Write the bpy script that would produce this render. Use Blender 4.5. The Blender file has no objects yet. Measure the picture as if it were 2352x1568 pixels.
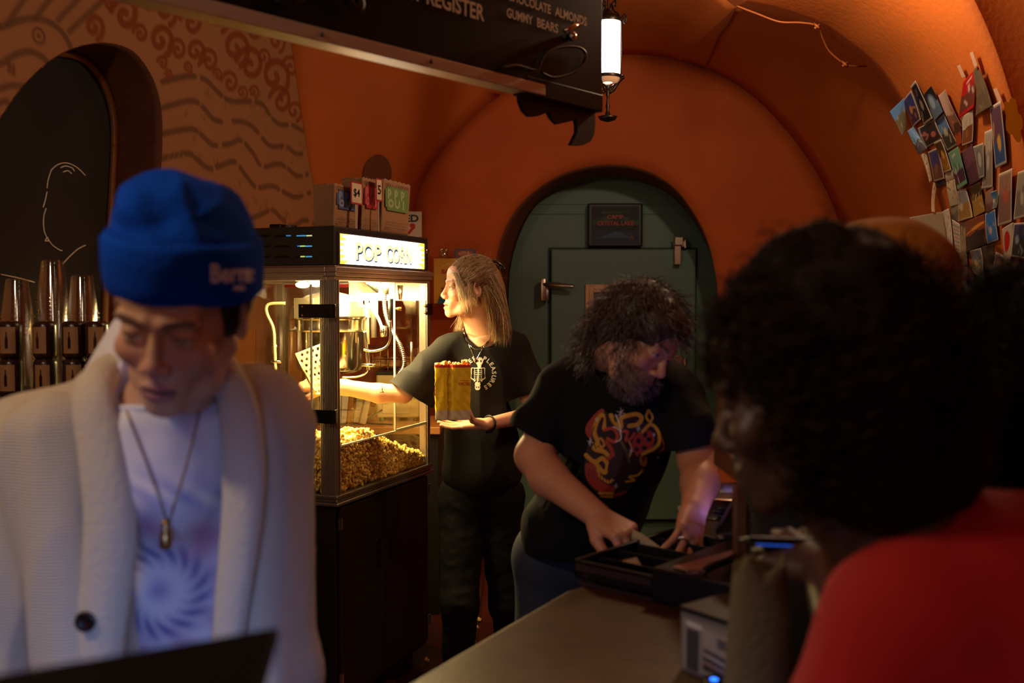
import bpy, math, random
import numpy as np
from mathutils import Vector, Matrix, Euler
from mathutils.bvhtree import BVHTree
random.seed(7)
rng = np.random.default_rng(7)
S = bpy.context.scene
COL = S.collection
F = 2352 * 35 / 36.0
TH = math.atan(94 / F)
CT, ST = math.cos(TH), math.sin(TH)
CAMZ = 1.5
PI = math.pi

def P(px, py, Y):
    """world point seen at photo position (px,py) at distance Y into the room"""
    x = (px - 1176) / F; y = (784 - py) / F
    d = (x, CT + y * ST, -ST + y * CT)
    t = Y / d[1]
    return Vector((d[0] * t, Y, CAMZ + d[2] * t))

def srgb(c):
    if isinstance(c, str):
        c = tuple(int(c[i:i + 2], 16) / 255 for i in (0, 2, 4))
    return tuple((v / 12.92 if v <= .04045 else ((v + .055) / 1.055) ** 2.4) for v in c)

MATS = {}
def mat(name, col, rough=.6, metal=0, bump=0, bscale=60, var=0, vscale=6, spec=.5, emit=None, estr=0, coat=0, sub=0, sheen=0):
    if name in MATS: return MATS[name]
    m = bpy.data.materials.new(name); m.use_nodes = True
    nt = m.node_tree; b = nt.nodes['Principled BSDF']
    c = srgb(col) if col != 'attr' else (1, 1, 1)
    b.inputs['Base Color'].default_value = (*c, 1)
    b.inputs['Roughness'].default_value = rough
    b.inputs['Metallic'].default_value = metal
    b.inputs['Specular IOR Level'].default_value = spec
    b.inputs['Coat Weight'].default_value = coat
    if sheen: b.inputs['Sheen Weight'].default_value = sheen
    if sub:
        b.inputs['Subsurface Weight'].default_value = sub
        b.inputs['Subsurface Radius'].default_value = (.02, .008, .004)
        b.inputs['Subsurface Scale'].default_value = .5
    tc = nt.nodes.new('ShaderNodeTexCoord')
    src = None
    if col == 'attr':
        a = nt.nodes.new('ShaderNodeAttribute'); a.attribute_name = 'Col'
        src = a.outputs['Color']; nt.links.new(src, b.inputs['Base Color'])
    if var:
        n = nt.nodes.new('ShaderNodeTexNoise'); n.inputs['Scale'].default_value = vscale
        n.inputs['Detail'].default_value = 6
        nt.links.new(tc.outputs['Object'], n.inputs['Vector'])
        r = nt.nodes.new('ShaderNodeMapRange'); r.inputs[1].default_value = .3; r.inputs[2].default_value = .7
        r.inputs[3].default_value = 1 - var; r.inputs[4].default_value = 1 + var
        nt.links.new(n.outputs['Fac'], r.inputs[0])
        h = nt.nodes.new('ShaderNodeHueSaturation')
        h.inputs['Color'].default_value = (*c, 1)
        if src: nt.links.new(src, h.inputs['Color'])
        nt.links.new(r.outputs[0], h.inputs['Value'])
        nt.links.new(h.outputs[0], b.inputs['Base Color'])
    if bump:
        n = nt.nodes.new('ShaderNodeTexNoise'); n.inputs['Scale'].default_value = bscale
        n.inputs['Detail'].default_value = 5
        nt.links.new(tc.outputs['Object'], n.inputs['Vector'])
        bp = nt.nodes.new('ShaderNodeBump'); bp.inputs['Strength'].default_value = bump
        bp.inputs['Distance'].default_value = .01
        nt.links.new(n.outputs['Fac'], bp.inputs['Height'])
        nt.links.new(bp.outputs[0], b.inputs['Normal'])
    if emit:
        b.inputs['Emission Color'].default_value = (*srgb(emit), 1)
        b.inputs['Emission Strength'].default_value = estr
        if emit and col == 'attr': nt.links.new(src, b.inputs['Emission Color'])
    MATS[name] = m
    return m

def clearmat(name, tint=(1, 1, 1), gloss=.12, rough=.03, edge=.6):
    """thin clear plastic or glass sheet"""
    if name in MATS: return MATS[name]
    m = bpy.data.materials.new(name); m.use_nodes = True
    nt = m.node_tree; nt.nodes.clear()
    o = nt.nodes.new('ShaderNodeOutputMaterial'); mx = nt.nodes.new('ShaderNodeMixShader')
    t = nt.nodes.new('ShaderNodeBsdfTransparent'); t.inputs[0].default_value = (*tint, 1)
    g = nt.nodes.new('ShaderNodeBsdfGlossy'); g.inputs['Roughness'].default_value = rough
    lw = nt.nodes.new('ShaderNodeLayerWeight'); lw.inputs[0].default_value = .25
    r = nt.nodes.new('ShaderNodeMapRange'); r.inputs[3].default_value = gloss; r.inputs[4].default_value = edge
    nt.links.new(lw.outputs['Facing'], r.inputs[0]); nt.links.new(r.outputs[0], mx.inputs[0])
    nt.links.new(t.outputs[0], mx.inputs[1]); nt.links.new(g.outputs[0], mx.inputs[2])
    nt.links.new(mx.outputs[0], o.inputs[0])
    MATS[name] = m
    return m

# ---------- objects
def link(o, parent=None):
    COL.objects.link(o)
    if parent is not None: o.parent = parent
    return o
def tag(o, label=None, cat=None, group=None, kind=None):
    if label: o['label'] = label
    if cat: o['category'] = cat
    if group: o['group'] = group
    if kind: o['kind'] = kind
    return o
def empty(name, loc, label, cat, group=None, rotz=0, rot=None):
    o = bpy.data.objects.new(name, None); o.empty_display_size = .1
    o.location = loc; o.rotation_euler = rot if rot else (0, 0, rotz)
    link(o); return tag(o, label, cat, group)
def origin_to(o, loc):
    """put the origin of a top-level mesh at loc without moving the mesh"""
    o.data.transform(Matrix.Translation(-Vector(loc))); o.location = loc
    return o

def npmesh(name, V, Q, m, parent=None, smooth=True, col=None, tri=False):
    V = np.asarray(V, np.float32); Q = np.asarray(Q, np.int32)
    me = bpy.data.meshes.new(name); n = Q.shape[1]
    me.vertices.add(len(V)); me.vertices.foreach_set('co', V.ravel())
    me.loops.add(Q.size); me.loops.foreach_set('vertex_index', Q.ravel())
    me.polygons.add(len(Q)); me.polygons.foreach_set('loop_start', np.arange(0, Q.size, n, dtype=np.int32))
    me.update(calc_edges=True)
    me.polygons.foreach_set('use_smooth', [smooth] * len(Q))
    if col is not None:
        a = me.color_attributes.new('Col', 'FLOAT_COLOR', 'POINT')
        c = np.ones((len(V), 4), np.float32); c[:, :3] = col
        a.data.foreach_set('color', c.ravel())
    if m: me.materials.append(m)
    me.validate()
    o = bpy.data.objects.new(name, me)
    return link(o, parent)

class MB:
    def __init__(s): s.v = []; s.f = []; s.c = []; s.cc = None
    def add(s, vs, fs):
        b = len(s.v); s.v += [tuple(p) for p in vs]; s.f += [tuple(i + b for i in f) for f in fs]
        if s.cc is not None: s.c += [s.cc] * len(vs)
        return s
    def box(s, c, d, rot=None, M=None):
        x, y, z = (k / 2 for k in d); vs = []
        R = Euler(rot).to_matrix() if rot else None
        for q in ((-x,-y,-z),(x,-y,-z),(x,y,-z),(-x,y,-z),(-x,-y,z),(x,-y,z),(x,y,z),(-x,y,z)):
            p = Vector(q)
            if R: p = R @ p
            p = p + Vector(c)
            if M: p = M @ p
            vs.append(p)
        return s.add(vs, [(0,3,2,1),(4,5,6,7),(0,1,5,4),(1,2,6,5),(2,3,7,6),(3,0,4,7)])
    def bb(s, a, b, M=None):
        return s.box([(i + j) / 2 for i, j in zip(a, b)], [abs(j - i) for i, j in zip(a, b)], M=M)
    def tube(s, pts, r, n=8, closed=False, cap=True, ell=None):
        pts = [Vector(p) for p in pts]; N = len(pts)
        rs = r if isinstance(r, (list, tuple)) else [r] * N
        vs = []; up = None
        for i, p in enumerate(pts):
            a = pts[(i - 1) % N] if (i > 0 or closed) else p
            b = pts[(i + 1) % N] if (i < N - 1 or closed) else p
            t = (b - a); t = t.normalized() if t.length > 1e-9 else Vector((0, 0, 1))
            if up is None:
                up = Vector((0, 0, 1)) if abs(t.z) < .9 else Vector((1, 0, 0))
            x = t.cross(up)
            if x.length < 1e-6: x = t.orthogonal()
            x.normalize(); y = x.cross(t).normalized(); up = y
            for k in range(n):
                an = 2 * PI * k / n
                e = ell or (1, 1)
                vs.append(p + x * math.cos(an) * rs[i] * e[0] + y * math.sin(an) * rs[i] * e[1])
        fs = []
        for i in range(N if closed else N - 1):
            j = (i + 1) % N
            for k in range(n):
                l = (k + 1) % n
                fs.append((i * n + k, i * n + l, j * n + l, j * n + k))
        if cap and not closed:
            fs.append(tuple(range(n))[::-1]); fs.append(tuple((N - 1) * n + k for k in range(n)))
        return s.add(vs, fs)
    def cyl(s, a, b, ra, rb=None, n=24):
        return s.tube([a, b], [ra, ra if rb is None else rb], n)
    def lathe(s, prof, n=32, M=None, a0=0, a1=2 * PI):
        full = abs(a1 - a0 - 2 * PI) < 1e-6
        k = n if full else n + 1; vs = []
        for r, z in prof:
            for i in range(k):
                an = a0 + (a1 - a0) * i / n
                p = Vector((r * math.cos(an), r * math.sin(an), z)); vs.append(M @ p if M else p)
        fs = []
        for j in range(len(prof) - 1):
            for i in range(n):
                l = (i + 1) % k
                fs.append((j * k + i, j * k + l, (j + 1) * k + l, (j + 1) * k + i))
        return s.add(vs, fs)
    def sphere(s, c, r, n=12, M=None):
        rr = r if isinstance(r, (tuple, list)) else (r, r, r)
        pr = [(math.sin(PI * j / n), -math.cos(PI * j / n)) for j in range(n + 1)]
        T = Matrix.Translation(Vector(c)) @ Matrix.Diagonal((*rr, 1))
        if M: T = M @ T
        return s.lathe([(max(a, 1e-4), b) for a, b in pr], n * 2, T)
    def prism(s, poly, t, M=None, z0=0):
        n = len(poly); vs = [Vector((x, y, z0)) for x, y in poly] + [Vector((x, y, z0 + t)) for x, y in poly]
        if M: vs = [M @ v for v in vs]
        fs = [tuple(range(n))[::-1], tuple(range(n, 2 * n))] + [(i, (i + 1) % n, n + (i + 1) % n, n + i) for i in range(n)]
        return s.add(vs, fs)
    def grid(s, rows):
        n = len(rows[0]); vs = [p for r in rows for p in r]
        return s.add(vs, [(j * n + i, j * n + i + 1, (j + 1) * n + i + 1, (j + 1) * n + i) for j in range(len(rows) - 1) for i in range(n - 1)])
    def build(s, name, m, parent=None, smooth=False, bevel=0, solid=0, seg=2, sub=0):
        me = bpy.data.meshes.new(name); me.from_pydata([tuple(v) for v in s.v], [], s.f)
        if s.c:
            a = me.color_attributes.new('Col', 'FLOAT_COLOR', 'POINT')
            a.data.foreach_set('color', [q for c in s.c for q in (*srgb(c), 1)])
        me.update()
        if m: me.materials.append(m)
        o = bpy.data.objects.new(name, me); link(o, parent)
        me.polygons.foreach_set('use_smooth', [bool(smooth)] * len(me.polygons))
        if smooth == 'auto': me.set_sharp_from_angle(angle=.6)
        if solid:
            k = o.modifiers.new('solid', 'SOLIDIFY'); k.thickness = solid; k.offset = 0
        if bevel:
            k = o.modifiers.new('bevel', 'BEVEL'); k.width = bevel; k.segments = seg; k.limit_method = 'ANGLE'
        if sub:
            k = o.modifiers.new('sub', 'SUBSURF'); k.levels = sub; k.render_levels = sub
        return o

def spline(pts, n=8, closed=False):
    """Catmull-Rom through points"""
    P_ = [np.array(p, float) for p in pts]; N = len(P_); out = []
    for i in range(N if closed else N - 1):
        g = (lambda j: P_[j % N]) if closed else (lambda j: P_[min(max(j, 0), N - 1)])
        a, b, c, d = g(i - 1), g(i), g(i + 1), g(i + 2)
        for k in range(n):
            t = k / n
            out.append(.5 * (2 * b + (c - a) * t + (2 * a - 5 * b + 4 * c - d) * t * t + (3 * b - a - 3 * c + d) * t ** 3))
    if not closed: out.append(P_[-1])
    return out
def resample(pts, n):
    p = np.array(pts, float); d = np.r_[0, np.cumsum(np.linalg.norm(np.diff(p, axis=0), axis=1))]
    t = np.linspace(0, d[-1], n)
    return np.stack([np.interp(t, d, p[:, k]) for k in range(p.shape[1])], 1)

def textmesh(txt, size, shear=0, bold=0, spacing=1, align='LEFT', word=1):
    """2D triangulated lettering -> (verts Nx2, faces)"""
    cu = bpy.data.curves.new('t', 'FONT'); cu.body = txt; cu.size = size; cu.shear = shear
    cu.offset = bold; cu.space_character = spacing; cu.align_x = align; cu.resolution_u = 3; cu.space_word = word
    o = bpy.data.objects.new('t', cu); COL.objects.link(o)
    bpy.context.view_layer.update()
    dg = bpy.context.evaluated_depsgraph_get()
    me = bpy.data.meshes.new_from_object(o.evaluated_get(dg))
    v = np.array([p.co[:2] for p in me.vertices]).reshape(-1, 2); f = [tuple(p.vertices) for p in me.polygons]
    bpy.data.objects.remove(o); bpy.data.curves.remove(cu); bpy.data.meshes.remove(me)
    return v, f
def text3(mb, txt, size, O, X, Y, t=.001, **k):
    """lettering laid in the plane (O; X right, Y up) raised by t"""
    v, f = textmesh(txt, size, **k)
    O, X, Y = Vector(O), Vector(X).normalized(), Vector(Y).normalized(); N = X.cross(Y)
    mb.add([O + X * a + Y * b + N * t for a, b in v], f)

# ---------- signed distance modelling
def smin(a, b, k):
    if k <= 0: return np.minimum(a, b)
    h = np.clip(.5 + .5 * (b - a) / k, 0, 1)
    return b * (1 - h) + a * h - k * h * (1 - h)
class Cone:      # tapered capsule, optional flattening fl=(axis vector, factor<1)
    def __init__(s, a, b, ra, rb=None, k=.01, op='+', fl=None):
        s.a = np.array(a, float); s.b = np.array(b, float); s.ra = ra; s.rb = ra if rb is None else rb
        s.k = k; s.op = op; s.fl = fl
        m = max(s.ra, s.rb) * 1.02
        s.lo = np.minimum(s.a, s.b) - m; s.hi = np.maximum(s.a, s.b) + m
    def d(s, X):
        a, b = s.a, s.b; ba = b - a; pa = X - a
        L = ba @ ba + 1e-12
        if s.fl is not None:
            n = np.array(s.fl[0], float); n /= np.linalg.norm(n)
            h = np.clip((pa @ ba) / L, 0, 1); q = pa - h[..., None] * ba
            c = q @ n; q = q + (c * (1 / s.fl[1] - 1))[..., None] * n
            return (np.linalg.norm(q, axis=-1) - (s.ra + (s.rb - s.ra) * h)) * (s.fl[1] * .5 + .5)
        h = np.clip((pa @ ba) / L, 0, 1); q = pa - h[..., None] * ba
        return np.linalg.norm(q, axis=-1) - (s.ra + (s.rb - s.ra) * h)
class Ell:
    def __init__(s, c, r, R=None, k=.01, op='+'):
        s.c = np.array(c, float); s.r = np.array(r, float); s.R = R; s.k = k; s.op = op
        m = s.r.max() * 1.02 if R is not None else s.r * 1.02
        s.lo = s.c - m; s.hi = s.c + m
    def d(s, X):
        q = X - s.c
        if s.R is not None: q = q @ s.R      # rows of local coordinates (R columns = local axes)
        k0 = np.linalg.norm(q / s.r, axis=-1); k1 = np.linalg.norm(q / (s.r ** 2), axis=-1) + 1e-9
        return np.where(k0 < .2, (k0 - 1) * s.r.min(), k0 * (k0 - 1) / k1)
def moved(pr, M):
    """transform primitives defined in a local frame by the rigid matrix M"""
    A = np.array(M.to_3x3()); sc = np.linalg.norm(A[:, 0]); Rm = A / sc; t = np.array(M.translation)
    out = []
    for p in pr:
        if isinstance(p, Cone):
            fl = None if p.fl is None else (Rm @ np.array(p.fl[0], float), p.fl[1])
            out.append(Cone(A @ p.a + t, A @ p.b + t, p.ra * sc, p.rb * sc, p.k * sc, p.op, fl))
        else:
            R0 = p.R if p.R is not None else np.eye(3)
            out.append(Ell(A @ p.c + t, p.r * sc, Rm @ R0, p.k * sc, p.op))
    return out
def nets(D, org, h):
    s = D < 0
    nx, ny, nz = D.shape
    cnt = np.zeros((nx - 1, ny - 1, nz - 1), np.int8)
    cs = [(i, j, k) for i in (0, 1) for j in (0, 1) for k in (0, 1)]
    sl = lambda c: tuple(slice(a, n - 1 + a) for a, n in zip(c, D.shape))
    for c in cs: cnt += s[sl(c)]
    mask = (cnt > 0) & (cnt < 8)
    idx = -np.ones(mask.shape, np.int32); I = np.argwhere(mask); idx[mask] = np.arange(len(I))
    acc = np.zeros((len(I), 3)); w = np.zeros(len(I))
    dv = {c: D[I[:, 0] + c[0], I[:, 1] + c[1], I[:, 2] + c[2]] for c in cs}
    for c in cs:
        for ax in range(3):
            if c[ax] == 0:
                e = list(c); e[ax] = 1; e = tuple(e)
                a, b = dv[c], dv[e]; m = (a < 0) != (b < 0)
                t = np.where(m, a / np.where(m, a - b, 1), 0)
                p = np.tile(np.array(c, float), (len(I), 1)); p[:, ax] = t
                acc[m] += p[m]; w[m] += 1
    V = org + h * (I + acc / w[:, None])
    Q = []
    for ax in range(3):
        o1, o2 = (ax + 1) % 3, (ax + 2) % 3
        A = np.take(s, range(D.shape[ax] - 1), ax); B = np.take(s, range(1, D.shape[ax]), ax)
        E = np.argwhere(A != B)
        E = E[(E[:, o1] > 0) & (E[:, o2] > 0) & (E[:, o1] < D.shape[o1] - 1) & (E[:, o2] < D.shape[o2] - 1)]
        ins = s[E[:, 0], E[:, 1], E[:, 2]]
        def g(d1, d2):
            K = E.copy(); K[:, o1] -= d1; K[:, o2] -= d2
            return idx[K[:, 0], K[:, 1], K[:, 2]]
        q = np.stack([g(1, 1), g(0, 1), g(0, 0), g(1, 0)], 1)
        q[~ins] = q[~ins][:, ::-1]; Q.append(q)
    Q = np.concatenate(Q); Q = Q[(Q >= 0).all(1)]
    return V, Q
def field(pr, h, lo=None, hi=None, disp=None):
    ps = [p for p in pr if p.op == '+']
    if lo is None: lo = np.min([p.lo for p in ps], 0) - 3 * h
    if hi is None: hi = np.max([p.hi for p in ps], 0) + 3 * h
    lo = np.array(lo, float); hi = np.array(hi, float)
    n = np.ceil((hi - lo) / h).astype(int) + 1
    D = np.full(n, .5, np.float32)
    for p in pr:
        m = p.k * 1.2 + 2 * h
        a = np.maximum(np.floor((p.lo - m - lo) / h).astype(int), 0); b = np.minimum(np.ceil((p.hi + m - lo) / h).astype(int) + 1, n)
        if (b <= a).any(): continue
        ax = [lo[i] + h * np.arange(a[i], b[i]) for i in range(3)]
        X = np.stack(np.meshgrid(*ax, indexing='ij'), -1)
        d = p.d(X); sl = tuple(slice(i, j) for i, j in zip(a, b))
        if p.op == '+': D[sl] = smin(D[sl], d, p.k)
        else: D[sl] = -smin(-D[sl], d, p.k)
    if disp is not None:
        ax = [lo[i] + h * np.arange(n[i]) for i in range(3)]
        near = np.argwhere(np.abs(D) < .06)
        X = lo + h * near
        D[near[:, 0], near[:, 1], near[:, 2]] += disp(X)
    return D, lo, h
def sculpt(pr, h, lo=None, hi=None, disp=None):
    D, lo, h = field(pr, h, lo, hi, disp)
    return nets(D, lo, h)
def relax(V, Q, it=2, lam=.5):
    E = np.concatenate([Q[:, [0, 1]], Q[:, [1, 2]], Q[:, [2, 3]], Q[:, [3, 0]]]); n = len(V)
    for _ in range(it):
        acc = np.zeros_like(V); c = np.zeros(n)
        for a, b in ((0, 1), (1, 0)):
            for k in range(3): acc[:, k] += np.bincount(E[:, a], V[E[:, b], k], n)
            c += np.bincount(E[:, a], minlength=n)
        V = V + lam * (acc / np.maximum(c, 1)[:, None] - V)
    return V
def joinmesh(parts):
    V = []; Q = []; b = 0
    for v, q in parts: V.append(v); Q.append(q + b); b += len(v)
    return np.concatenate(V), np.concatenate(Q)
def cutmesh(V, Q, keep):
    m = keep(V); q = Q[m[Q].all(1)]
    u, inv = np.unique(q, return_inverse=True)
    return V[u], inv.reshape(q.shape)
def wob(seed, freq, n=6):
    """smooth pseudo noise made of random sine waves, about -1..1"""
    r = np.random.default_rng(seed); K = r.normal(size=(n, 3)); K /= np.linalg.norm(K, axis=1)[:, None]
    K *= freq * r.uniform(.6, 1.5, (n, 1)); ph = r.uniform(0, 6.28, n)
    return lambda X: np.sin(X @ K.T + ph).sum(-1) / n ** .5 / 1.2
def bvh_of(V, Q): return BVHTree.FromPolygons([tuple(v) for v in V], [tuple(q) for q in Q])

def strands(name, curves, r, m, parent, cols=None, n=3, taper=True):
    """many fine hair strands as thin three-sided tubes in ONE mesh; curves: array (S, K, 3)"""
    C = np.asarray(curves, float); Sn, K, _ = C.shape
    T = np.gradient(C, axis=1); T /= np.linalg.norm(T, axis=2, keepdims=True) + 1e-9
    ref = np.array([.3, .5, .8]); A = np.cross(T, ref); A /= np.linalg.norm(A, axis=2, keepdims=True) + 1e-9
    B = np.cross(T, A); rr = np.full(K, r)
    if taper: rr = r * np.minimum(1, 1.15 - np.linspace(0, 1, K) ** 3)
    V = np.stack([C + rr[None, :, None] * (math.cos(2 * PI * i / n) * A + math.sin(2 * PI * i / n) * B) for i in range(n)], 2)
    base = (np.arange(Sn)[:, None] * K + np.arange(K - 1)[None, :]) * n
    q = [np.stack([base + i, base + (i + 1) % n, base + n + (i + 1) % n, base + n + i], -1).reshape(-1, 4) for i in range(n)]
    cc = None
    if cols is not None: cc = np.repeat(np.asarray(cols), K * n, axis=0)
    return npmesh(name, V.reshape(-1, 3), np.concatenate(q), m, parent, True, cc)

# ---------- painter: a small colour field drawn with discs, strokes and polygons
class Paint:
    def __init__(s, w, h, res, bg=None):
        s.nx = int(w / res) + 1; s.ny = int(h / res) + 1; s.w = w; s.h = h
        s.x, s.y = np.meshgrid(np.linspace(0, w, s.nx), np.linspace(0, h, s.ny), indexing='ij')
        s.c = np.zeros((s.nx, s.ny, 3)); s.a = np.zeros((s.nx, s.ny)); s.aa = w / s.nx
        if bg is not None: s.c[:] = srgb(bg); s.a[:] = 1
    def put(s, d, col, al=1):
        m = np.clip(.5 - d / s.aa, 0, 1) * al
        s.c += (np.array(srgb(col)) - s.c) * np.where(s.a > .01, m, (m > .02) * 1.)[..., None]
        s.a = np.maximum(s.a, m); return s
    def disc(s, cx, cy, rx, ry=None, col='ffffff', rot=0, al=1):
        ry = ry or rx; c, t = math.cos(rot), math.sin(rot)
        u = (s.x - cx) * c + (s.y - cy) * t; v = -(s.x - cx) * t + (s.y - cy) * c
        k = np.sqrt((u / rx) ** 2 + (v / ry) ** 2)
        return s.put((k - 1) * min(rx, ry), col, al)
    def line(s, pts, wd, col, al=1):
        pts = [tuple(p) for p in pts]; lo = np.min(pts, 0) - wd - 3 * s.aa; hi = np.max(pts, 0) + wd + 3 * s.aa
        ix = slice(max(0, int(lo[0] / s.w * s.nx)), max(1, int(hi[0] / s.w * s.nx) + 2)); iy = slice(max(0, int(lo[1] / s.h * s.ny)), max(1, int(hi[1] / s.h * s.ny) + 2))
        x, y = s.x[ix, iy], s.y[ix, iy]
        if not x.size: return s
        D = np.full(x.shape, 9.)
        for (a, b), (c, d) in zip(pts[:-1], pts[1:]):
            dx, dy = c - a, d - b; L = dx * dx + dy * dy + 1e-12
            t = np.clip(((x - a) * dx + (y - b) * dy) / L, 0, 1)
            D = np.minimum(D, np.hypot(x - a - t * dx, y - b - t * dy))
        m = np.clip(.5 - (D - wd / 2) / s.aa, 0, 1) * al
        old = s.a[ix, iy]
        s.c[ix, iy] += (np.array(srgb(col)) - s.c[ix, iy]) * np.where(old > .01, m, (m > .02) * 1.)[..., None]
        s.a[ix, iy] = np.maximum(old, m); return s
    def poly(s, pts, col, al=1):
        ins = np.zeros(s.x.shape, bool); n = len(pts)
        for i in range(n):
            (x0, y0), (x1, y1) = pts[i], pts[(i + 1) % n]
            if y0 == y1: continue
            c = ((s.y >= y0) != (s.y >= y1)) & (s.x < (x1 - x0) * (s.y - y0) / (y1 - y0) + x0); ins ^= c
        return s.put(np.where(ins, -1., 1.), col, al)
    def noise(s, amp, sc, seed=0):
        w = wob(seed, sc, 10); X = np.stack([s.x, s.y, 0 * s.x], -1)
        s.c *= (1 + amp * w(X))[..., None]; np.clip(s.c, 0, 1, out=s.c); return s
    def mesh(s, name, m, fn, parent=None, thr=.5, smooth=True):
        """fn(x,y arrays)->(n,3) world/local positions"""
        V = fn(s.x.ravel(), s.y.ravel()); I = np.arange(s.nx * s.ny).reshape(s.nx, s.ny)
        q = np.stack([I[:-1, :-1], I[1:, :-1], I[1:, 1:], I[:-1, 1:]], -1).reshape(-1, 4)
        al = s.a.ravel(); q = q[(al[q] > thr).sum(1) >= 3]
        u, inv = np.unique(q, return_inverse=True)
        return npmesh(name, V[u], inv.reshape(-1, 4), m, parent, smooth, s.c.reshape(-1, 3)[u])
def project_fn(bv, O, X, Y, dirn, off=.0015, far=None):
    """map (x,y) onto the surface under bv, casting along dirn from the plane O,X,Y"""
    O, X, Y, D = (Vector(k) for k in (O, X, Y, dirn)); D.normalize()
    def fn(x, y):
        out = np.zeros((len(x), 3)); last = None
        for i in range(len(x)):
            p = O + X * x[i] + Y * y[i]
            h = bv.ray_cast(p, D)
            q = h[0] - D * off if h[0] is not None else (p + D * last if last else p)
            if h[0] is not None: last = (h[0] - p).length - off
            out[i] = q
        return out
    return fn
# ================= ROOM =================
M_or = mat('orange_plaster', 'bc5e14', .78, bump=.25, bscale=45, var=.07, vscale=2.5)
M_or2 = mat('orange_plaster_back', 'b85518', .8, bump=.3, bscale=45, var=.08, vscale=3)
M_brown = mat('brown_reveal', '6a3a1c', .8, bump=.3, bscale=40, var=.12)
M_green = mat('cooler_green', '5a786a', .5, bump=.08, bscale=160, var=.05, vscale=3)
M_black = mat('black_plain', '0c0b0b', .45)
M_blackm = mat('black_metal', '141312', .35, metal=.7)
M_steel = mat('steel', 'b8b4ac', .28, metal=1, bump=.03, bscale=90)
M_chrome = mat('chrome', 'd8d4cc', .1, metal=1)
M_alu = mat('aluminium', '9a958e', .38, metal=.9)
M_paper = mat('paper', 'd8d2c4', .8)

def struct(o): o['kind'] = 'structure'; return o
def surf(name, curves, n, m, sub=6, kind=True):
    """surface spanned between a list of world-space curves"""
    cs = [resample(c, n) for c in curves]; rows = []
    for a, b in zip(cs[:-1], cs[1:]):
        for k in range(sub): rows.append(a + (b - a) * k / sub)
    rows.append(cs[-1])
    mb = MB(); mb.grid([[tuple(p) for p in r] for r in rows])
    o = mb.build(name, m, smooth=True, solid=.01)
    if kind: struct(o)
    return o

# floor
m = mat('floor_tile', '4a2019', .35, var=.2, vscale=5)
nt = m.node_tree; b_ = nt.nodes['Principled BSDF']; tc = nt.nodes.new('ShaderNodeTexCoord')
br = nt.nodes.new('ShaderNodeTexBrick'); br.offset = 0; br.inputs['Scale'].default_value = 1
br.inputs['Brick Width'].default_value = .152; br.inputs['Row Height'].default_value = .152; br.inputs['Mortar Size'].default_value = .004
br.inputs['Color1'].default_value = (*srgb('4d2019'), 1); br.inputs['Color2'].default_value = (*srgb('421b15'), 1); br.inputs['Mortar'].default_value = (*srgb('1c1412'), 1)
nt.links.new(tc.outputs['Object'], br.inputs['Vector']); nt.links.new(br.outputs[0], b_.inputs['Base Color'])
struct(MB().bb((-4.4, -2.2, -.1), (4.2, 7, 0)).build('floor', m))

# --- back wall with the arched passage
YB = 5.8
def cv(px, Y): return [tuple(P(x, y, Y)) for x, y in px]
arc_c = spline(cv([(948, 520), (968, 420), (1035, 325), (1120, 240), (1220, 178), (1340, 138), (1470, 124), (1600, 148), (1710, 205), (1800, 290), (1870, 385), (1918, 480), (1940, 560), (1945, 640)], YB), 6)
xl, xr = arc_c[0][0], arc_c[-1][0]
C = [(xl - .02, YB, 0), (xl - .02, YB, 1.0)] + [tuple(p) for p in arc_c] + [(xr, YB, 1.0), (xr, YB, 0)]
arch_f = spline(cv([(1131, 700), (1136, 620), (1150, 550), (1182, 485), (1232, 435), (1300, 396), (1393, 378), (1480, 390), (1548, 430), (1598, 495), (1628, 560), (1646, 640), (1652, 720)], YB), 6)
AF = [(arch_f[0][0], YB, 0), (arch_f[0][0], YB, 1.0)] + [tuple(p) for p in arch_f] + [(arch_f[-1][0], YB, 1.0), (arch_f[-1][0], YB, 0)]
YI = 6.1
arch_i = spline(cv([(1166, 700), (1170, 620), (1188, 548), (1216, 490), (1258, 445), (1318, 414), (1393, 402), (1470, 412), (1540, 446), (1592, 502), (1628, 570), (1655, 650), (1662, 720)], YI), 6)
AI = [(arch_i[0][0], YI, 0), (arch_i[0][0], YI, 1.0)] + [tuple(p) for p in arch_i] + [(arch_i[-1][0], YI, 1.0), (arch_i[-1][0], YI, 0)]
surf('wall_back', [AF, C], 260, M_or2, 8)
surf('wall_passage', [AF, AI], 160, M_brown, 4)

# --- cooler front seen through the passage
wb = MB()
g0 = P(1100, 0, 6.3); g1 = P(1760, 0, 6.3)
wb.bb((g0.x - .1, 6.3, 0), (g1.x + .1, 6.36, 3.0))
wc = struct(wb.build('wall_cooler', M_green))
z492 = P(1400, 492, 6.3).z; zd = P(1400, 573, 6.29).z
xd0, xd1 = P(1266, 600, 6.25).x, P(1597, 600, 6.25).x
t = MB(); t.bb((g0.x, 6.292, z492), (g1.x, 6.306, z492 + .42)); t.bb((g0.x, 6.285, P(0, 470, 6.3).z), (g1.x, 6.306, P(0, 462, 6.3).z + .3))
struct(t.build('trim_1', M_green, bevel=.003))
t = MB(); x = P(1590, 500, 6.3).x
t.bb((x, 6.288, 0), (x + .3, 6.306, z492 - .005)); t.bb((P(1200, 0, 6.3).x - .3, 6.288, 0), (P(1200, 0, 6.3).x, 6.306, z492 - .005))
struct(t.build('trim_2', M_green, bevel=.003))
door = struct(MB().bb((xd0, 6.225, .12), (xd1, 6.29, zd)).build('door_1', M_green, bevel=.008))
gk = MB(); gk.bb((xd0 - .012, 6.27, .1), (xd1 + .012, 6.292, zd + .012)); gk.build('gasket', mat('gasket', '23302a', .7), door)
h = MB(); hx = P(1243, 0, 6.2).x; hz = P(0, 663, 6.2).z
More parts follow.
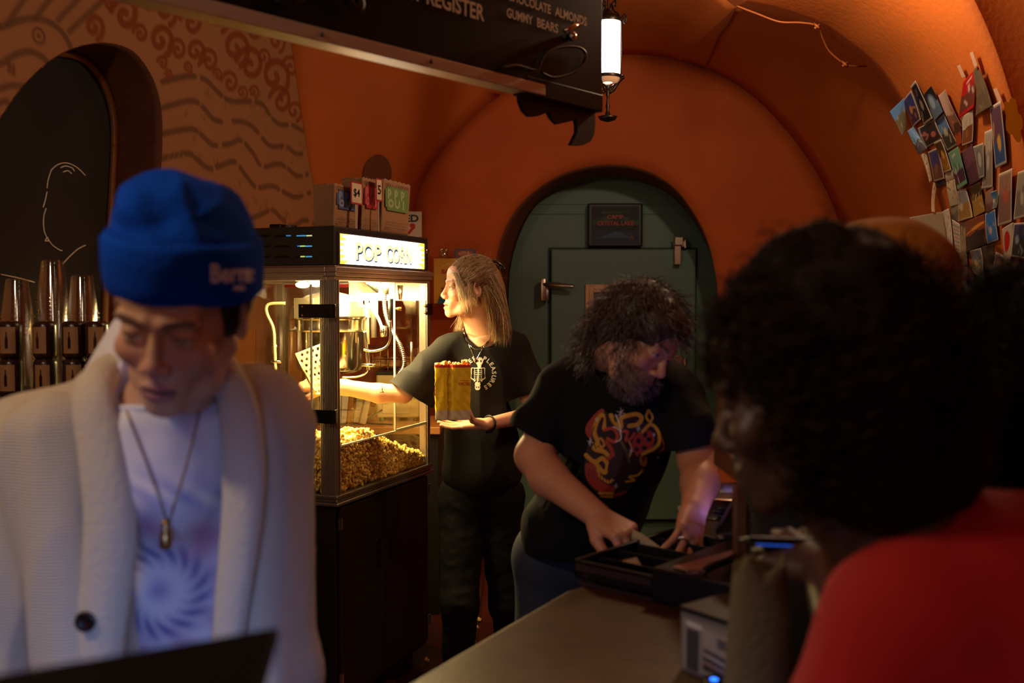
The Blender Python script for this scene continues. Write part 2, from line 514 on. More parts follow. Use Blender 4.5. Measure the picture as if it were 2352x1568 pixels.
h.bb((hx, 6.17, P(0, 690, 6.2).z), (hx + .03, 6.25, P(0, 640, 6.2).z))
h.tube([P(1248, 653, 6.19), P(1275, 655, 6.15), P(1318, 658, 6.13)], [.02, .03, .018], 12, ell=(1, .7))
h.bb((hx + .03, 6.19, P(0, 688, 6.2).z), (hx + .05, 6.25, P(0, 660, 6.2).z))
h.build('latch_handle', mat('worn_chrome', 'b0988a', .3, metal=.9), door, smooth=True, bevel=.003)
for y0, nm in ((545, 'upper'), (815, 'lower')):
    h = MB(); x0 = P(1551, 0, 6.2).x; x1 = P(1566, 0, 6.2).x
    h.bb((x0, 6.16, P(0, y0 + 63, 6.2).z), (x1, 6.23, P(0, y0 + 20, 6.2).z)); h.bb((x0, 6.15, P(0, y0 + 19, 6.2).z), (x1 + .01, 6.23, P(0, y0, 6.2).z))
    h.cyl(P(1574, y0 + 25, 6.19), P(1574, y0 + 5, 6.19), .012); h.bb((x1, 6.18, P(0, y0 + 22, 6.2).z), (P(1580, 0, 6.2).x, 6.28, P(0, y0 + 8, 6.2).z))
    h.build('hinge', mat('worn_chrome', 'b0988a', .3), door, smooth='auto', bevel=.003)
wz0 = P(0, 1010, 6.2).z; wz1 = P(0, 653, 6.2).z; wx0 = P(1347, 0, 6.2).x; wx1 = P(1505, 0, 6.2).x
w = MB()
for d, y in ((.0, 6.2), (.022, 6.19)):
    a, b2 = wx0 + d, wx1 - d; c, e = wz0 + d, wz1 - d; k = .028
    w.bb((a, y, c), (a + k, 6.225, e)); w.bb((b2 - k, y, c), (b2, 6.225, e)); w.bb((a + k, y + .0005, e - k), (b2 - k, 6.2255, e)); w.bb((a + k, y + .0005, c), (b2 - k, 6.2255, c + k))
wf = w.build('window_frame', mat('pink_wood', 'd6a884', .55), door, bevel=.003)
gm = mat('blue_grey_pane', '66727e', .15, var=.35, vscale=12, coat=1)  # mottled blue-grey pane colour, no emission
MB().bb((wx0 + .05, 6.21, wz0 + .05), (wx1 - .05, 6.224, wz1 - .05)).build('pane', gm, wf)

# camp sign
a = P(1350, 567, 6.22); b2 = P(1477, 466, 6.22)
sg = MB().bb((a.x, 6.225, a.z), (b2.x, 6.262, b2.z)).build('camp_sign', M_black, bevel=.012, seg=3)
tag(sg, 'black framed sign reading CAMP CRYSTAL LAKE above the green cooler door', 'sign')
w_, h_ = b2.x - a.x, b2.z - a.z
p = Paint(w_ * .86, h_ * .86, .0018, '0a0f14')
for i in range(14):
    x = w_ * .86 * (i + .5) / 14; yy = h_ * (.62 - .14 * abs(i - 6.5) / 6.5 ** 1)
    p.disc(x, yy - .0, .022, .016, ['1f4026', '284a2c', '183420'][i % 3], al=.8)
p.poly([(0, 0), (w_ * .86, 0), (w_ * .86, h_ * .3), (0, h_ * .3)], '1a2a4a', .8)
for i in range(9): p.line([(w_ * .12 + i * .012, h_ * (.14 + .015 * i)), (w_ * .7 - i * .008, h_ * (.15 + .015 * i))], .004, '4a6590', .6)
p.line([(w_ * .70, h_ * .1), (w_ * .73, h_ * .19), (w_ * .76, h_ * .1)], .006, '8a3040')
o = p.mesh('printed_face', mat('print_matte', 'attr', .6), lambda x, y: np.stack([a.x + w_ * .07 + x, 0 * x + 6.222, a.z + h_ * .07 + y], 1), sg)
t = MB()
def text_fit(mb, txt, O, X, Y, width, cap, t=.001, **k):
    v, f = textmesh(txt, 1, **k); v = v - v.min(0); s = v.max(0)
    v = v * [width / s[0], cap / s[1]]
    O, X, Y = Vector(O), Vector(X).normalized(), Vector(Y).normalized(); N = X.cross(Y)
    mb.add([O + X * a_ + Y * b_ + N * t for a_, b_ in v], f)
M_red = mat('red_print', 'b04038', .6)
text_fit(t, 'CAMP', (a.x + w_ * .35, 6.2205, a.z + h_ * .64), (1, 0, 0), (0, 0, 1), w_ * .3, h_ * .09, bold=.03)
text_fit(t, 'CRYSTAL LAKE', (a.x + w_ * .17, 6.2205, a.z + h_ * .49), (1, 0, 0), (0, 0, 1), w_ * .66, h_ * .1, bold=.03)
t.build('red_lettering', M_red, sg)
t = MB(); text_fit(t, 'WELCOME TO', (a.x + w_ * .25, 6.2205, a.z + h_ * .76), (1, 0, 0), (0, 0, 1), w_ * .5, h_ * .05, bold=.01)
t.build('green_lettering', mat('green_print', '3a6a40', .6), sg)

# --- mural wall on the left
SD = Vector((-.356, -.934, 0)); W0 = Vector((-1.0, 5.2, 0)); WN = Vector((.934, -.356, 0))   # along, origin, outward normal
def wsz(px, py, d=0):
    """photo position -> (s, z) on the mural wall plane, d metres behind it"""
    q = P(px, py, 1.0) - Vector((0, 0, CAMZ)); o = Vector((0, 0, CAMZ)); B = W0 - WN * d
    t_ = (B - o).dot(WN) / q.dot(WN); r = o + q * t_
    return ((r - B).dot(SD), r.z)
def wall3(s, z, d=0): return W0 + SD * s + Vector((0, 0, z)) - WN * d
ZB = .5; SMAX = 3.9; ZT = 3.25
niche = spline([wsz(*q) for q in [(372, 330), (371, 262), (360, 205), (337, 155), (302, 116), (256, 100), (205, 101), (150, 118), (100, 150), (45, 205), (0, 270)]], 8)
sL, zL = niche[-1]
nic = [(niche[0][0] + .10, .9), (niche[0][0] + .065, 1.5), (niche[0][0] + .022, 1.9)] + [tuple(q) for q in niche] + [(sL + .05, zL - .12), (sL + .07, 1.7), (sL + .05, .9)]
nic = [tuple(q) for q in spline(nic, 4)]
edge = [wsz(*q) for q in [(738, 540), (735, 500), (722, 435), (710, 375), (698, 300), (690, 250), (678, 165), (665, 80), (652, 20)]]
edge = [tuple(q) for q in spline(edge, 6)]
mw = Paint(SMAX + .2, ZT - ZB, .0078, 'a8764e')       # x = s+.2, y = z-ZB
def wp(px, py): s, z = wsz(px, py); return (s + .2, z - ZB)
mw.noise(.05, 5, 3)
dk = '6b4a2c'
waves = [[(372,188),(430,175),(470,182),(503,214),(530,232),(575,233),(603,240),(622,268),(642,285),(672,288),(697,302)],
 [(375,247),(440,231),(470,250),(497,277),(560,280),(592,303),(620,335),(655,335),(680,353),(700,352)],
 [(372,307),(438,296),(465,312),(490,333),(528,330),(553,322),(580,350),(602,382),(640,376),(662,388),(682,404),(707,400)],
 [(372,364),(430,352),(452,366),(480,387),(510,379),(540,372),(568,408),(590,430),(625,427),(650,440),(680,453),(712,442)],
 [(390,430),(420,418),(450,430),(480,446),(508,431),(532,441),(552,478),(572,500),(600,492),(625,482),(645,500),(670,520),(700,505),(730,520)],
 [(380,480),(420,470),(470,500),(520,490),(560,530),(620,540),(680,560)]]
for wv in waves:
    q = spline([wp(*c) for c in wv], 5); L = 9
    for i in range(0, len(q) - 1, L): mw.line(q[i:min(i + L, len(q))][:-1] if i + L < len(q) else q[i:], .026, dk, .85)
for wv in [[(-60,150),(0,145),(32,126),(66,118),(95,130),(112,146)], [(-60,75),(0,62),(50,45),(90,43),(125,58),(150,85),(163,112)], [(-40,215),(0,203),(28,196),(70,200)], [(-30, 245), (0, 235), (15, 232)]]:
    mw.line(spline([wp(*c) for c in wv], 5), .024, dk, .85)
for l in [[(15,56),(52,0),(80,-45)], [(80,40),(112,0),(140,-40)], [(133,45),(176,0),(220,-45)], [(158,72),(236,0),(290,-50)]]: mw.line([wp(*c) for c in l], .022, dk, .8)
oc = '8a3d14'
sp = [(215,62,30,0),(287,34,42,1),(380,22,36,0),(440,52,34,1),(500,38,36,0),(322,78,22,1),(368,92,38,0),(408,115,26,1),(448,118,30,0),(480,140,28,1),(540,110,42,0),(575,150,42,1),(630,175,46,0),(582,70,28,1),(635,95,26,0),(528,190,26,1),(556,212,16,0),(645,232,34,1),(675,255,24,0),(373,145,16,1),(430,155,14,0),(668,155,26,1),(582,210,16,0),(465,0,30,1),(330,-10,30,0),(545,20,30,1),(620,30,34,0),(250,5,24,1),(385,170,12,0),(500,172,14,1),(605,130,20,0)]
for cx, cy, r, hd in sp:
    pts = []
    for k in range(30):
        t_ = k / 29; an = (2.2 + 8.2 * t_) * (1 if hd else -1) + (1.2 if hd else 3.4); rr = r * (1 - .88 * t_)
        pts.append((cx + rr * .8 * math.cos(an), cy + rr * 1.05 * math.sin(an)))
    mw.line([wp(*c) for c in pts], (.0045 + .00042 * r) * 1.4, oc, .9)
rr_ = random.Random(3)
for i in range(46):      # little signs between the waves
    x, y = rr_.uniform(385, 700), rr_.uniform(195, 500); s0, z0 = wp(x, y)
    mw.line([(s0 + .012 * math.sin(k * .9 + i), z0 + .016 * math.cos(k * 1.3)) for k in range(5)], .0045, '7a4a22', .7)
mw.disc(*wp(88, 82), .03, col=dk); mw.disc(*wp(88, 82), .02, col='a8764e'); mw.disc(*wp(88, 82), .009, col=dk)
for k in range(4): mw.disc(*wp(25 + 5 * (k % 2 * 2 - 1), 158 + (k - 1.5) * 6), .008, .012, '7a4a22')
for k in range(5): mw.line([wp(395 + 9 * k, 330 + 8 * k), wp(385 + 9 * k, 372 + 5 * k), wp(376 + 8 * k, 408)], .0025, 'b98e68', .6)
def inside(poly, x, y):
    ins = np.zeros(x.shape, bool); n = len(poly)
    for i in range(n):
        (x0, y0), (x1, y1) = poly[i], poly[(i + 1) % n]
        if y0 == y1: continue
        ins ^= ((y >= y0) != (y >= y1)) & (x < (x1 - x0) * (y - y0) / (y1 - y0) + x0)
    return ins
s_ = mw.x - .2; z_ = mw.y + ZB
ho = inside(nic, s_, z_)
ed = np.array(edge); se = np.interp(z_, ed[:, 1], ed[:, 0], left=ed[0, 0], right=ed[-1, 0] + .1)
keep = ~ho & (s_ >= se)
mw.a[:] = keep
def wall_fn(x, y):
    s = x - .2; z = y + ZB; k = keep.reshape(-1)
    K = keep; nb = np.zeros_like(K); nb[1:] |= ~K[:-1]; nb[:-1] |= ~K[1:]; nb[:, 1:] |= ~K[:, :-1]; nb[:, :-1] |= ~K[:, 1:]
    bd = (nb & K).ravel(); I = np.where(bd)[0]
    ol = np.concatenate([resample(nic, 1400), resample(edge, 700)])
    for j in I:
        d = np.hypot(ol[:, 0] - s[j], ol[:, 1] - z[j]); q = d.argmin()
        if d[q] < .016: s[j], z[j] = ol[q]
    W = np.array(W0)[None] + s[:, None] * np.array(SD)[None]; W[:, 2] += z
    return W
wl = struct(mw.mesh('wall_left', mat('mural_plaster', 'attr', .85, bump=.25, bscale=40), wall_fn, thr=.5))
struct(MB().add([wall3(-.2, 0), wall3(SMAX, 0), wall3(SMAX, ZB), wall3(-.2, ZB)], [(0, 1, 2, 3)]).build('wall_left_base', mat('mural_base', 'a8764e', .85)))
rows = [[tuple(wall3(s, z, d)) for s, z in nic] for d in (0, .05, .1, .15, .2, .27)]
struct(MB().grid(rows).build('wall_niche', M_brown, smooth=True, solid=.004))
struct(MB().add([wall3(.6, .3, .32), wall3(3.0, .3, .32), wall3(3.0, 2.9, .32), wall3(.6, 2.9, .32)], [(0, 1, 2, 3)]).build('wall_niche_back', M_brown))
# chalkboard filling the niche
cb = empty('chalkboard', wall3(1.6, .9, .25), 'black chalkboard with white chalk outline drawing inside the arched wall niche', 'chalkboard')
back = [(s + .0, z) for s, z in nic]; cen = (1.62, 1.8)
inn = [(cen[0] + (s - cen[0]) * .955, cen[1] + (z - cen[1]) * .955) for s, z in back]
def rel(v, o): return Vector(v) - Vector(o)
L0 = cb.location
b = MB(); n = len(inn); b.add([rel(wall3(s, z, .245), L0) for s, z in inn] + [rel(wall3(s, z, .262), L0) for s, z in inn], [tuple(range(n)), tuple(range(n, 2 * n))[::-1]] + [(i, i + 1, n + i + 1, n + i) for i in range(n - 1)])
b.build('board', mat('chalkboard', '1e1a18', .75, var=.15, vscale=4), cb)
b = MB(); b.tube([rel(wall3(cen[0] + (s - cen[0]) * .975, cen[1] + (z - cen[1]) * .975, .235), L0) for s, z in nic], .016, 8)
b.build('wooden_frame', mat('frame_wood', '8a5224', .5), cb, smooth=True)
ch = MB()
for l in [[(195,403),(178,386),(160,376),(145,374),(130,379),(117,390)], [(117,390),(110,412),(107,432)], [(107,440),(103,460),(98,476)], [(105,478),(100,495),(99,515),(102,535),(110,550),(120,563),(136,574),(142,575)],
          [(138,385),(150,381),(165,386),(170,393)], [(144,395),(155,392),(164,399)], [(196,563),(178,572),(160,588),(143,606)], [(0,630),(40,638),(78,648)], [(103, 552), (108, 545), (110, 553), (102, 553)]]:
    q = [wsz(x, y, .243) for x, y in l]; ch.tube([rel(wall3(s, z, .243), L0) for s, z in spline(q, 4)], .0032, 5, ell=(1, 1))
ch.build('chalk_drawing', mat('chalk', 'cfc3b4', .95), cb, smooth=True)

# --- vault over the back bay, from the mural edge and the right pier to the back wall
edge3 = [tuple(wall3(s, z)) for s, z in edge]
Apx = [(2192, 700), (2188, 640), (2180, 560), (2162, 470), (2120, 345), (2070, 245), (2010, 160), (1940, 103), (1870, 60), (1780, 30), (1690, 14)]
A3 = [np.array(P(x, y, 4.3)) for x, y in Apx]; A3 = [np.array(q) for q in spline(A3, 5)]
cenA = np.array([.62, 4.3, 1.5]); N_ = len(A3); Ar = []
for i, q in enumerate(A3):
    d = q - cenA; d /= np.linalg.norm(d); Ar.append(q + d * .16 * min(1, (N_ - 1 - i) / (N_ * .5)))
top = [(.85, 4.35, 2.86), (.6, 4.4, 2.95), (.2, 4.5, 3.02), (-.3, 4.6, 3.1), (-.8, 4.75, 3.1)]
D = [(edge3[0][0], edge3[0][1], 0), (edge3[0][0], edge3[0][1], 1.2)] + edge3 + top[::-1] + [tuple(q) for q in Ar[::-1]] + [(Ar[0][0], 4.3, 1.0), (Ar[0][0], 4.3, 0)]
# match D and C by sections so the sides stay vertical
def sec(cu, n): return [tuple(q) for q in resample(cu, n)]
iD1 = 2; 
Dl = sec(D[:2], 8) + sec(D[1:2 + len(edge3)], 40) + sec(D[1 + len(edge3):3 + len(edge3) + len(top)], 40) + sec(D[2 + len(edge3) + len(top):-2], 60) + sec(D[-3:], 12)
Cl_arc = [tuple(p) for p in arc_c]; m1 = int(len(Cl_arc) * .27); m2 = int(len(Cl_arc) * .52)
Cl = sec(C[:2], 8) + sec([C[1]] + Cl_arc[:m1], 40) + sec(Cl_arc[m1 - 1:m2], 40) + sec(Cl_arc[m2 - 1:], 60) + sec(C[-3:], 12)
rows = []
for k in range(11):
    t_ = k / 10; rows.append([tuple(np.array(a) * (1 - t_) + np.array(b) * t_) for a, b in zip(Dl, Cl)])
struct(MB().grid(rows).build('ceiling_vault', M_or, smooth=True, solid=.01))
# --- front bay: right pier soffit (carries the postcards) and the vault above the counter
Bpx = [(2390, 560), (2372, 430), (2352, 330), (2330, 245), (2292, 122), (2240, 0), (2195, -75)]
B3 = [tuple(q) for q in spline([tuple(P(x, y, 3.4)) for x, y in Bpx], 5)]
bx = 1.88
topB = [(1.3, 3.4, 2.82), (.9, 3.4, 2.98), (.4, 3.4, 3.08), (-.2, 3.45, 3.12), (-.9, 3.5, 3.15), (-1.65, 3.5, 3.15)]
Acur = [(A3[0][0], 4.3, 0), (A3[0][0], 4.3, 1.3)] + [tuple(q) for q in A3] + [(.85, 4.35, 2.86), (.6, 4.4, 2.95), (.2, 4.5, 3.02), (-.3, 4.6, 3.1), (-.8, 4.75, 3.1), (-1.2, 4.9, 3.15)]
Bcur = [(bx, 3.4, 0), (bx, 3.4, 1.3)] + B3 + topB
Al = sec(Acur[:2], 6) + sec(Acur[1:2 + N_], 60) + sec(Acur[1 + N_:], 30)
Bl = sec(Bcur[:2], 6) + sec(Bcur[1:2 + len(B3) + 1], 60) + sec(Bcur[2 + len(B3):], 30)
rows = [[tuple(np.array(a) * (1 - k / 10) + np.array(b) * k / 10) for a, b in zip(Al, Bl)] for k in range(11)]
WALLR = [r[:] for r in rows]
struct(MB().grid(rows).build('wall_right', M_or, smooth=True, solid=.01))
# step between pier soffit and back vault
struct(MB().grid([[tuple(q) for q in A3], [tuple(q) for q in Ar]]).build('wall_right_step', M_or, smooth=True))
# nearer recess beyond the pier
Br = []
for q in [(bx, 3.4, 0), (bx, 3.4, 1.3)] + B3 + [(1.3, 3.4, 2.82)]:
    d = np.array(q) - np.array([.62, 3.4, 1.5]); d[1] = 0
    if q[2] < 1.4: d = np.array([1., 0, 0])
    d /= np.linalg.norm(d); Br.append(np.array(q) + d * .2)
fr = [np.array([q[0] + .1, 1.2, q[2] + .05]) for q in Br]
struct(MB().grid([[tuple(q) for q in [(bx, 3.4, 0), (bx, 3.4, 1.3)] + B3 + [(1.3, 3.4, 2.82)]], [tuple(q) for q in Br], [tuple(q) for q in fr]]).build('wall_right_near', M_or, smooth=True))
struct(MB().bb((-4.4, -2.2, 3.2), (4.2, 6.6, 3.3)).build('ceiling', M_or))
struct(MB().bb((-4.4, -2.3, 0), (4.2, -2.2, 3.3)).build('wall_rear', M_or))
struct(MB().bb((3.6, -2.2, 0), (3.7, 6.6, 3.3)).build('wall_far_right', M_or))
struct(MB().bb((-4.4, -2.2, 0), (-4.3, 6.6, 3.3)).build('wall_far_left', M_or))

# cable pinned along the vault
def on_vault(px, py, Y): return P(px, py, Y)
c = MB(); cp = [P(1693, 14, 4.24), P(1740, 32, 4.22), P(1790, 50, 4.2), P(1840, 52, 4.2), P(1876, 60, 4.22), P(1890, 90, 4.3), P(1905, 118, 4.36), P(1940, 147, 4.4), P(1965, 152, 4.45), P(1990, 152, 4.5)]
c.tube(spline(cp, 5), .0042, 6)
M_wire = mat('orange_wire', 'b0622c', .5)
o = c.build('cable', M_wire, smooth=True); tag(o, 'thin orange-painted cable looping along the edge of the vault', 'cable')
for q in [(1876, 60, 4.21), (1940, 147, 4.38)]:
    k = MB(); k.tube([P(q[0] - 6, q[1] - 6, q[2]), P(q[0], q[1], q[2] - .02), P(q[0] + 6, q[1] + 6, q[2])], .006, 6); k.tube([P(q[0] + 6, q[1] - 4, q[2]), P(q[0] - 5, q[1] + 5, q[2] - .015)], .005, 6)
    k.build('cable_knot', M_wire, o, smooth=True)
# AED sign on the back wall
q0 = P(908, 546, 5.77); q1 = P(971, 488, 5.77)
# it hangs on the bracket in front of the left end of the back wall
sg = MB().bb((q0.x, 5.70, q0.z), (q1.x, 5.712, q1.z)).build('emergency_sign', M_paper, bevel=.001)
tag(sg, 'white sign lettered AED with a red heart behind the popcorn bags', 'sign')
t = MB(); text_fit(t, 'AED', (q0.x + .012, 5.70, q1.z - .06), (1, 0, 0), (0, 0, 1), .13, .042, bold=.04); t.build('black_lettering', M_black, sg)
p = Paint(.14, .08, .0012)
cx, cy = .096, .045
for s in (-1, 1): p.disc(cx + s * .017, cy + .01, .021, .019, 'c02c30', rot=s * .5)
p.poly([(cx - .036, cy + .004), (cx + .036, cy + .004), (cx, cy - .038)], 'c02c30')
p.poly([(cx + .006, cy + .026), (cx - .012, cy), (cx - .001, cy + .001), (cx - .006, cy - .02), (cx + .014, cy + .006), (cx + .003, cy + .006)], 'e8e0d8')
p.mesh('heart_symbol', mat('print_matte', 'attr', .6), lambda x, y: np.stack([q0.x + x - .01, 0 * x + 5.6985, q0.z + .004 + y], 1), sg)
MB().bb((q0.x + .04, 5.70, q0.z + .02), (q0.x + .06, 5.82, q0.z + .04)).build('bracket', M_blackm, sg)

# round dark-brown disc high on the vault behind the paper bags
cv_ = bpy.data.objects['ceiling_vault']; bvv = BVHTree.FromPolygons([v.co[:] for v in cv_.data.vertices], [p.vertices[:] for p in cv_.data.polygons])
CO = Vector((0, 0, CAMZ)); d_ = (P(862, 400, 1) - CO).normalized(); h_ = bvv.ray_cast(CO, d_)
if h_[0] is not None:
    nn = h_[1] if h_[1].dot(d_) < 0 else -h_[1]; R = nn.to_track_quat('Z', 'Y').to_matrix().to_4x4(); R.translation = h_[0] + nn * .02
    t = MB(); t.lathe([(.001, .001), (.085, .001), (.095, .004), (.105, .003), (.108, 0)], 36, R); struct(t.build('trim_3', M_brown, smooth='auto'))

pts = []
for q in spline([(1690, 17), (1668, 60), (1650, 84), (1640, 110), (1622, 150)], 5):
    d_ = (P(q[0], q[1], 1) - CO).normalized(); h = bvv.ray_cast(CO, d_)
    if h[0] is not None: pts.append(h[0] - d_ * .06)
c = MB(); c.tube([p_ - pts[0] for p_ in pts], .004, 6); o = c.build('cable', mat('crease_brown', '7a4020', .6), smooth=True); o.location = pts[0]; tag(o, 'thin brown line tracing the vault crease toward the back wall', 'cable')  # thin tube added to draw the crease line of the vault
# ================= POPCORN MACHINE =================
MO = Vector((-.61, 3.435, 0)); MRZ = math.atan2(.934, .356)
MM = Matrix.Translation(MO) @ Matrix.Rotation(MRZ, 4, 'Z'); MI = MM.inverted()
LU, LV = .744, .72
def ml(px, py, Y): return MI @ P(px, py, Y)
def face_v(px, py, v=0):
    """photo position -> (u,z) on the machine plane v"""
    a = MI @ Vector((0, 0, CAMZ)); b = MI @ P(px, py, 1.0); t = (v - a.y) / (b.y - a.y); q = a + (b - a) * t; return q.x, q.z
def face_u(px, py, u=0):
    a = MI @ Vector((0, 0, CAMZ)); b = MI @ P(px, py, 1.0); t = (u - a.x) / (b.x - a.x); q = a + (b - a) * t; return q.y, q.z
pm = empty('popcorn_machine', MO, 'popcorn machine with lit POPCORN sign, glass case and black base cabinet', 'popcorn machine', rotz=MRZ)
M_cab = mat('cabinet_black', '16120f', .45, bump=.05, bscale=120)
M_head = mat('head_enamel', '2b2724', .5, bump=.05, bscale=150)
ZS, ZG, ZH, ZT_ = .812, 1.576, 1.622, 1.757
cab = MB().bb((.012, .012, .06), (LU - .012, LV - .012, .79)).build('base_cabinet', M_cab, pm, bevel=.006)
for u0, u1, hu in ((.022, .352, .296), (.358, .722, .406)):
    d = MB().bb((u0, -.004, .085), (u1, .012, .775)).build('cabinet_door', M_cab, pm, bevel=.004)
    h = MB(); h.bb((hu - .016, -.0065, .495), (hu + .016, -.001, .605)); h.build('recessed_pull', mat('pull_black', '030303', .3), d, bevel=.002)
    hx_ = u0 - .004 if u0 < .1 else u1 + .004
    h = MB()
    h.cyl((hx_, -.008, .70), (hx_, -.008, .74), .005, n=10); h.bb((hx_ - .012, -.006, .70), (hx_ + .012, -.002, .74)); h.build('hinge', M_steel, d)
    h = MB(); h.cyl((hx_, -.008, .15), (hx_, -.008, .19), .005, n=10); h.bb((hx_ - .012, -.006, .15), (hx_ + .012, -.002, .19)); h.build('hinge', M_steel, d)
for u in (.07, LU - .07):
    for v in (.07, LV - .07):
        c = MB(); c.cyl((u, v - .012, .03), (u, v + .012, .03), .03, n=20); c.bb((u - .02, v - .016, .03), (u + .02, v + .016, .062)); c.build('caster', M_black, pm, smooth='auto')
sl = MB()
for d, z0, z1 in ((.014, .785, .797), (.006, .797, .808), (.010, .808, .822)): sl.bb((-d, -d, z0), (LU + d, LV + d, z1))
sl.build('sill_moulding', M_alu, pm, bevel=.003)
M_post = mat('post_bronze', 'a3978c', .38, metal=.8)
for (u, v, du, dv) in ((0, 0, .024, .062), (LU - .03, 0, .03, .03), (0, LV - .05, .024, .05), (LU - .03, LV - .03, .03, .03)):
    p_ = MB(); p_.bb((u, v, .82), (u + du, v + dv, ZG))
    if u == 0:
        for k in range(9): y = v + .004 + (dv - .008) * k / 8; p_.bb((u - .0025, y - .0016, .82), (u + .002, y + .0016, ZG))
        p_.bb((u + .004, v - .004, .82), (u + .009, v + .002, ZG)); p_.bb((u + .018, v - .004, .82), (u + .023, v + .002, ZG))
    else:
        p_.bb((u + .004, v - .006, .82), (u + .009, v + .002, ZG)); p_.bb((u + .02, v - .006, .82), (u + .028, v + .002, ZG))
    p_.build('corner_post', M_post, pm, bevel=.001)
tr = MB()
for d, z0, z1 in ((.004, ZG - .006, ZG + .008), (.012, ZG + .008, ZG + .022), (.016, ZG + .022, ZG + .04), (.006, ZG + .04, ZH)): 
    tr.bb((-d, -d, z0), (LU + d, 0 + .03, z1)); tr.bb((-d, .03, z0), (.03, LV + d, z1)); tr.bb((.03, LV - .03, z0), (LU + d, LV + d, z1)); tr.bb((LU - .03, .03, z0), (LU + d, LV - .03, z1))
tr.build('top_moulding', mat('moulding', 'b0a498', .4, metal=.8), pm, bevel=.003)
hd = MB().bb((.0, .0, ZH), (LU - .005, LV, ZT_)).build('head_box', M_head, pm, bevel=.004)
ip = MB().bb((.03, .03, ZG + .002), (LU - .03, LV - .03, ZG + .012)).build('case_ceiling', M_steel, pm)
# vent slots, with emissive bars added for the coloured light seen in them
for r_, y in enumerate((541, 565, 589)):
    for c_, (x0, x1) in enumerate(((585, 620), (632, 664), (682, 717))):
        v0, z = face_u(x1, y); v1, _ = face_u(x0, y)
        MB().bb((-.0015, v0, z - .003), (.001, v1, z + .003)).build('vent_slot', mat('slot_dark', '020202', .9), hd)
for (x0, x1, y, cc) in ((705, 717, 541, 'd8e8a0'), (682, 704, 541, '4a90b8'), (658, 668, 541, '3a78b8'), (690, 702, 565, 'b8d880'), (702, 717, 565, '50a0c8'), (684, 690, 565, '3a78b8'), (691, 701, 589, 'c8e070'), (703, 717, 589, '4a98c0')):
    v0, z = face_u(x1, y); v1, _ = face_u(x0, y)
    MB().bb((-.003, v0, z - .0022), (0, v1, z + .0022)).build('slot_glow', mat('slot_glow_' + cc, cc, .4, emit=cc, estr=.8), hd)
# illuminated sign
fr_ = MB(); u0, u1, z0, z1 = .028, .7, 1.628, 1.732
fr_.bb((u0 - .012, -.006, z0 - .008), (u1 + .012, .004, z0)); fr_.bb((u0 - .012, -.006, z1), (u1 + .012, .004, z1 + .006)); fr_.bb((u0 - .012, -.006, z0), (u0, .004, z1)); fr_.bb((u1, -.006, z0), (u1 + .012, .004, z1))
fr_.build('sign_frame', M_head, pm, bevel=.002)
W_, H_ = u1 - u0, z1 - z0
p = Paint(W_, H_, .0022, 'f0a020')
cx_, cy_ = W_ * .5, H_ * .5
d = np.abs(p.x - cx_) / (W_ * .5); an = np.arctan2(p.y - cy_, (p.x - cx_) * .4)
ray = d + .08 * np.sin(an * 40) * d + .12 * np.abs(p.y - cy_) / cy_
t_ = np.clip((ray - .72) / .3, 0, 1)[..., None]
p.c = np.array([1., .96, .82]) * (1 - t_) + np.array(srgb('f5a020')) * t_
def sign_lit(name, st):
    m = mat(name, 'attr', .3, emit='ffffff', estr=st); return m
p.mesh('lit_panel', sign_lit('sign_glow', 7), lambda x, y: np.stack([u0 + x, 0 * x - .001, z0 + y], 1), pm)
ua, ub = .142, .336; uc, ud = .372, .585
M_sb = mat('sign_blue', '23456e', .5, emit='23456e', estr=.9); M_st = mat('sign_tan', 'ffe9c0', .5, emit='ffe0a8', estr=1.25)
for w_txt, a_, b_ in (('POP', ua, ub), ('CORN', uc, ud)):
    t = MB(); text_fit(t, w_txt, (a_, -.0015, 1.640), (1, 0, 0), (0, 0, 1), b_ - a_, .066, bold=.055, t=.0005); 
    t2 = MB(); text_fit(t2, w_txt, (a_ - .004, -.0025, 1.6445), (1, 0, 0), (0, 0, 1), b_ - a_, .066, bold=.03, t=.0005)
    t.build('sign_lettering', M_sb, pm); t2.build('sign_lettering', M_st, pm)
t = MB()
for (x, y, r) in ((.338, 1.655, .008), (.348, 1.664, .009), (.36, 1.655, .008), (.349, 1.646, .007), (.342, 1.638, .006)): t.lathe([(r * .8, 0), (r, 0)], 14, Matrix.Translation((x, -.003, y)) @ Matrix.Rotation(PI / 2, 4, 'X'))
t.build('popped_kernel_motif', M_sb, pm)
b = MB(); b.lathe([(0.001, .006), (.012, .006), (.014, 0)], 20, Matrix.Translation((.722, -.002, 1.70)) @ Matrix.Rotation(PI / 2, 4, 'X')); b.build('lock', M_chrome, hd, smooth=True)
# glass
M_glass = clearmat('case_glass', (.97, .96, .92), .05, .02, .35)
M_edge = mat('glass_edge', 'e8e4c8', .2, spec=.8)
def pane(name, a, b, edges=True, parent=pm):
    o = MB().bb(a, b).build(name, M_glass, parent)
    return o
g = pane('side_glass', (.006, .062, .822), (.010, LV - .05, ZG))
pane('side_glass', (LU - .012, .03, .822), (LU - .008, LV - .03, ZG))
pane('rear_glass', (.024, LV - .012, .822), (LU - .03, LV - .008, ZG))
fp = pane('lower_guard', (.03, .004, .822), (LU - .03, .009, .990))
MB().bb((.03, .002, .988), (LU - .03, .011, .994)).build('polished_edge', M_edge, fp)
gd = pane('glass_door', (.437, -.004, 1.0), (LU - .03, .001, ZG - .004))
MB().bb((.433, -.005, 1.0), (.438, .002, ZG - .004)).build('polished_edge', M_edge, gd)
MB().bb((.437, -.005, .996), (LU - .03, .002, 1.001)).build('polished_edge', M_edge, gd)
od = pane('open_glass_door', (-.034, .078, .87), (-.029, .43, ZG - .02))
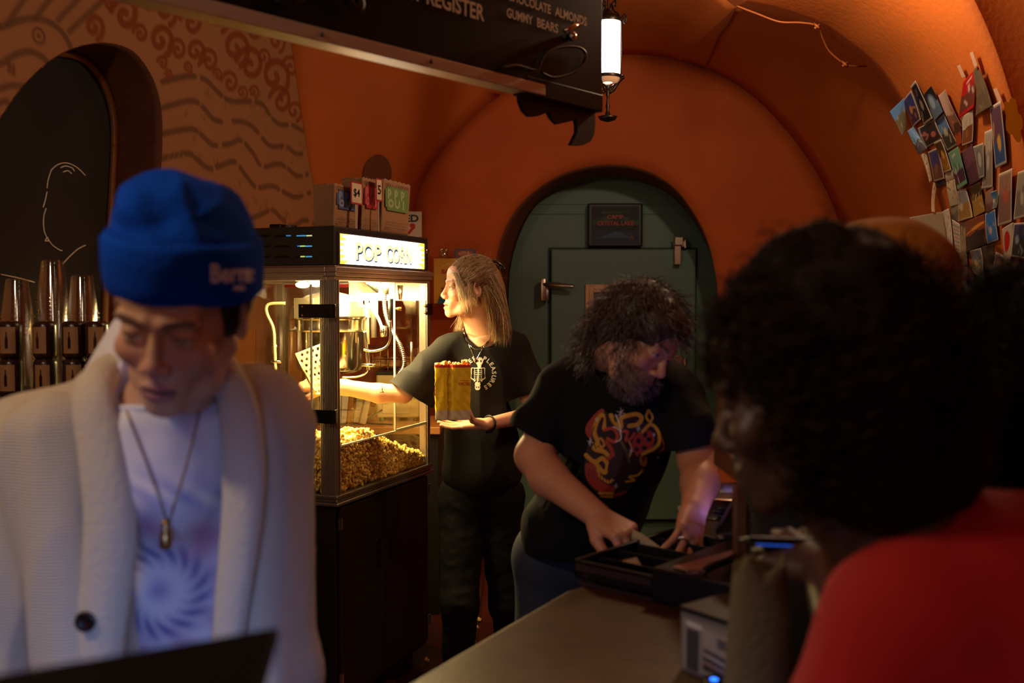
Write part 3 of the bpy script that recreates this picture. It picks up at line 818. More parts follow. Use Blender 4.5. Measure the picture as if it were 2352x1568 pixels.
MB().bb((-.035, .074, .87), (-.028, .079, ZG - .02)).build('polished_edge', M_edge, od)
M_hng = mat('hinge_black', '0d0c0b', .3)
for za, zb in ((1.440, 1.488), (1.077, 1.125)):
    h = MB(); h.bb((-.04, -.012, za), (-.003, .004, zb)); h.bb((-.041, -.008, za), (-.036, .122, zb)); h.cyl((-.03, -.012, za), (-.03, -.012, zb), .007, n=12)
    ho_ = h.build('door_hinge', M_hng, pm, bevel=.002)
    for k in (.1, ):
        for z in (za + .01, zb - .01):
            s = MB(); s.sphere((-.042, .105, z), .0045, 6); s.build('screw', M_chrome, ho_, smooth=True)
    h = MB(); h.bb((LU - .045, -.016, za), (LU + .006, -.005, zb)); h.cyl((LU + .004, -.01, za), (LU + .004, -.01, zb), .006, n=12)
    ho_ = h.build('door_hinge', M_hng, pm, bevel=.002)
    for z in (za + .01, zb - .01):
        s = MB(); s.sphere((LU - .05, -.008, z), .006, 6); s.build('screw', mat('brass_and_lit_rim', 'c8a050', .25, metal=1), ho_, smooth=True)
# header strips on the far side
h = MB(); h.bb((LU - .03, .03, 1.50), (LU - .026, .36, 1.572)); h.build('white_header', mat('header_white', 'e8e4d8', .4), pm)
h = MB(); va, za = face_u(733, 660, LU - .03); vb, zb = face_u(560, 643, LU - .03)
h.bb((LU - .03, .36, za), (LU - .026, LV - .04, zb - .004)); ro = h.build('red_header', mat('header_red', '8c1418', .4), pm)
MB().bb((LU - .0325, .36, (za + zb) / 2 - .003), (LU - .030, LV - .04, (za + zb) / 2)).build('white_stripe', M_paper, ro)
# kettle
kc = ml(757, 745, 3.99); KU, KV = kc.x, kc.y
ket = MB(); M_ket = mat('kettle_steel', 'c8c0ac', .16, metal=1, bump=.02, bscale=30)
T0 = Matrix.Translation((KU, KV, 0))
k1 = MB(); k1.lathe([(.001, 1.212), (.10, 1.212), (.122, 1.222), (.131, 1.24), (.132, 1.375), (.001, 1.376)], 48, T0); kp = k1.build('kettle', M_ket, pm, smooth='auto')
k2 = MB(); k2.lathe([(.13, 1.376), (.158, 1.378), (.163, 1.384), (.160, 1.392), (.160, 1.424), (.166, 1.428), (.166, 1.434), (.12, 1.437), (.02, 1.44)], 48, T0); k2.build('kettle_rim', M_ket, kp, smooth='auto')
M_lid = mat('lid_steel', '9a9078', .4, metal=.7, bump=.04, bscale=20)
k3 = MB(); k3.lathe([(.155, 1.438), (.15, 1.468), (.125, 1.498), (.09, 1.52), (.04, 1.533), (.001, 1.536)], 40, T0, a0=PI * .2, a1=PI * 1.7); k3.build('lid', M_lid, kp, smooth='auto')
for q0, q1 in (((-.12, -.165, 1.44), (-.02, -.158, 1.50)), ((.03, -.165, 1.43), (.055, -.155, 1.49)), ((-.165, -.03, 1.43), (-.16, .06, 1.51))):
    MB().bb((KU + q0[0], KV + q0[1], q0[2]), (KU + q1[0], KV + q1[1], q1[2])).build('lid_bracket', M_lid, kp, bevel=.003)
M_cream = mat('cream_tube', 'd8cfa0', .35)
def mtube(name, pts, r, m, Y=3.86, parent=pm, n=10, sp=6):
    t = MB(); q = [ml(*(p if len(p) == 3 else (*p, Y))) for p in pts]; t.tube(spline(q, sp) if len(q) > 2 else q, r, n); return t.build(name, m, parent, smooth=True)
mtube('pivot_arm', [(655, 696), (622, 697), (612, 705), (614, 722), (628, 755), (631, 800), (633, 850)], .006, M_cream, 3.85)
mtube('pivot_arm', [(786, 703), (845, 705), (858, 713), (870, 733), (877, 752)], .006, M_cream, 3.9)
mtube('arm_weight', [(880, 748), (881, 773)], .0145, M_chrome, 3.9, sp=1)
mtube('hanger_rod', [(841, 650), (845, 790)], .0075, M_cream, 3.95)
mtube('hanger_bar', [(856, 650), (858, 775)], .013, mat('hanger_grey', '8a8680', .4, metal=.6), 3.98)
mtube('lever_rod', [(897, 735), (896, 775), (888, 795), (870, 804), (850, 806), (835, 803)], .0045, M_chrome, 3.8)
mtube('lever_grip', [(897, 686), (897, 734)], [.0105, .0085], M_black, 3.8, sp=1)
mtube('yoke', [(838, 760), (842, 800), (846, 830), (846, 850)], .008, M_ket, 3.87)
mtube('pivot_bolt', [(830, 838), (862, 839)], .007, M_chrome, 3.85, sp=1)
mtube('pivot_bolt', [(618, 829), (646, 831)], .007, M_chrome, 3.85, sp=1)
mtube('pivot_knuckle', [(632, 790), (630, 812)], [.013, .009], M_chrome, 3.86, sp=1)
mtube('support_wire', [(846, 835), (842, 855), (820, 865), (785, 866)], .004, M_chrome, 3.85)
mtube('thumb_screw', [(905, 709), (922, 709)], [.003, .009], mat('brass_and_lit_rim', 'c8a050', .25), 3.95, sp=1)
# conduit: ribbed flexible hose
q = spline([ml(*c) for c in [(884, 668, 4.0), (883, 700, 3.99), (889, 735, 3.97), (903, 765, 3.95), (920, 795, 3.93), (928, 825, 3.92), (926, 845, 3.92), (915, 862, 3.92)]], 14)
q = resample(q, 150); t = MB(); t.tube([Vector(c) for c in q], [.0088 + .0016 * (i % 3 - 1) for i in range(150)], 12); t.build('flexible_conduit', M_chrome, pm, smooth=True)
mtube('conduit_fitting', [(886, 648), (886, 676)], [.016, .012], M_steel, 4.0, sp=1)
mtube('conduit_fitting', [(921, 655), (921, 688)], [.017, .011], M_steel, 4.15, sp=1)
mtube('inner_rod', [(945, 785), (945, 840)], .006, M_steel, 4.1, sp=1)
c = MB(); a = ml(845, 650, 3.85); c.box((a.x - .03, a.y, 1.562), (.12, .07, .03), rot=(0, .35, 0)); cp_ = c.build('control_panel', M_black, pm, bevel=.004)
for k, cc in ((0, 'd86028'), (1, '40b060'), (2, '40b060'), (3, '40b060')):
    MB().box((a.x - .07 + .028 * k, a.y - .036, 1.566 - .006 * k), (.012, .004, .008)).build('switch', mat('sw' + cc, cc, .4, emit=cc, estr=.6), cp_)
c = MB(); a = ml(858, 690, 3.95); c.box((a.x, a.y - .012, a.z), (.022, .003, .12)); c.build('warning_label', mat('label_pale', 'd0b8b0', .6), pm)
for (u, v) in ((.2, .2), (.5, .45), (.2, .5), (.55, .15)):
    c = MB(); c.sphere((u, v, ZG - .012), (.03, .03, .014), 10); c.build('bulb', mat('bulb_glow', 'ffffff', .4, emit='ffe2a0', estr=6), pm, smooth=True)
l = bpy.data.lights.new('case_lamp', 'AREA'); l.shape = 'RECTANGLE'; l.size = .45; l.size_y = .18; l.energy = 55; l.color = (1, .74, .30)
o = bpy.data.objects.new('case_lamp', l); o.parent = pm; o.location = (.36, .12, ZG - .004); COL.objects.link(o)

for q in ((.50, .16, 1.53), (.24, .24, 1.53)):
    l = bpy.data.lights.new('case_bulb', 'POINT'); l.energy = 2; l.color = (1, .82, .5); l.shadow_soft_size = .04
    o = bpy.data.objects.new('case_bulb', l); o.parent = pm; o.location = q; COL.objects.link(o)
# popcorn heap
def kernel_variants(n=6, sub=2):
    import bmesh
    bm = bmesh.new(); bmesh.ops.create_icosphere(bm, subdivisions=sub, radius=1); V0 = np.array([v.co[:] for v in bm.verts]); F0 = np.array([[v.index for v in f.verts] for f in bm.faces]); bm.free()
    out = []
    for s in range(n):
        r = np.random.default_rng(s + 20); D_ = r.normal(size=(6, 3)); D_ /= np.linalg.norm(D_, axis=1)[:, None]
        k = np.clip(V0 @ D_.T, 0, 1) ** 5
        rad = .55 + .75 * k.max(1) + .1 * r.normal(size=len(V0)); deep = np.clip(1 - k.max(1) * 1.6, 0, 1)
        out.append((V0 * rad[:, None], deep))
    return out, F0
KV_, KF = kernel_variants()
def scatter_kernels(name, pts, size, parent=None, seed=1, bright=1.):
    r = np.random.default_rng(seed); n = len(pts); which = r.integers(0, len(KV_), n)
    A = r.normal(size=(n, 4)); A /= np.linalg.norm(A, axis=1)[:, None]; w, x, y, z = A.T
    R = np.stack([1-2*(y*y+z*z),2*(x*y-z*w),2*(x*z+y*w),2*(x*y+z*w),1-2*(x*x+z*z),2*(y*z-x*w),2*(x*z-y*w),2*(y*z+x*w),1-2*(x*x+y*y)], 1).reshape(n, 3, 3)
    s = size * r.uniform(.75, 1.25, n)
    Vb = np.stack([KV_[i][0] for i in which]); dp = np.stack([KV_[i][1] for i in which])
    V = np.einsum('nij,nkj->nki', R, Vb) * s[:, None, None] + np.asarray(pts)[:, None]
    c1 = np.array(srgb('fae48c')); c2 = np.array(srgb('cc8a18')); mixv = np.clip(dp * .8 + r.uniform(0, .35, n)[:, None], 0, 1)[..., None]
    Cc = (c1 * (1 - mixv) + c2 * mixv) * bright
    Fq = (KF[None] + (np.arange(n) * Vb.shape[1])[:, None, None]).reshape(-1, 3)
    return npmesh(name, V.reshape(-1, 3), Fq, mat('popcorn', 'attr', .6, sub=.0), parent, True, Cc.reshape(-1, 3))
r = np.random.default_rng(5); n = 5200
def heap(u, v): return .835 + .175 * np.clip(1 - (np.clip(u, 0, 1) / .78) ** 1.5, 0, 1) * np.clip(1.1 - v * .55, 0, 1) + .03 * np.exp(-((u - .25) / .12) ** 2) * np.exp(-(v / .2) ** 2) + .006 * np.sin(u * 31 + v * 17)
u = r.uniform(.02, LU - .03, n); v = r.uniform(.02, LV - .03, n); z = heap(u, v) + r.normal(0, .006, n)
k = 2600; ua_ = r.uniform(.02, LU - .035, k); va_ = r.uniform(.014, .03, k); za_ = .83 + r.uniform(0, 1, k) * (heap(ua_, va_) - .83)
k2_ = 1500; vb_ = r.uniform(.02, .45, k2_); ub_ = r.uniform(.014, .03, k2_); zb_ = .83 + r.uniform(0, 1, k2_) * (heap(ub_, vb_) - .83)
pts = np.stack([np.r_[u, ua_, ub_], np.r_[v, va_, vb_], np.r_[z, za_, zb_]], 1)
Mn = np.array(MM); ptw = pts @ Mn[:3, :3].T + Mn[:3, 3]
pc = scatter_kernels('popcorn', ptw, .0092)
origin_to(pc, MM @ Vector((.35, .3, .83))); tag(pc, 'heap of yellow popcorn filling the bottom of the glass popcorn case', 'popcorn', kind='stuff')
gu, gv = np.meshgrid(np.linspace(.03, LU - .04, 30), np.linspace(.03, LV - .04, 30), indexing='ij')
bed = np.stack([gu, gv, heap(gu, gv) - .015], -1).reshape(-1, 3) @ Mn[:3, :3].T + Mn[:3, 3]
I = np.arange(900).reshape(30, 30); Q_ = np.stack([I[:-1, :-1], I[1:, :-1], I[1:, 1:], I[:-1, 1:]], -1).reshape(-1, 4)
npmesh('lower_layer', bed, Q_, mat('popcorn_deep', 'a87822', .8), None, True); bedo = bpy.data.objects['lower_layer']; bedo.parent = pc; bedo.matrix_parent_inverse = Matrix.Translation(-pc.location); bedo['kind'] = 'stuff'

# scoop held inside the case
A_, B_, C_, D__ = [P(*q) for q in ((677, 812, 3.70), (765, 778, 3.76), (772, 900, 3.76), (725, 908, 3.70))]
pw, ph_ = .17, .19; p = Paint(pw, ph_, .0022, 'b8b4a8')
for i in range(7):
    for j in range(8): 
        cx, cy = .014 + i * .024 + (j % 2) * .012, .014 + j * .023
        dd = np.hypot(p.x - cx, p.y - cy); p.a[dd < .0055] = 0
def bil(x, y):
    s, t = x / pw, y / ph_; o = [np.array(q)[None] * k_[:, None] for q, k_ in ((D__, (1 - s) * (1 - t)), (C_, s * (1 - t)), (B_, s * t), (A_, (1 - s) * t))]
    return sum(o)
sc = p.mesh('popcorn_scoop', mat('scoop_steel', 'attr', .5, metal=.35), bil, thr=.5)
sc.modifiers.new('s', 'SOLIDIFY').thickness = .0015
origin_to(sc, P(725, 900, 3.72)); tag(sc, 'perforated steel popcorn scoop held by a hand inside the glass case', 'scoop')
t = MB(); t.tube([A_ - sc.location, D__ - sc.location], .0035, 8); t.tube([D__ - sc.location, C_ - sc.location], .0035, 8); t.build('rolled_rim', mat('brass_and_lit_rim', 'c8a050', .25), sc, smooth=True)  # rim colour carries the yellow case light falling on the steel

# ---------- paper bags and cards on top of the machine
def bag(px0, px1, ytop, v, dpth, colr, label, lean=0, wscale=1):
    ua, zt = face_v(px0, ytop, v); ub, _ = face_v(px1, ytop, v); z0 = ZT_ + .001; H = zt - z0; W = (ub - ua) * wscale
    e = empty('paper_bag', MM @ Vector((ua + W / 2, v + dpth / 2, z0)), label, 'paper bag', 'popcorn size display bags', rotz=MRZ)
    nz = 14; b = MB(); nn = 26
    ring = [(-W / 2 + W * k / 12, -dpth / 2) for k in range(13)] + [(W / 2 - .012, 0)] + [(W / 2 - W * k / 12, dpth / 2) for k in range(13)] + [(-W / 2 + .012, 0)]
    rows = []
    wv = wob(int(px0), 26)
    for j in range(nz + 1):
        t = j / nz; row = []
        for i, (x, y) in enumerate(ring + ring[:1]):
            q = np.array([x, y, t * .2]); o_ = .0035 * wv(q[None])[0] * t
            zz = H * t
            if j == nz: zz += (.003 if i % 2 else -.002)
            row.append((x * (1 + .02 * t) + o_ + lean * t * H, y + o_ * 1.2 - (.006 * t if y < 0 else 0), zz))
        rows.append(row)
    b.grid(rows); b.add([(x, y, .001) for x, y in ring], [tuple(range(len(ring)))[::-1]])
    body = b.build('bag_body', mat('kraft', 'a5805c', .85, bump=.3, bscale=70, var=.05), e, smooth='auto', solid=.001)
    p = Paint(W * .86, H * .46, .0017); w, h = W * .86, H * .46; kx = .012
    p.poly([(kx, 0), (w - kx, 0), (w - kx, kx * .7), (w, kx * .8), (w, h - kx), (w - kx, h - kx * .8), (w - kx, h), (kx, h), (kx, h - kx), (0, h - kx), (0, kx), (kx, kx)], colr)
    sh_ = srgb(colr); lite = {'3c5a96': '8494b4', 'b0283a': 'cc6a70', '6f9a5a': 'a8bf90'}[colr]
    for row_, (n_, yy) in enumerate(((3, .68), (3, .3))):
        for k in range(n_):
            cx, cy = w * (.2 + .28 * k + .03 * row_), h * yy
            if row_ == 0: p.line([(cx - w * .07, cy - h * .15), (cx - w * .07, cy + h * .13)], .011, lite); p.line([(cx - w * .06 + w * .09 * math.sin(a), cy + h * .06 + h * .1 * math.cos(a)) for a in np.linspace(0, PI, 7)], .010, lite)
            elif k == 0: p.line([(cx + w * .09 * math.cos(a), cy + h * .13 * math.sin(a)) for a in np.linspace(0, 6.3, 14)], .010, lite)
            elif k == 1: p.line([(cx - w * .09, cy + h * .13), (cx - w * .08, cy - h * .08), (cx, cy - h * .14), (cx + w * .08, cy - h * .06), (cx + w * .08, cy + h * .13)], .010, lite)
            else: p.line([(cx - w * .02, cy + h * .15), (cx - w * .02, cy - h * .05)], .010, lite); p.disc(cx - w * .02, cy - h * .14, .006, col=lite)
    zc = H * .5
    p.mesh('printed_ticket', mat('print_matte', 'attr', .6), lambda x, y: np.stack([x - w / 2 + W * .0 + lean * zc, 0 * x - dpth / 2 - .0095, zc * .86 + y - 0 * x], 1), e)
    t = MB()
    for i, s in enumerate(('EcoSelect bags are', 'environmentally friendly', 'Made from natural fibers')):
        text_fit(t, s, (-W * .4, -dpth / 2 - .008, H * (.2 - .055 * i)), (1, 0, 0), (0, 0, 1), W * .78, .0052, bold=.01)
    cl = MB()
    for i in range(11):
        x = -W * .4 + W * .8 * i / 10; pts = [(x + .0075 * math.cos(a), -dpth / 2 - .0095, H * .90 + .007 * math.sin(a) + .002 * (i % 2)) for a in np.linspace(0, 2 * PI, 9)[:-1]]
        t.tube([Vector(q) + Vector((lean * H * .9, 0, 0)) for q in pts], .0006, 4, closed=True)
    t.build('printed_text', mat('ink_grey', '4a4038', .7), e)
    return e
bag(764, 820, 421, .03, .075, '3c5a96', 'small brown paper popcorn bag with a blue ticket print, leftmost on the machine')
bag(829, 868, 407, .03, .08, 'b0283a', 'middle brown paper popcorn bag with a red ticket print on the machine')
bag(874, 936, 410, .02, .085, '6f9a5a', 'largest brown paper popcorn bag with a green ticket print on the machine', lean=.05)
def card(px0, px1, y0, y1, v, txt, label, colr='b02430'):
    ua, zt = face_v(px0, y0, v); ub, _ = face_v(px1, y0, v); _, zb = face_v(px0, y1, v)
    e = empty('price_card', MM @ Vector((ua, v, zb)), label, 'price card', rotz=MRZ); W, H = ub - ua, zt - zb
    MB().bb((0, 0, 0), (W, .002, H)).build('card', mat('card_red', colr, .6), e); MB().bb((W * .08, -.001, H * .07), (W * .92, 0, H * .93)).build('face', mat('card_cream', 'dccfae', .7), e)
    t = MB()
    if txt: text_fit(t, txt, (W * .2, -.0012, H * .3), (1, 0, 0), (0, 0, 1), W * .55, H * .4, bold=.012); t.build('price', M_black, e)
    MB().bb((W * .4, .002, -(zb - ZT_)), (W * .6, .004, H * .5)).build('stem', mat('clear_stem', 'b0a898', .4), e)
card(806, 832, 415, 467, -.004, '$4', 'red bordered price card reading $4 beside the red print bag')
card(864, 877, 408, 461, -.006, '5', 'narrow red bordered price card reading 5 beside the green print bag')
# boxes on the machine roof
def roofbox(name, px, w, d, h, v, m, label, cat):
    u, _ = face_v(px, 510, v); o = MB().bb((-w / 2, -d / 2, 0), (w / 2, d / 2, h)).build(name, m, bevel=.003); o.location = MM @ Vector((u, v, ZT_ + .001)); o.rotation_euler = (0, 0, MRZ); return tag(o, label, cat)
roofbox('card_reader', 640, .05, .05, .032, .40, M_black, 'small black box on the machine roof left of the paper bags', 'box')
q = MM @ Vector((face_v(668, 510, .34)[0], .34, ZT_ + .001)); o = MB().lathe([(.001, 0), (.022, 0), (.022, .026), (.001, .027)], 24).build('tape_roll', mat('grey_plastic', '6a625c', .4), smooth='auto'); o.location = q; tag(o, 'small grey roll beside the black box on the machine roof', 'tape roll')
q = MM @ Vector((face_v(733, 515, .12)[0], .12, ZT_ + .001)); o = MB().lathe([(.001, 0), (.012, 0), (.013, .010), (.006, .014), (.001, .015)], 20).build('black_knob', M_black, smooth='auto'); o.location = q; tag(o, 'small black knob on the machine roof near the blue print bag', 'knob')

# ---------- back counter, toaster, baskets, boards behind the machine
M_wood = mat('oak', 'b9783c', .5, bump=.15, bscale=12, var=.12, vscale=3)
cx0, cx1 = P(680, 980, 4.75).x, P(1014, 980, 4.75).x
bc = empty('back_counter', ((cx0 + cx1) / 2, 5.0, 0), 'wood topped black back counter behind the popcorn machine', 'counter')
def relb(a, b, e): return tuple(Vector(a) - e.location), tuple(Vector(b) - e.location)
zc_ = P(1000, 978, 4.7).z
MB().bb(*relb((cx0, 4.66, zc_ - .035), (cx1, 5.12, zc_), bc)).build('countertop', M_wood, bc, bevel=.004)
MB().bb(*relb((cx0 + .02, 4.7, 0), (cx1 - .01, 5.10, zc_ - .036), bc)).build('cabinet', M_cab, bc, bevel=.004)
x0, x1 = P(863, 900, 4.85).x, P(962, 900, 4.85).x; zt = P(900, 856, 4.85).z
to = empty('toaster_oven', ((x0 + x1) / 2, 4.98, zc_), 'cream enamel countertop warmer on the back counter seen through the glass case', 'oven')
M_cre = mat('cream_enamel', 'd8c890', .35)
hw = (x1 - x0) / 2
MB().bb((-hw, -.12, .02), (hw, .12, zt - zc_)).build('body', M_cre, to, bevel=.012, seg=3)
MB().bb((-hw - .004, -.124, zt - zc_ - .012), (hw + .004, .124, zt - zc_ + .004)).build('lid_edge', M_black, to, bevel=.003)
MB().bb((-hw + .03, -.124, .04), (hw - .05, -.119, .15)).build('front_panel', mat('cream_panel', 'e2d49c', .3), to, bevel=.004)
for sx in (-1, 1):
    for sy in (-1, 1): MB().cyl((sx * (hw - .02), sy * .09, 0), (sx * (hw - .02), sy * .09, .022), .012, n=12).build('foot', M_black, to)
t = MB(); t.tube(spline([Vector((-hw + .03, -.12, .06)), Vector((-hw - .02, -.16, .03)), Vector((-hw - .03, -.2, .004)), Vector((-hw + .1, -.25, .004))], 6), .004, 6); t.build('power_cord', M_black, to, smooth=True)
def wire_basket(px0, px1, y0, Y, label, n=9, fl=1.25, dep=.16):
    a, b = P(px0, y0, Y), P(px1, y0, Y); w = b.x - a.x; h = a.z - zc_ - .001
    e = empty('wire_basket', ((a.x + b.x) / 2, Y + dep / 2, zc_ + .002), label, 'basket')
    t = MB()
    for zz, s in ((h, 1), (h * .5, .88), (0.002, .76)):
        t.tube([(-w / 2 * s, -dep / 2 * s, zz), (w / 2 * s, -dep / 2 * s, zz), (w / 2 * s, dep / 2 * s, zz), (-w / 2 * s, dep / 2 * s, zz)], .0022, 5, closed=True)
    for k in range(n):
        x = -w / 2 + w * k / (n - 1)
        for sy in (-1, 1): t.tube([(x, sy * dep / 2, h), (x * .76, sy * dep / 2 * .76, .002)], .0014, 4)
        t.tube([(x * .76, -dep * .38, .002), (x * .76, dep * .38, .002)], .0014, 4)
    for k in range(5):
        y = -dep / 2 + dep * k / 4
        for sx in (-1, 1): t.tube([(sx * w / 2, y, h), (sx * w * .38, y * .76, .002)], .0014, 4)
    t.build('wire_frame', M_steel, e); return e, w, h, dep
wire_basket(697, 838, 905, 4.68, 'wire basket of packets on the back counter behind the popcorn case')
e2 = bpy.data.objects[-1] if False else None
# packets inside that basket
for k, (px, cc, rt) in enumerate(((712, 'd8c9a0', .1), (742, 'c8a878', -.15), (775, 'd8d0c0', .12), (800, 'b07838', -.1), (822, 'c9b48c', .2))):
    a = P(px, 940, 4.72); o = MB().bb((-.035, -.012, 0), (.035, .012, .16)).build('snack_packet', mat('packet' + cc, cc, .5, bump=.2), bevel=.006, seg=2)
    o.location = (a.x, 4.745 + .012 * (k % 2), zc_ + .008); o.rotation_euler = (0, rt, .2 * (k % 3 - 1)); tag(o, ['pale buff packet at the left end of the wire basket', 'tan packet second from the left in the wire basket', 'off-white packet in the middle of the wire basket', 'orange-brown packet fourth in the wire basket', 'khaki packet at the right end of the wire basket'][k], 'packet', 'packets in the wire basket')
# bun rack above the warmer
a, b = P(864, 800, 4.86), P(905, 800, 4.86)
e = empty('bun_rack', ((a.x + b.x) / 2 + .03, 4.98, zt + .005), 'chrome wire rack standing on the cream warmer', 'rack'); t = MB(); w = .13; h = a.z - zt
for zz in (.002, h * .5, h): t.tube([(-w, -.1, zz), (w, -.1, zz), (w, .1, zz), (-w, .1, zz)], .003, 6, closed=True)
for x in np.linspace(-w, w, 8): t.tube([(x, -.1, .002), (x, -.1, h)], .002, 5); t.tube([(x, -.1, .002), (x, .1, .002)], .002, 5)
t.build('wire_frame', M_chrome, e)
for k in range(3):
    o = MB().sphere((0, 0, .034), (.05, .038, .034), 10).build('bread_bun', mat('bun', 'b88858', .7, bump=.15), smooth=True); o.location = (e.location.x - .075 + .075 * k, 4.96, zt + .008); o.rotation_euler = (0, 0, PI / 2)
    tag(o, ['brown bread bun at the left of the chrome rack', 'brown bread bun in the middle of the chrome rack', 'brown bread bun at the right of the chrome rack'][k], 'bun', 'buns on the rack')
# boards left behind the machine
for px0, px1, Y, lab in ((643, 692, 4.62, 'tall light wood board standing behind the popcorn case'), (532, 586, 4.45, 'tall wood board behind the case, nearest the man in the blue beanie')):
    a, b = P(px0, 760, Y), P(px1, 760, Y); o = MB().bb((a.x, Y, 0), (b.x, Y + .02, P(600, 755, Y).z)).build('wood_board', M_wood, bevel=.003); tag(origin_to(o, (a.x, Y, zc_)), lab, 'board')
# yellow display box on the back wall with two ornaments on it
a, b = P(996, 697, 5.62), P(1090, 593, 5.62)
yb = empty('yellow_sign_box', (a.x, 5.62, a.z), 'yellow box sign with red letters on the wall behind the blonde woman', 'sign')
W, H = b.x - a.x, b.z - a.z
MB().bb((0, 0, 0), (W, .175, H)).build('box', mat('sign_yellow', 'd8a012', .5), yb, bevel=.003)
t = MB(); 
for s, x, z, w in (('SA', .19, .66, .22), ('D', .28, .46, .1), ('SI', .18, .26, .17)): text_fit(t, s, (W * x, 0, H * z), (1, 0, 0), (0, 0, 1), W * w, H * .1, bold=.05, t=.002)
t.build('red_lettering', mat('red_letters', 'a8391a', .6), yb)
MB().add([(W * .08, -.002, 0), (W * .4, -.002, 0), (W * .36, -.002, H * .12), (W * .16, -.002, H * .19)], [(0, 1, 2, 3)]).build('blue_picture', mat('blue_print', '2a6a98', .6), yb)
q = P(1018, 592, 5.66); o = MB(); o.sphere((0, 0, .022), (.026, .02, .022), 8); o.sphere((-.014, 0, .05), (.014, .012, .014), 8); o.sphere((.016, 0, .048), (.013, .012, .014), 8); o = o.build('silver_ornament', M_chrome, smooth=True); o.location = (q.x, 5.68, b.z + .001)
tag(o, 'small silver ornament on the yellow sign box', 'ornament')
q = P(1067, 592, 5.66); e = empty('picture_frame', (q.x, 5.68, b.z + .001), 'small blue framed picture on the yellow sign box', 'picture frame')
MB().bb((-.06, 0, 0), (.06, .012, .055)).build('frame', mat('frame_blue', '3c5478', .5), e, bevel=.002)
p = Paint(.1, .04, .002, '8a4a3a'); p.disc(.05, .02, .04, .015, 'b0705a'); p.line([(.02, .015), (.05, .03), (.08, .015)], .004, 'c89878'); p.mesh('picture', mat('print_matte', 'attr', .6), lambda x, y: np.stack([x - .05, 0 * x - .001, y + .008], 1), e)
# ================= MENU BOARD, LANTERN, CUPS, POSTCARDS, COUNTER =================
# menu board: runs from near left to far right above the counter
BR = Vector((.217, 2.6, 0)); BD = Vector((-.663, -.749, 0)); BN = Vector((.749, -.663, 0))
mbd = empty('menu_board', BR + Vector((0, 0, 2.0)), 'glossy black menu board with white letters and a silver lower edge hanging overhead', 'menu board', rot=(0, 0, 0))
def bp(w, z, d=0): return BR + BD * w + BN * d + Vector((0, 0, z)) - mbd.location
def slab(mb, w0, w1, z0, z1, d0, d1):
    vs = [bp(w, z, d) for z in (z0, z1) for (w, d) in ((w0, d0), (w1, d0), (w1, d1), (w0, d1))]
    mb.add(vs, [(0, 3, 2, 1), (4, 5, 6, 7), (0, 1, 5, 4), (1, 2, 6, 5), (2, 3, 7, 6), (3, 0, 4, 7)])
t = MB(); slab(t, 0, 1.55, 2.015, 2.75, -.02, .02); t.build('panel', mat('board_gloss', '0c0b0a', .3, spec=.3), mbd, bevel=.002)
t = MB(); slab(t, .235, 1.6, 1.99, 2.016, -.024, .026); tro = t.build('silver_edge', mat('board_trim', 'd0c8b8', .35, metal=.45, bump=.03), mbd, bevel=.002)
t = MB(); slab(t, -.004, .30, 1.985, 2.03, -.022, .0205); t.build('dark_edge_end', mat('board_gloss', 'x'), mbd, bevel=.003)  # black strip stands in for the silver edge reflecting dark here
for (px, py) in ((725, 77), (973, 147)):
    a = (px - 1176) / F; w = (BR.x - a * BR.y) / (.663 - a * .749); c = bp(w, 2.003, .026); t = MB(); t.sphere(c, .0045, 6); t.build('screw', M_black, tro, smooth=True)
def wof(px): a = (px - 1176) / F; return (BR.x - a * BR.y) / (.663 - a * .749)
M_let = mat('board_letters', 'f0e8c8', .6)
for txt, x0, x1, z, cap in (('MENU AT REGISTER', 805, 1097, 2.122, .036), ('CHOCOLATE', 1150, 1248, 2.188, .022), ('ALMONDS', 1258, 1330, 2.1885, .022), ('GUMMY', 1148, 1207, 2.148, .022), ('BEARS', 1217, 1265, 2.148, .022)):
    w0, w1 = wof(x0), wof(x1); t = MB(); v, f = textmesh(txt, 1, bold=.02); v = v - v.min(0); v = v * [(w0 - w1) / v[:, 0].max(), cap / v[:, 1].max()]
    t.add([bp(w0 - x, z, .022) + Vector((0, 0, y)) for x, y in v], f); t.build('lettering', M_let, mbd)
def bpx(px, py, d=.03):
    w = wof(px); Y = (BR + BD * w).y; q = P(px, py, Y); return q + BN * d - mbd.location
t = MB(); t.tube(spline([bpx(1132, 160), bpx(1165, 155), bpx(1210, 165), bpx(1225, 135), bpx(1255, 115), bpx(1300, 112), bpx(1322, 125), bpx(1318, 150), bpx(1290, 172), bpx(1250, 182), bpx(1222, 172)], 6), .004, 6)
t.build('looped_wire', mat('wire_black', '1a1512', .35), mbd, smooth=True)
t = MB(); t.tube([bpx(1268, 78, .04), bpx(1284, 68, .045), bpx(1302, 62, .04)], .006, 8); t.sphere(bpx(1292, 88, .03), .012, 8); t.build('wire_clip', M_chrome, mbd, smooth=True)
t = MB(); t.tube(spline([bpx(600, 6, .05), bpx(640, 14, .05), bpx(690, -12, .05), bpx(745, 0, .05), bpx(780, 32, .05), bpx(790, 20, .05), bpx(775, -20, .05)], 5), [.009] * 31, 8)
t.build('hanging_cable', mat('cable_rubber', '12100c', .5), mbd, smooth=True)
M_leaf = mat('leaf_black', '12100f', .5)
def leaf(pts, parent=mbd, nm='scalloped_valance', wd=.0):
    mbx = MB(); q = [bpx(x, y, -.015) for x, y in pts]; n = len(q); off = BN * .012; 
    mbx.add(q + [v + off for v in q], [tuple(range(n)), tuple(range(n, 2 * n))[::-1]] + [(i, (i + 1) % n, n + (i + 1) % n, n + i) for i in range(n)]); return mbx.build(nm, M_leaf, parent, bevel=.003)
leaf([(1198, 210), (1200, 232), (1208, 252), (1220, 264), (1236, 264), (1268, 252), (1266, 226)])
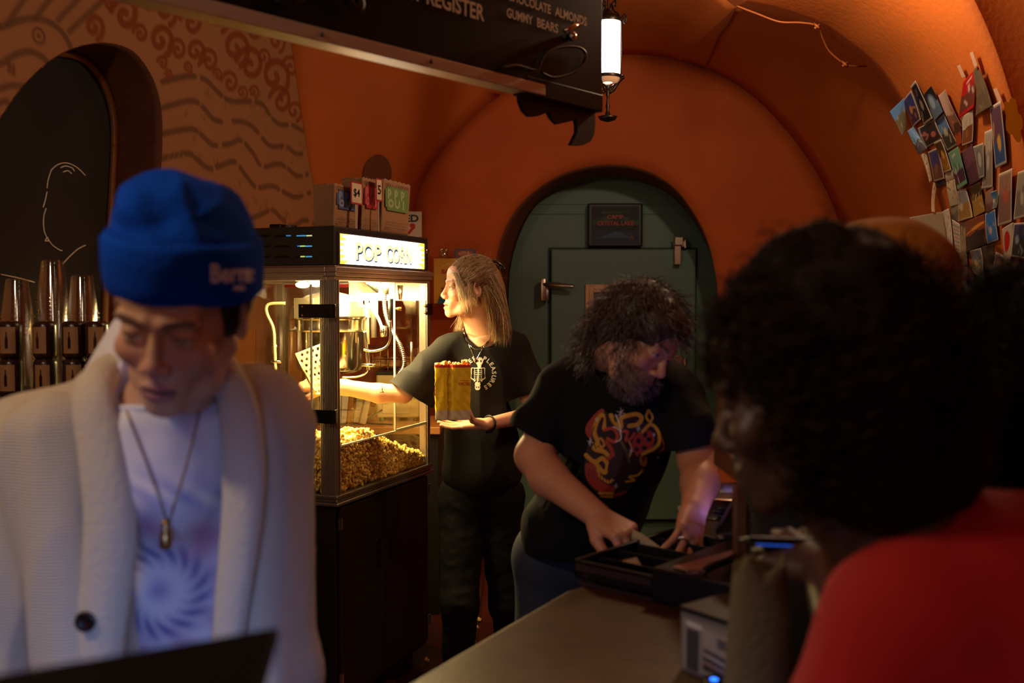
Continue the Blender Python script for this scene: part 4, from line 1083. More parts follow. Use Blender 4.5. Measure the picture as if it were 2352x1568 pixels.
leaf([(1258, 222), (1262, 250), (1272, 270), (1284, 282), (1318, 274), (1328, 262), (1326, 236)])
leaf([(1318, 240), (1324, 262), (1330, 285), (1330, 305), (1318, 330), (1340, 331), (1358, 322), (1366, 305), (1368, 280), (1367, 240)])
for (px, py, r) in ((1364, 70, .018), (1368, 172, .014)):
    t = MB(); t.sphere(bpx(px, py, 0), (r * .9, .012, r * 1.1), 10); t.build('edge_knob', M_leaf, mbd, smooth=True)
for w in (.1, 1.4):
    t = MB(); t.cyl(bp(w, 2.74), bp(w, 3.11), .004, n=8); t.build('suspension_rod', M_blackm, mbd)

# lantern
lc = P(1394, 690, 4.35); LX, LY = lc.x, 4.35
def lz(y): return P(1394, y, 4.35).z
lan = empty('hanging_lantern', (LX, LY, lz(280)), 'wrought iron hanging lantern with glowing white glass cylinder', 'lantern')
def lr(z): return z - lz(280)
M_iron = mat('wrought_iron', '3a322c', .38, metal=.85)
t = MB(); r0 = .0535
t.lathe([(r0 - .003, lr(lz(176))), (r0, lr(lz(172))), (r0, lr(lz(52))), (r0 - .003, lr(lz(48)))], 40); t.build('glass_cylinder', mat('lantern_glass', 'ffffff', .4, emit='fff0e4', estr=8.5), lan, smooth=True)
t = MB(); t.lathe([(.02, lr(lz(190))), (.044, lr(lz(188))), (.052, lr(lz(181))), (.054, lr(lz(177)))], 32); t.build('amber_bowl', mat('amber_glass', 'c88850', .4, emit='d8a070', estr=.5), lan, smooth=True)
for y0, y1, r in ((52, 44, .058), (180, 173, .058)):
    t = MB(); t.lathe([(r - .006, lr(lz(y0))), (r, lr(lz(y0))), (r + .002, lr(lz((y0 + y1) / 2))), (r, lr(lz(y1))), (r - .006, lr(lz(y1)))], 40); t.build('iron_band', M_iron, lan, smooth='auto')
t = MB(); t.lathe([(.001, lr(lz(192))), (.014, lr(lz(194))), (.01, lr(lz(205))), (.005, lr(lz(212))), (.009, lr(lz(217))), (.005, lr(lz(224))), (.006, lr(lz(236))), (.010, lr(lz(244))), (.006, lr(lz(252))), (.012, lr(lz(263))), (.02, lr(lz(266))), (.042, lr(lz(268))), (.034, lr(lz(275))), (.012, lr(lz(279))), (.001, lr(lz(280)))], 24)
t.build('finial', M_iron, lan, smooth=True)
for k in range(4):
    an = PI / 4 + k * PI / 2 + .2; c, s = math.cos(an), math.sin(an)
    def q(r, y): return (r * c, r * s, lr(lz(y)))
    t = MB(); t.tube(spline([q(.012, 212), q(.03, 210), q(.05, 196), q(.07, 186), q(.078, 184), q(.074, 178), q(.066, 182), q(.070, 187)], 5), .004, 6); t.build('scroll', M_iron, lan, smooth=True)
    t = MB(); t.tube(spline([q(.02, 200), q(.036, 196), q(.04, 204), q(.03, 208), q(.024, 204)], 5), .003, 6); t.build('scroll', M_iron, lan, smooth=True)
    t = MB(); t.tube([q(.062, 176), q(.068, 120), q(.066, 52)], .0022, 6); t.build('side_wire', M_iron, lan, smooth=True)
    t = MB(); t.tube(spline([q(.060, 50), q(.078, 40), q(.088, 48), q(.084, 60), q(.076, 56), q(.08, 48)], 5), .0038, 6); t.build('scroll', M_iron, lan, smooth=True)
    t = MB(); t.tube(spline([q(.058, 46), q(.045, 34), q(.03, 28), q(.022, 12), q(.034, 4), q(.04, 14), q(.032, 18)], 5), .004, 6); t.build('scroll', M_iron, lan, smooth=True)
t = MB(); t.lathe([(.057, lr(lz(46))), (.04, lr(lz(36))), (.02, lr(lz(30))), (.008, lr(lz(20))), (.001, lr(lz(18)))], 24); t.build('cap', M_iron, lan, smooth=True)
t = MB(); t.cyl((0, 0, lr(lz(22))), (0, 0, 3.02 - lz(280)), .004, n=8); t.build('hanging_rod', M_iron, lan)

# ---------- cups and cans on a shelf at the left
YC = 2.95; zsh = P(0, 905, YC).z
sa, sb = P(-60, 900, YC), P(330, 900, YC)
shf = MB(); shf.bb((sa.x - .05, YC - .12, zsh - .04), (sb.x, YC + .3, zsh)); shf.bb((sa.x - .05, YC - .09, 0), (sb.x - .03, YC + .29, zsh - .04)); o = shf.build('bar_cabinet', M_cab, bevel=.004); tag(origin_to(o, (sa.x, YC, 0)), 'dark bar cabinet carrying tins and cups at the left', 'cabinet')
M_cup = clearmat('cup_plastic', (1, .99, .98), .10, .08, .55)
M_tin = mat('tin_brown', '2a160c', .3, coat=.4); M_lab = mat('tin_label', 'a47c50', .6)
tin = empty('drink_tin', (0, 0, 0), 'x', 'tin')
t = MB(); t.lathe([(.001, 0), (.026, 0), (.032, .006), (.033, .012), (.033, .096), (.031, .102), (.026, .108), (.025, .104), (.001, .104)], 32); t.build('tin_body', M_tin, tin, smooth='auto')
t = MB(); t.lathe([(.0335, .016), (.0336, .05), (.0335, .092)], 12, a0=-PI / 2 - .55, a1=-PI / 2 + .75); t.build('label', M_lab, tin, smooth=True)
tb = MB()
for dx, w in ((0, 1),):
    tb.add([(.001 + x, -.0345, .03 + y) for x, y in ((-.004, 0), (.004, 0), (.004, .028), (.0015, .036), (.0015, .048), (-.0015, .048), (-.0015, .036), (-.004, .028))], [tuple(range(8))])
tb.build('bottle_emblem', M_tin, tin)
tins = [(24, 0), (104, 0), (170, 0), (222, 0), (24, 1), (104, 1), (170, 1), (222, 1)]
names_t = ['lower brown tin at the far left of the shelf', 'lower brown tin second from the left on the shelf', 'lower brown tin third from the left on the shelf', 'lower brown tin nearest the man in the blue beanie',
           'upper brown tin at the far left, resting on another tin', 'upper brown tin second from the left, resting on another tin', 'upper brown tin with a bottle emblem, third from the left', 'upper brown tin nearest the man in the blue beanie']
def dup(root, loc, rz, label, group=None):
    r = root.copy(); COL.objects.link(r); r.location = loc; r.rotation_euler = (0, 0, rz); r['label'] = label
    if group: r['group'] = group
    for ch in list(root.children):
        c = ch.copy(); COL.objects.link(c); c.parent = r
        for g in ch.children: d = g.copy(); COL.objects.link(d); d.parent = c
    return r
for i, (px, lv) in enumerate(tins):
    x = P(px, 800, YC - .06).x; loc = (x, YC - .06, zsh + .001 + lv * .109)
    if i == 0: tin.location = loc; tin['label'] = names_t[0]; tin['group'] = 'brown drink tins'
    else: dup(tin, loc, .12 * ((i * 7) % 5 - 2), names_t[i], 'brown drink tins')
    o = None
r1, r2, hc = .046, .031, .118       # inverted: mouth down
cup = MB().lathe([(.001, hc), (r2 - .004, hc), (r2, hc - .003), (r2 + .001, hc - .008), (r1 - .001, .007), (r1 + .003, .005), (r1 + .0035, .002), (r1 + .001, .0), (r1 - .002, .001)], 32).build('plastic_cup', M_cup, smooth='auto')
first = True
for si, (px, ytop, nc, zb, dy, lab) in enumerate(((40, 640, 18, zsh + .001, .075, 'left'), (122, 597, 24, zsh + .001, .10, 'middle'), (190, 632, 19, zsh + .001, .08, 'right'))):
    x = P(px, 700, YC + dy).x; zt_ = P(px, ytop, YC + dy).z; pit = (zt_ - zb - hc) / (nc - 1)
    for k in range(nc):
        o = cup if first else cup.copy()
        if not first: COL.objects.link(o)
        first = False
        o.location = (x, YC + dy, zb + k * pit); o.rotation_euler = (0, 0, k * .7)
        pos = 'topmost clear plastic cup, bottom up, of the %s stack' % lab if k == nc - 1 else ('lowest clear plastic cup of the %s stack, mouth down on the shelf' % lab if k == 0 else 'clear plastic cup nested inside the %s stack of cups' % lab)
        tag(o, pos, 'cup', 'clear cups in the %s stack' % lab)

# ---------- postcards on the pier
wr = bpy.data.objects['wall_right']; bvw = BVHTree.FromPolygons([v.co[:] for v in wr.data.vertices], [p.vertices[:] for p in wr.data.polygons])
CO = Vector((0, 0, CAMZ))
def hitw(px, py, lift=.02):
    d = (P(px, py, 1) - CO).normalized(); h = bvw.ray_cast(CO, d)
    if h[0] is None or h[0].y > 4.32: return P(px, py, 4.24)
    Y = h[0].y; return P(px, py, max(Y, 2.9) - lift)
def ca(*q): return [(2020 + x / 4.479, 100 + y / 4.479) for x, y in q]
def cb_(*q): return [(2020 + x / 4.355, 400 + y / 4.355) for x, y in q]
cards = [
 (ca((105,700),(255,560),(285,870),(235,950)), '5a86c0', '6a6048', 'a89878', 0, 'blue sky over a steep railway'),
 (ca((250,590),(330,480),(432,780),(345,860)), '3a3a78', '402c40', 'e08830', 1, 'violet dusk scene with an orange light'),
 (ca((322,445),(372,378),(550,770),(460,840)), '1c1820', '141014', 'a08878', 1, 'black night street with small lights'),
 (ca((452,540),(535,435),(660,700),(570,800)), '1c1c20', '5a7088', '93a7b8', 2, 'black mounted picture of a grey blue swirl'),
 (ca((595,540),(665,475),(840,860),(760,920)), 'b09080', '7a5240', 'b8633a', 0, 'autumn street with pale sky'),
 (ca((850,760),(970,680),(965,1010),(855,1050)), 'c0b4a0', '7a4426', '94593a', 1, 'brown carved stone relief with pale border'),
 (ca((860,395),(1010,225),(970,660),(812,775)), 'b01c1c', '6a3428', 'd8c8b8', 3, 'red banded calendar picture'),
 (ca((985,330),(1018,212),(1172,640),(1000,745)), '6a5844', '5c4c3a', '786650', 0, 'plain brown grey paper hanging by one corner'),
 (ca((285,900),(350,850),(490,1080),(400,1140)), '6a90c0', '4a4448', '8a98a8', 0, 'blue sky above a dark town'),
 (ca((385,875),(560,780),(640,970),(470,1080)), '2c2018', '3a2820', 'd07868', 1, 'dark tangle of branches with a pink window'),
 (ca((570,800),(655,720),(800,1040),(690,1110)), '5a80b0', '3c3a30', 'c0b49a', 1, 'bare trees against blue sky'),
 (ca((740,830),(830,790),(850,1020),(800,1060)), '4a3026', 'a0441c', '6a3826', 0, 'rust red and dark patches'),
 (ca((565,1020),(640,980),(745,1300),(672,1330)), '4a3418', '8a5c20', 'd09a40', 1, 'golden fountain at night'),
 (ca((500,1115),(600,1070),(672,1390),(560,1420)), '3c3a74', '6a4038', '8a5a4a', 1, 'violet sky over a straight road'),
 (ca((672,1330),(745,1300),(765,1390),(680,1425)), 'c8b8a0', 'c0ae94', '8a7660', 0, 'blank cream caption card'),
 (ca((560,1430),(672,1395),(685,1450),(580,1490)), '1c1612', '241c18', 'a89880', 0, 'black caption strip'),
 (ca((430,1150),(485,1110),(550,1410),(520,1430)), 'cbb698', 'c2aa8a', '2c2420', 4, 'cream strip with black brush marks'),
 (ca((830,1130),(945,1030),(1040,1400),(910,1470)), '6a4450', '5a3844', '80525c', 0, 'dull maroon cloth pattern'),
 (ca((705,1130),(810,1060),(905,1440),(805,1510)), '6a9a80', '4a2c40', 'd8ccc0', 3, 'green sky and crowd of white figures'),
 (ca((965,1060),(1070,1020),(1080,1370),(1030,1390)), '7a7c78', '6a6a6a', 'a4a49c', 2, 'grey oval portrait'),
 (ca((1085,910),(1160,875),(1165,1480),(1055,1500)), 'a49888', '807468', 'b8aca0', 1, 'tall white bordered grey photograph'),
 (ca((1135,660),(1250,585),(1312,1230),(1195,1290)), '5a3c50', '2c4a78', 'c8963a', 1, 'bright blue abstract painting'),
 (cb_((1190,0),(1325,-60),(1320,480),(1180,525)), '8c6c58', '7a5a50', 'b8482c', 1, 'tall red and brown street scene'),
 (cb_((1385,-20),(1470,-50),(1475,420),(1340,460)), '8a8070', '6a6258', 'a49a88', 1, 'grey striped print at the right edge'),
 (cb_((660,80),(745,50),(800,300),(700,330)), 'cbbc9c', 'c0b090', '3a3430', 4, 'cream card with black ink drawing'),
 (cb_((700,330),(790,240),(800,470),(730,480)), '8a8470', '6a6454', 'a89c80', 4, 'grey map fragment'),
 (cb_((785,170),(870,140),(940,430),(790,475)), '8a8890', '9a7434', 'c8bca8', 1, 'pale animals in golden grass'),
 (cb_((905,130),(1000,80),(1060,370),(945,435)), '3a3020', 'a07c38', 'cbb890', 0, 'horned goats in dry grass'),
 (cb_((1055,180),(1130,130),(1150,340),(1060,390)), '8a6a58', '6a4840', 'a07058', 0, 'small reddish rock faces'),
 (cb_((1125,185),(1190,155),(1185,330),(1155,345)), '4a80b0', '5a6a70', 'c8c0b0', 1, 'small clear blue sky'),
 (cb_((530,80),(570,130),(545,385),(510,380)), 'b89878', 'b08c6c', '7a5a44', 4, 'narrow patterned paper strip'),
 (cb_((800,490),(855,475),(875,920),(815,930)), 'a08c6a', '8c7858', '5a4a3a', 4, 'tall tan strip of sketches'),
 (cb_((720,450),(800,500),(815,860),(770,860)), 'd0c4b0', 'cbbca4', 'a02c2c', 5, 'white card with red and blue LONDON lettering'),
 (cb_((300,430),(640,370),(705,825),(350,880)), '9c8a74', '998670', 'a08e78', 0, 'large blank buff card sticking out from the wall'),
 (cb_((640,378),(703,340),(748,815),(703,826)), 'cbbfae', 'c8bba8', '8a8074', 4, 'white strip with tiny handwriting'),
 (cb_((860,480),(1050,400),(1070,700),(875,790)), '8a4630', '2c2020', 'e8801c', 6, 'orange sunset over dark mountains'),
 (cb_((1050,395),(1150,345),(1185,660),(1070,700)), '2c6ab0', '3070b4', 'b8a890', 1, 'saturated blue with a pale figure'),
 (cb_((1230,550),(1345,480),(1310,900),(1250,905)), 'b4a898', 'b0a494', 'b01c14', 7, 'white flag with a red disc'),
 (cb_((1345,490),(1470,480),(1470,850),(1310,820)), '34385c', '2c3430', '8a94a0', 1, 'dark blue mountain'),
 (cb_((915,770),(1030,735),(1045,1040),(935,925)), '7a8088', '7a6c58', 'c8b870', 1, 'white bordered city street'),
 (cb_((1035,720),(1160,700),(1140,1040),(1050,1050)), '4c4034', '42362c', '6a5a48', 0, 'murky brown interior'),
 (cb_((1150,775),(1250,830),(1200,1295),(1115,1240)), '6a5044', '584038', '9c7468', 1, 'tilted white bordered portrait'),
 (cb_((1065,1060),(1135,1055),(1115,1240),(1070,1250)), '5c4a44', '50403a', '8a6a60', 1, 'small white bordered print low on the wall'),
 (cb_((790,940),(875,920),(885,1190),(790,1190)), '6a4c50', '54404a', 'cbbcb0', 8, 'plum card with a white caption box'),
 (cb_((885,930),(940,925),(950,1190),(890,1200)), '5a3034', '4a2a30', '7a3c40', 0, 'narrow dark red card'),
 (cb_((945,925),(1015,920),(1025,1230),(960,1200)), '50302c', '40282a', '6a4038', 0, 'narrow brown red card beside the dark red one'),
 (cb_((705,860),(800,830),(780,1000),(715,1090)), '6a5a54', '54463e', '3c342e', 0, 'grey brown card half hidden by the hair'),
 (cb_((735,1010),(780,960),(780,1190),(740,1130)), '8a8078', '2c2622', 'b8aca0', 4, 'black and white animal stripes'),
 (cb_((1250,920),(1470,880),(1450,1330),(1300,1310)), '5c5048', '4c423c', '9c6c68', 4, 'large grey picture of a building'),
 (cb_((1460,1110),(1490,1110),(1490,1365),(1350,1365)), 'c8b488', 'c0ac80', 'b8a478', 0, 'cream paper with slanting edge at the right border'),
 (cb_((1290,1400),(1470,1350),(1470,1600),(1280,1590)), '9c8a60', '8c7a54', '14100c', 9, 'tan print of a spiky black plant'),
]
Mcard = mat('card_print', 'attr', .45)
used_l = {}
for i, (q, sky, land, acc, kind, lab) in enumerate(cards):
    lift = .040 + .004 * (i % 5) + (.02 if kind in (3,) else 0)
    W3 = [np.array(hitw(x, y, lift)) for x, y in q]      # TL TR BR BL
    w = .10; h = .15; p = Paint(w, h, .005, sky); r = random.Random(i)
    hz = h * r.uniform(.35, .6)
    p.poly([(0, 0), (w, 0), (w, hz + .01), (w * .6, hz + r.uniform(-.01, .02)), (w * .3, hz), (0, hz + .008)], land)
    if kind in (0, 1, 2, 3) and land != sky:
        for k in range(9):
            x0, y0 = r.uniform(.01, w - .01), r.uniform(.01, hz + .02); p.line([(x0, y0), (x0 + r.uniform(-.02, .02), y0 + r.uniform(.01, .03))], r.uniform(.004, .012), acc if k % 3 == 0 else land, .7)
        if kind == 1: p.disc(w * r.uniform(.35, .65), h * r.uniform(.35, .55), .014, .02, acc, al=.85)
        if kind == 2: p.disc(w * .5, h * .5, .035, .055, land); p.disc(w * .52, h * .55, .02, .035, acc)
        if kind == 3: p.poly([(0, 0), (w, 0), (w, h * .13), (0, h * .13)], sky); p.line([(w * .3, h * .85), (w * .6, h * .88)], .006, acc)
    if kind == 4:
        for k in range(8): x0, y0 = r.uniform(.01, .09), r.uniform(.01, .14); p.line([(x0, y0), (x0 + r.uniform(-.02, .02), y0 + r.uniform(-.02, .02))], .006, acc, .9)
    if kind == 5:
        for k in range(9): p.line([(.012, .012 + k * .015), (.088, .012 + k * .015)], .006, acc if k % 2 else '2c3c70', .9)
    if kind == 6:
        p.poly([(0, h * .55), (w, h * .72), (w, h * .8), (w * .5, h * .68), (0, h * .62)], acc); p.disc(w * .65, h * .7, .03, .008, 'f0a030', rot=.3); p.poly([(0, 0), (w, 0), (w, h * .5), (w * .75, h * .55), (w * .6, h * .62), (w * .5, h * .5), (0, h * .42)], land)
    if kind == 7: p.disc(w * .5, h * .6, .03, .042, acc)
    if kind == 8: p.poly([(w * .1, h * .15), (w * .95, h * .15), (w * .95, h * .45), (w * .1, h * .45)], acc)
    if kind == 9:
        for k in range(16): an = k * .4; p.line([(w * .8, h * .4), (w * .8 + .06 * math.cos(an), h * .4 + .055 * math.sin(an))], .005, acc)
    if kind in (1, 2) and 'black mounted' not in lab:
        bc_ = 'c4b8a4'
        for l_ in (((0, 0), (w, 0)), ((w, 0), (w, h)), ((w, h), (0, h)), ((0, h), (0, 0))): p.line(l_, .011, bc_)
    TL, TR, BR_, BL = W3
    nrm = np.cross(TR - TL, BL - TL); nrm /= np.linalg.norm(nrm) + 1e-9
    if nrm @ (np.array(CO) - TL) < 0: nrm = -nrm
    bul = r.uniform(-.006, .01)
    def fn(x, y):
        s, t = (x / w)[:, None], (y / h)[:, None]
        return BL * (1 - s) * (1 - t) + BR_ * s * (1 - t) + TR * s * t + TL * (1 - s) * t + nrm * (bul * 4 * s * (1 - s) + .6 * bul * (2 * t - 1) ** 2)
    o = p.mesh('postcard', Mcard, fn); s_ = o.modifiers.new('s', 'SOLIDIFY'); s_.thickness = .0008
    origin_to(o, Vector((TL + BR_) / 2))
    tag(o, 'postcard on the orange pier, %s' % lab, 'postcard', 'postcards taped to the orange pier')
# yellow flower shaped cutout
fp_ = [(1290,610),(1310,590),(1340,605),(1350,570),(1375,562),(1400,580),(1420,640),(1425,710),(1460,745),(1478,800),(1472,880),(1450,900),(1458,960),(1450,1010),(1425,1015),(1400,990),(1375,940),(1340,930),(1312,890),(1305,820),(1310,740),(1295,690)]
q = [P(2020 + x / 4.479, 100 + y / 4.479, 3.34) for x, y in fp_]; n = len(q); off = Vector((-.004, -.003, 0)); c_ = sum(q, Vector()) / n
t = MB(); t.add([v - c_ for v in q] + [v + off - c_ for v in q], [tuple(range(n))[::-1], tuple(range(n, 2 * n))] + [(i, (i + 1) % n, n + (i + 1) % n, n + i) for i in range(n)])
o = t.build('paper_cutout', mat('yellow_card', 'f4b80c', .6)); o.location = c_; tag(o, 'yellow wavy paper cutout on the pier at the right edge', 'paper cutout')
for i, (a, b, l) in enumerate((((812, 222), (868, 345), 'left corner of the red calendar'), ((945, 88), (1005, 265), 'top corner of the brown paper'), ((1190, 462), (1240, 588), 'top of the blue abstract painting'))):
    A_, B_ = [hitw(2020 + x / 4.479, 100 + y / 4.479, .045) for x, y in (a, b)]
    t = MB(); d = (B_ - A_).normalized(); sdv = d.cross(Vector((1, .3, 0))).normalized() * .0 + Vector((.0, .012, .0))
    t.add([A_ - A_ - sdv, A_ - A_ + sdv, B_ - A_ + sdv, B_ - A_ - sdv], [(0, 1, 2, 3)])
    o = t.build('sticky_tape', mat('tape_clear', 'c8a08a', .4), solid=.001); o.location = A_; tag(o, 'strip of clear tape at the ' + l, 'tape')

# ---------- counter, register and things on it
M_ctop = mat('counter_laminate', '54401f', .42, bump=.12, bscale=120, var=.22, vscale=26)
ZC = .95; poly = [(-.72, .40), (-.41, .95), (-.14, 1.43), (.105, 1.87), (.16, 1.93), (.44, 2.30), (1.25, 2.42), (1.25, 1.80), (.40, 1.80), (.38, 1.12), (.22, 1.06), (.10, .75), (-.22, .22)]
ctr = empty('service_counter', (.4, 1.4, 0), 'brown laminate service counter in the foreground with dark base', 'counter')
def relp(pl, c): return [(x - c[0], y - c[1]) for x, y in pl]
MB().prism(relp(poly, (.4, 1.4)), .035, z0=ZC - .035).build('countertop', M_ctop, ctr, bevel=.006)
inn = [(-.66, .42), (-.34, .95), (-.08, 1.41), (.16, 1.83), (.22, 1.9), (.48, 2.24), (1.2, 2.36), (1.2, 1.86), (.36, 1.86), (.34, 1.16), (.18, 1.08), (.06, .78), (-.24, .28)]
MB().prism(relp(inn, (.4, 1.4)), ZC - .036, z0=0).build('base', M_cab, ctr)
DD = Vector((.75, -.66, 0)); DB = Vector((.66, .75, 0))          # along the drawer front, and away from the camera
rz = math.atan2(-.66, .75)
F0 = Vector((.122, 1.925, ZC + .001))
dr = empty('cash_drawer', F0, 'open black cash drawer on the counter under the bearded man\'s hands', 'cash drawer', rotz=rz)
M_dr = mat('drawer_black', '11100f', .42)
b = MB(); b.bb((.185, -.01, 0), (.37, .27, .064)); b.build('housing', M_dr, dr, bevel=.004)
b = MB(); b.bb((0, 0, .008), (.184, .010, .044)); b.bb((0, .34, .008), (.184, .35, .044)); b.bb((0, 0, .008), (.010, .35, .046)); b.bb((0, 0, .008), (.184, .35, .014))
dw = b.build('drawer', M_dr, dr, bevel=.002)
b = MB(); b.bb((.006, -.004, .026), (.178, .0, .038)); b.build('slide_rail', mat('strip_steel', '6a645a', .35, metal=.8), dw)
b = MB(); b.cyl((.03, -.004, .017), (.03, .001, .017), .0035, n=12); b.build('screw', M_chrome, dw)
b = MB(); b.bb((.012, -.006, 0), (.185, .0, .006)); b.build('lower_rail', mat('strip_steel', '6a645a', .35), dr)
for k in range(4): MB().bb((.012, .07 * k + .06, .014), (.182, .07 * k + .063, .040)).build('divider', M_dr, dw)
def onD(u, v, z): return F0 + DD * u + DB * v + Vector((0, 0, z))
M_bill = mat('bill', 'a3916c', .7, bump=.1)
def sheet(name, pts, m, label, cat, group=None):
    c = sum(pts, Vector()) / len(pts); n = len(pts); t = MB(); up = Vector((0, 0, .0012))
    t.add([p - c for p in pts] + [p - c + up for p in pts], [tuple(range(n)), tuple(range(n, 2 * n))[::-1]] + [(i, (i + 1) % n, n + (i + 1) % n, n + i) for i in range(n)])
    o = t.build(name, m); o.location = c; return tag(o, label, cat, group)
Yd = 1.96
def PZ(px, py, z):
    d = P(px, py, 1) - CO; t = (z - CAMZ) / d.z; return CO + d * t
sheet('banknote', [PZ(1428, 1288, .985), PZ(1462, 1280, .992), PZ(1474, 1301, .984), PZ(1442, 1297, .98)], M_bill, 'folded banknote lying in the open cash drawer', 'banknote')
o = sheet('receipt_paper', [PZ(1544, 1302, 1.018), PZ(1600, 1318, 1.018), PZ(1692, 1272, 1.018), PZ(1690, 1262, 1.018)], mat('pink_paper', 'b89080', .7, bump=.1), 'pinkish sheet of paper lying on the cash drawer', 'paper')
o = MB(); pts = spline([PZ(1615, 1312, 1.021), PZ(1640, 1298, 1.03), PZ(1665, 1290, 1.032), PZ(1690, 1278, 1.026)], 4); c0 = pts[0]; o.tube([Vector(p) - Vector(c0) for p in pts], .007, 8); o = o.build('key_fob', M_black, smooth=True); o.location = c0; tag(o, 'black cord and fob lying on the pink sheet of paper', 'fob')
e = MB(); e.tube([Vector((.016 * math.cos(a), .011 * math.sin(a), 0)) for a in np.linspace(0, 2 * PI, 17)[:-1]], .0015, 6, closed=True); o = e.build('rubber_band', mat('band', '6a5848', .5), smooth=True); o.location = PZ(1598, 1314, 1.022); tag(o, 'small rubber band at the end of the pink paper', 'rubber band')
# tilted tablet (point of sale screen) beside the wooden post
tb0 = P(1650, 1232, 2.02); e = empty('tablet', tb0, 'black tablet tilted on a stand beside the wooden post', 'tablet')
Xa = Vector((.9, -.2, .1)).normalized()
b = MB(); A1 = P(1645, 1228, 2.12) - tb0; A2 = P(1688, 1150, 2.03) - tb0; A3_ = P(1705, 1142, 2.03) - tb0; A4 = P(1716, 1215, 2.12) - tb0
nn_ = Vector((0, .012, .009)); b.add([A1, A2, A3_ + Vector((.03, 0, 0)), A4, A1 + nn_, A2 + nn_, A3_ + nn_ + Vector((.03, 0, 0)), A4 + nn_], [(0, 1, 2, 3), (7, 6, 5, 4), (0, 4, 5, 1), (1, 5, 6, 2), (2, 6, 7, 3), (3, 7, 4, 0)])
b.build('casing', M_black, e, bevel=.002)
MB().bb((.0, -.01, -.11), (.03, .02, -.002)).build('stand', M_black, e)
ns_ = Vector((0, .0135, .010)); cq = (A1 + A2 + A3_ + A4) / 4; sv = [cq + (k_ - cq) * .8 for k_ in (A1, A2, A3_, A4)]
MB().add([v + ns_ for v in sv], [(0, 3, 2, 1)]).build('screen', mat('tablet_glow', '8890ff', .3, emit='9488ff', estr=10), e)
# wooden hutch
e = empty('wooden_hutch', (.6, 2.0, ZC), 'brown wooden hutch with a ledge and post on the right of the counter', 'hutch')
M_hut = mat('hutch_wood', '6e421f', .5, bump=.15, bscale=14, var=.15)
x0 = P(1697, 0, 1.87).x; x1 = P(1723, 0, 1.87).x; zt1 = P(0, 1112, 1.87).z; zt2 = P(0, 1066, 1.87).z; zt3 = P(0, 905, 1.95).z
def rh(a, b): return tuple(Vector(a) - Vector((.6, 2.0, ZC))), tuple(Vector(b) - Vector((.6, 2.0, ZC)))
MB().bb(*rh((x0, 1.855, ZC + .001), (x1, 1.885, zt1))).build('post', M_hut, e, bevel=.002)
xl_ = P(1648, 0, 2.1).x
MB().bb(*rh((xl_, 1.855, zt1), (1.0, 2.1, zt2))).build('rail', M_hut, e, bevel=.003)
MB().bb(*rh((xl_ - .006, 1.845, zt2), (1.01, 2.11, zt2 + .014))).build('ledge', M_hut, e, bevel=.004)
MB().bb(*rh((xl_ + .004, 1.87, zt2 + .014), (1.0, 2.1, zt3))).build('panel', M_hut, e, bevel=.003)
MB().bb(*rh((.97, 1.855, ZC + .001), (1.0, 2.1, zt1))).build('side', M_hut, e, bevel=.002)
e = empty('keg', (P(1672, 1200, 2.55).x, 2.55, .42), 'steel keg with red band lettered WILD RIDE behind the counter', 'keg')
R_ = .125; zk = lambda y: P(1660, y, 2.5).z - .42
b = MB(); b.lathe([(.001, .02), (R_ - .01, .02), (R_ - .006, .0), (R_, .01), (R_ + .002, .06), (R_ - .004, .07), (R_ - .004, zk(1262)), (R_ + .002, zk(1256)), (R_ + .001, zk(1225)), (R_ - .001, zk(1185)), (R_ + .004, zk(1180)), (R_ - .006, zk(1174)), (R_ - .006, zk(1150)), (R_ - .002, zk(1140)), (R_, zk(1136)), (R_ - .006, zk(1134)), (R_ - .01, zk(1142)), (R_ - .012, zk(1160)), (.06, zk(1158)), (.001, zk(1156))], 48)
b.build('keg_body', M_steel, e, smooth='auto')
b = MB(); b.lathe([(R_ + .0025, zk(1249)), (R_ + .0035, zk(1236)), (R_ + .0025, zk(1222))], 48); kb = b.build('red_band', mat('keg_red', 'a81818', .5), e, smooth=True)
v, f = textmesh('WILD RIDE', .036, bold=.0012); v = v - v.mean(0); t = MB(); ang0 = -PI / 2 - .1
t.add([((R_ + .0045) * math.cos(ang0 + x / R_), (R_ + .0045) * math.sin(ang0 + x / R_), zk(1236) + y) for x, y in v], f); t.build('white_lettering', M_paper, kb)
b = MB(); b.sphere(((R_ - .004) * math.cos(-1.9), (R_ - .004) * math.sin(-1.9), zk(1163)), (.022, .008, .009), 8); b.build('handle_slot', M_black, e, smooth=True)
o = MB().bb((-.16, -.16, 0), (.16, .16, .419)).build('keg_stand', M_cab, bevel=.004); o.location = (e.location.x, 2.55, 0); tag(o, 'black stand under the steel keg', 'stand')
# printed counter box
q0, q1 = PZ(1562, 1538, ZC), PZ(1697, 1590, ZC); Xd = (q1 - q0); wbx = Xd.length; rzz = math.atan2(Xd.y, Xd.x)
hb = P(1563, 1402, q0.y).z - ZC
e = empty('display_box', q0, 'grey counter display box with printed pictures and black lid', 'box', rotz=rzz)
b = MB(); b.bb((0, 0, .001), (wbx, .1, hb)); b.build('carton', mat('carton_grey', '6e6458', .6), e, bevel=.002)
MB().bb((-.002, -.002, hb), (wbx + .002, .102, hb + .008)).build('black_lid', M_black, e, bevel=.002)
p = Paint(wbx * .9, hb * .85, .0018, '8a7c68'); W, H = wbx * .9, hb * .85
p.poly([(W * .08, 0), (W * .32, 0), (W * .32, H * .8), (W * .08, H * .8)], '3a342e'); p.poly([(W * .4, H * .55), (W * .95, H * .45), (W * .95, H * .85), (W * .4, H * .9)], 'a08e78')
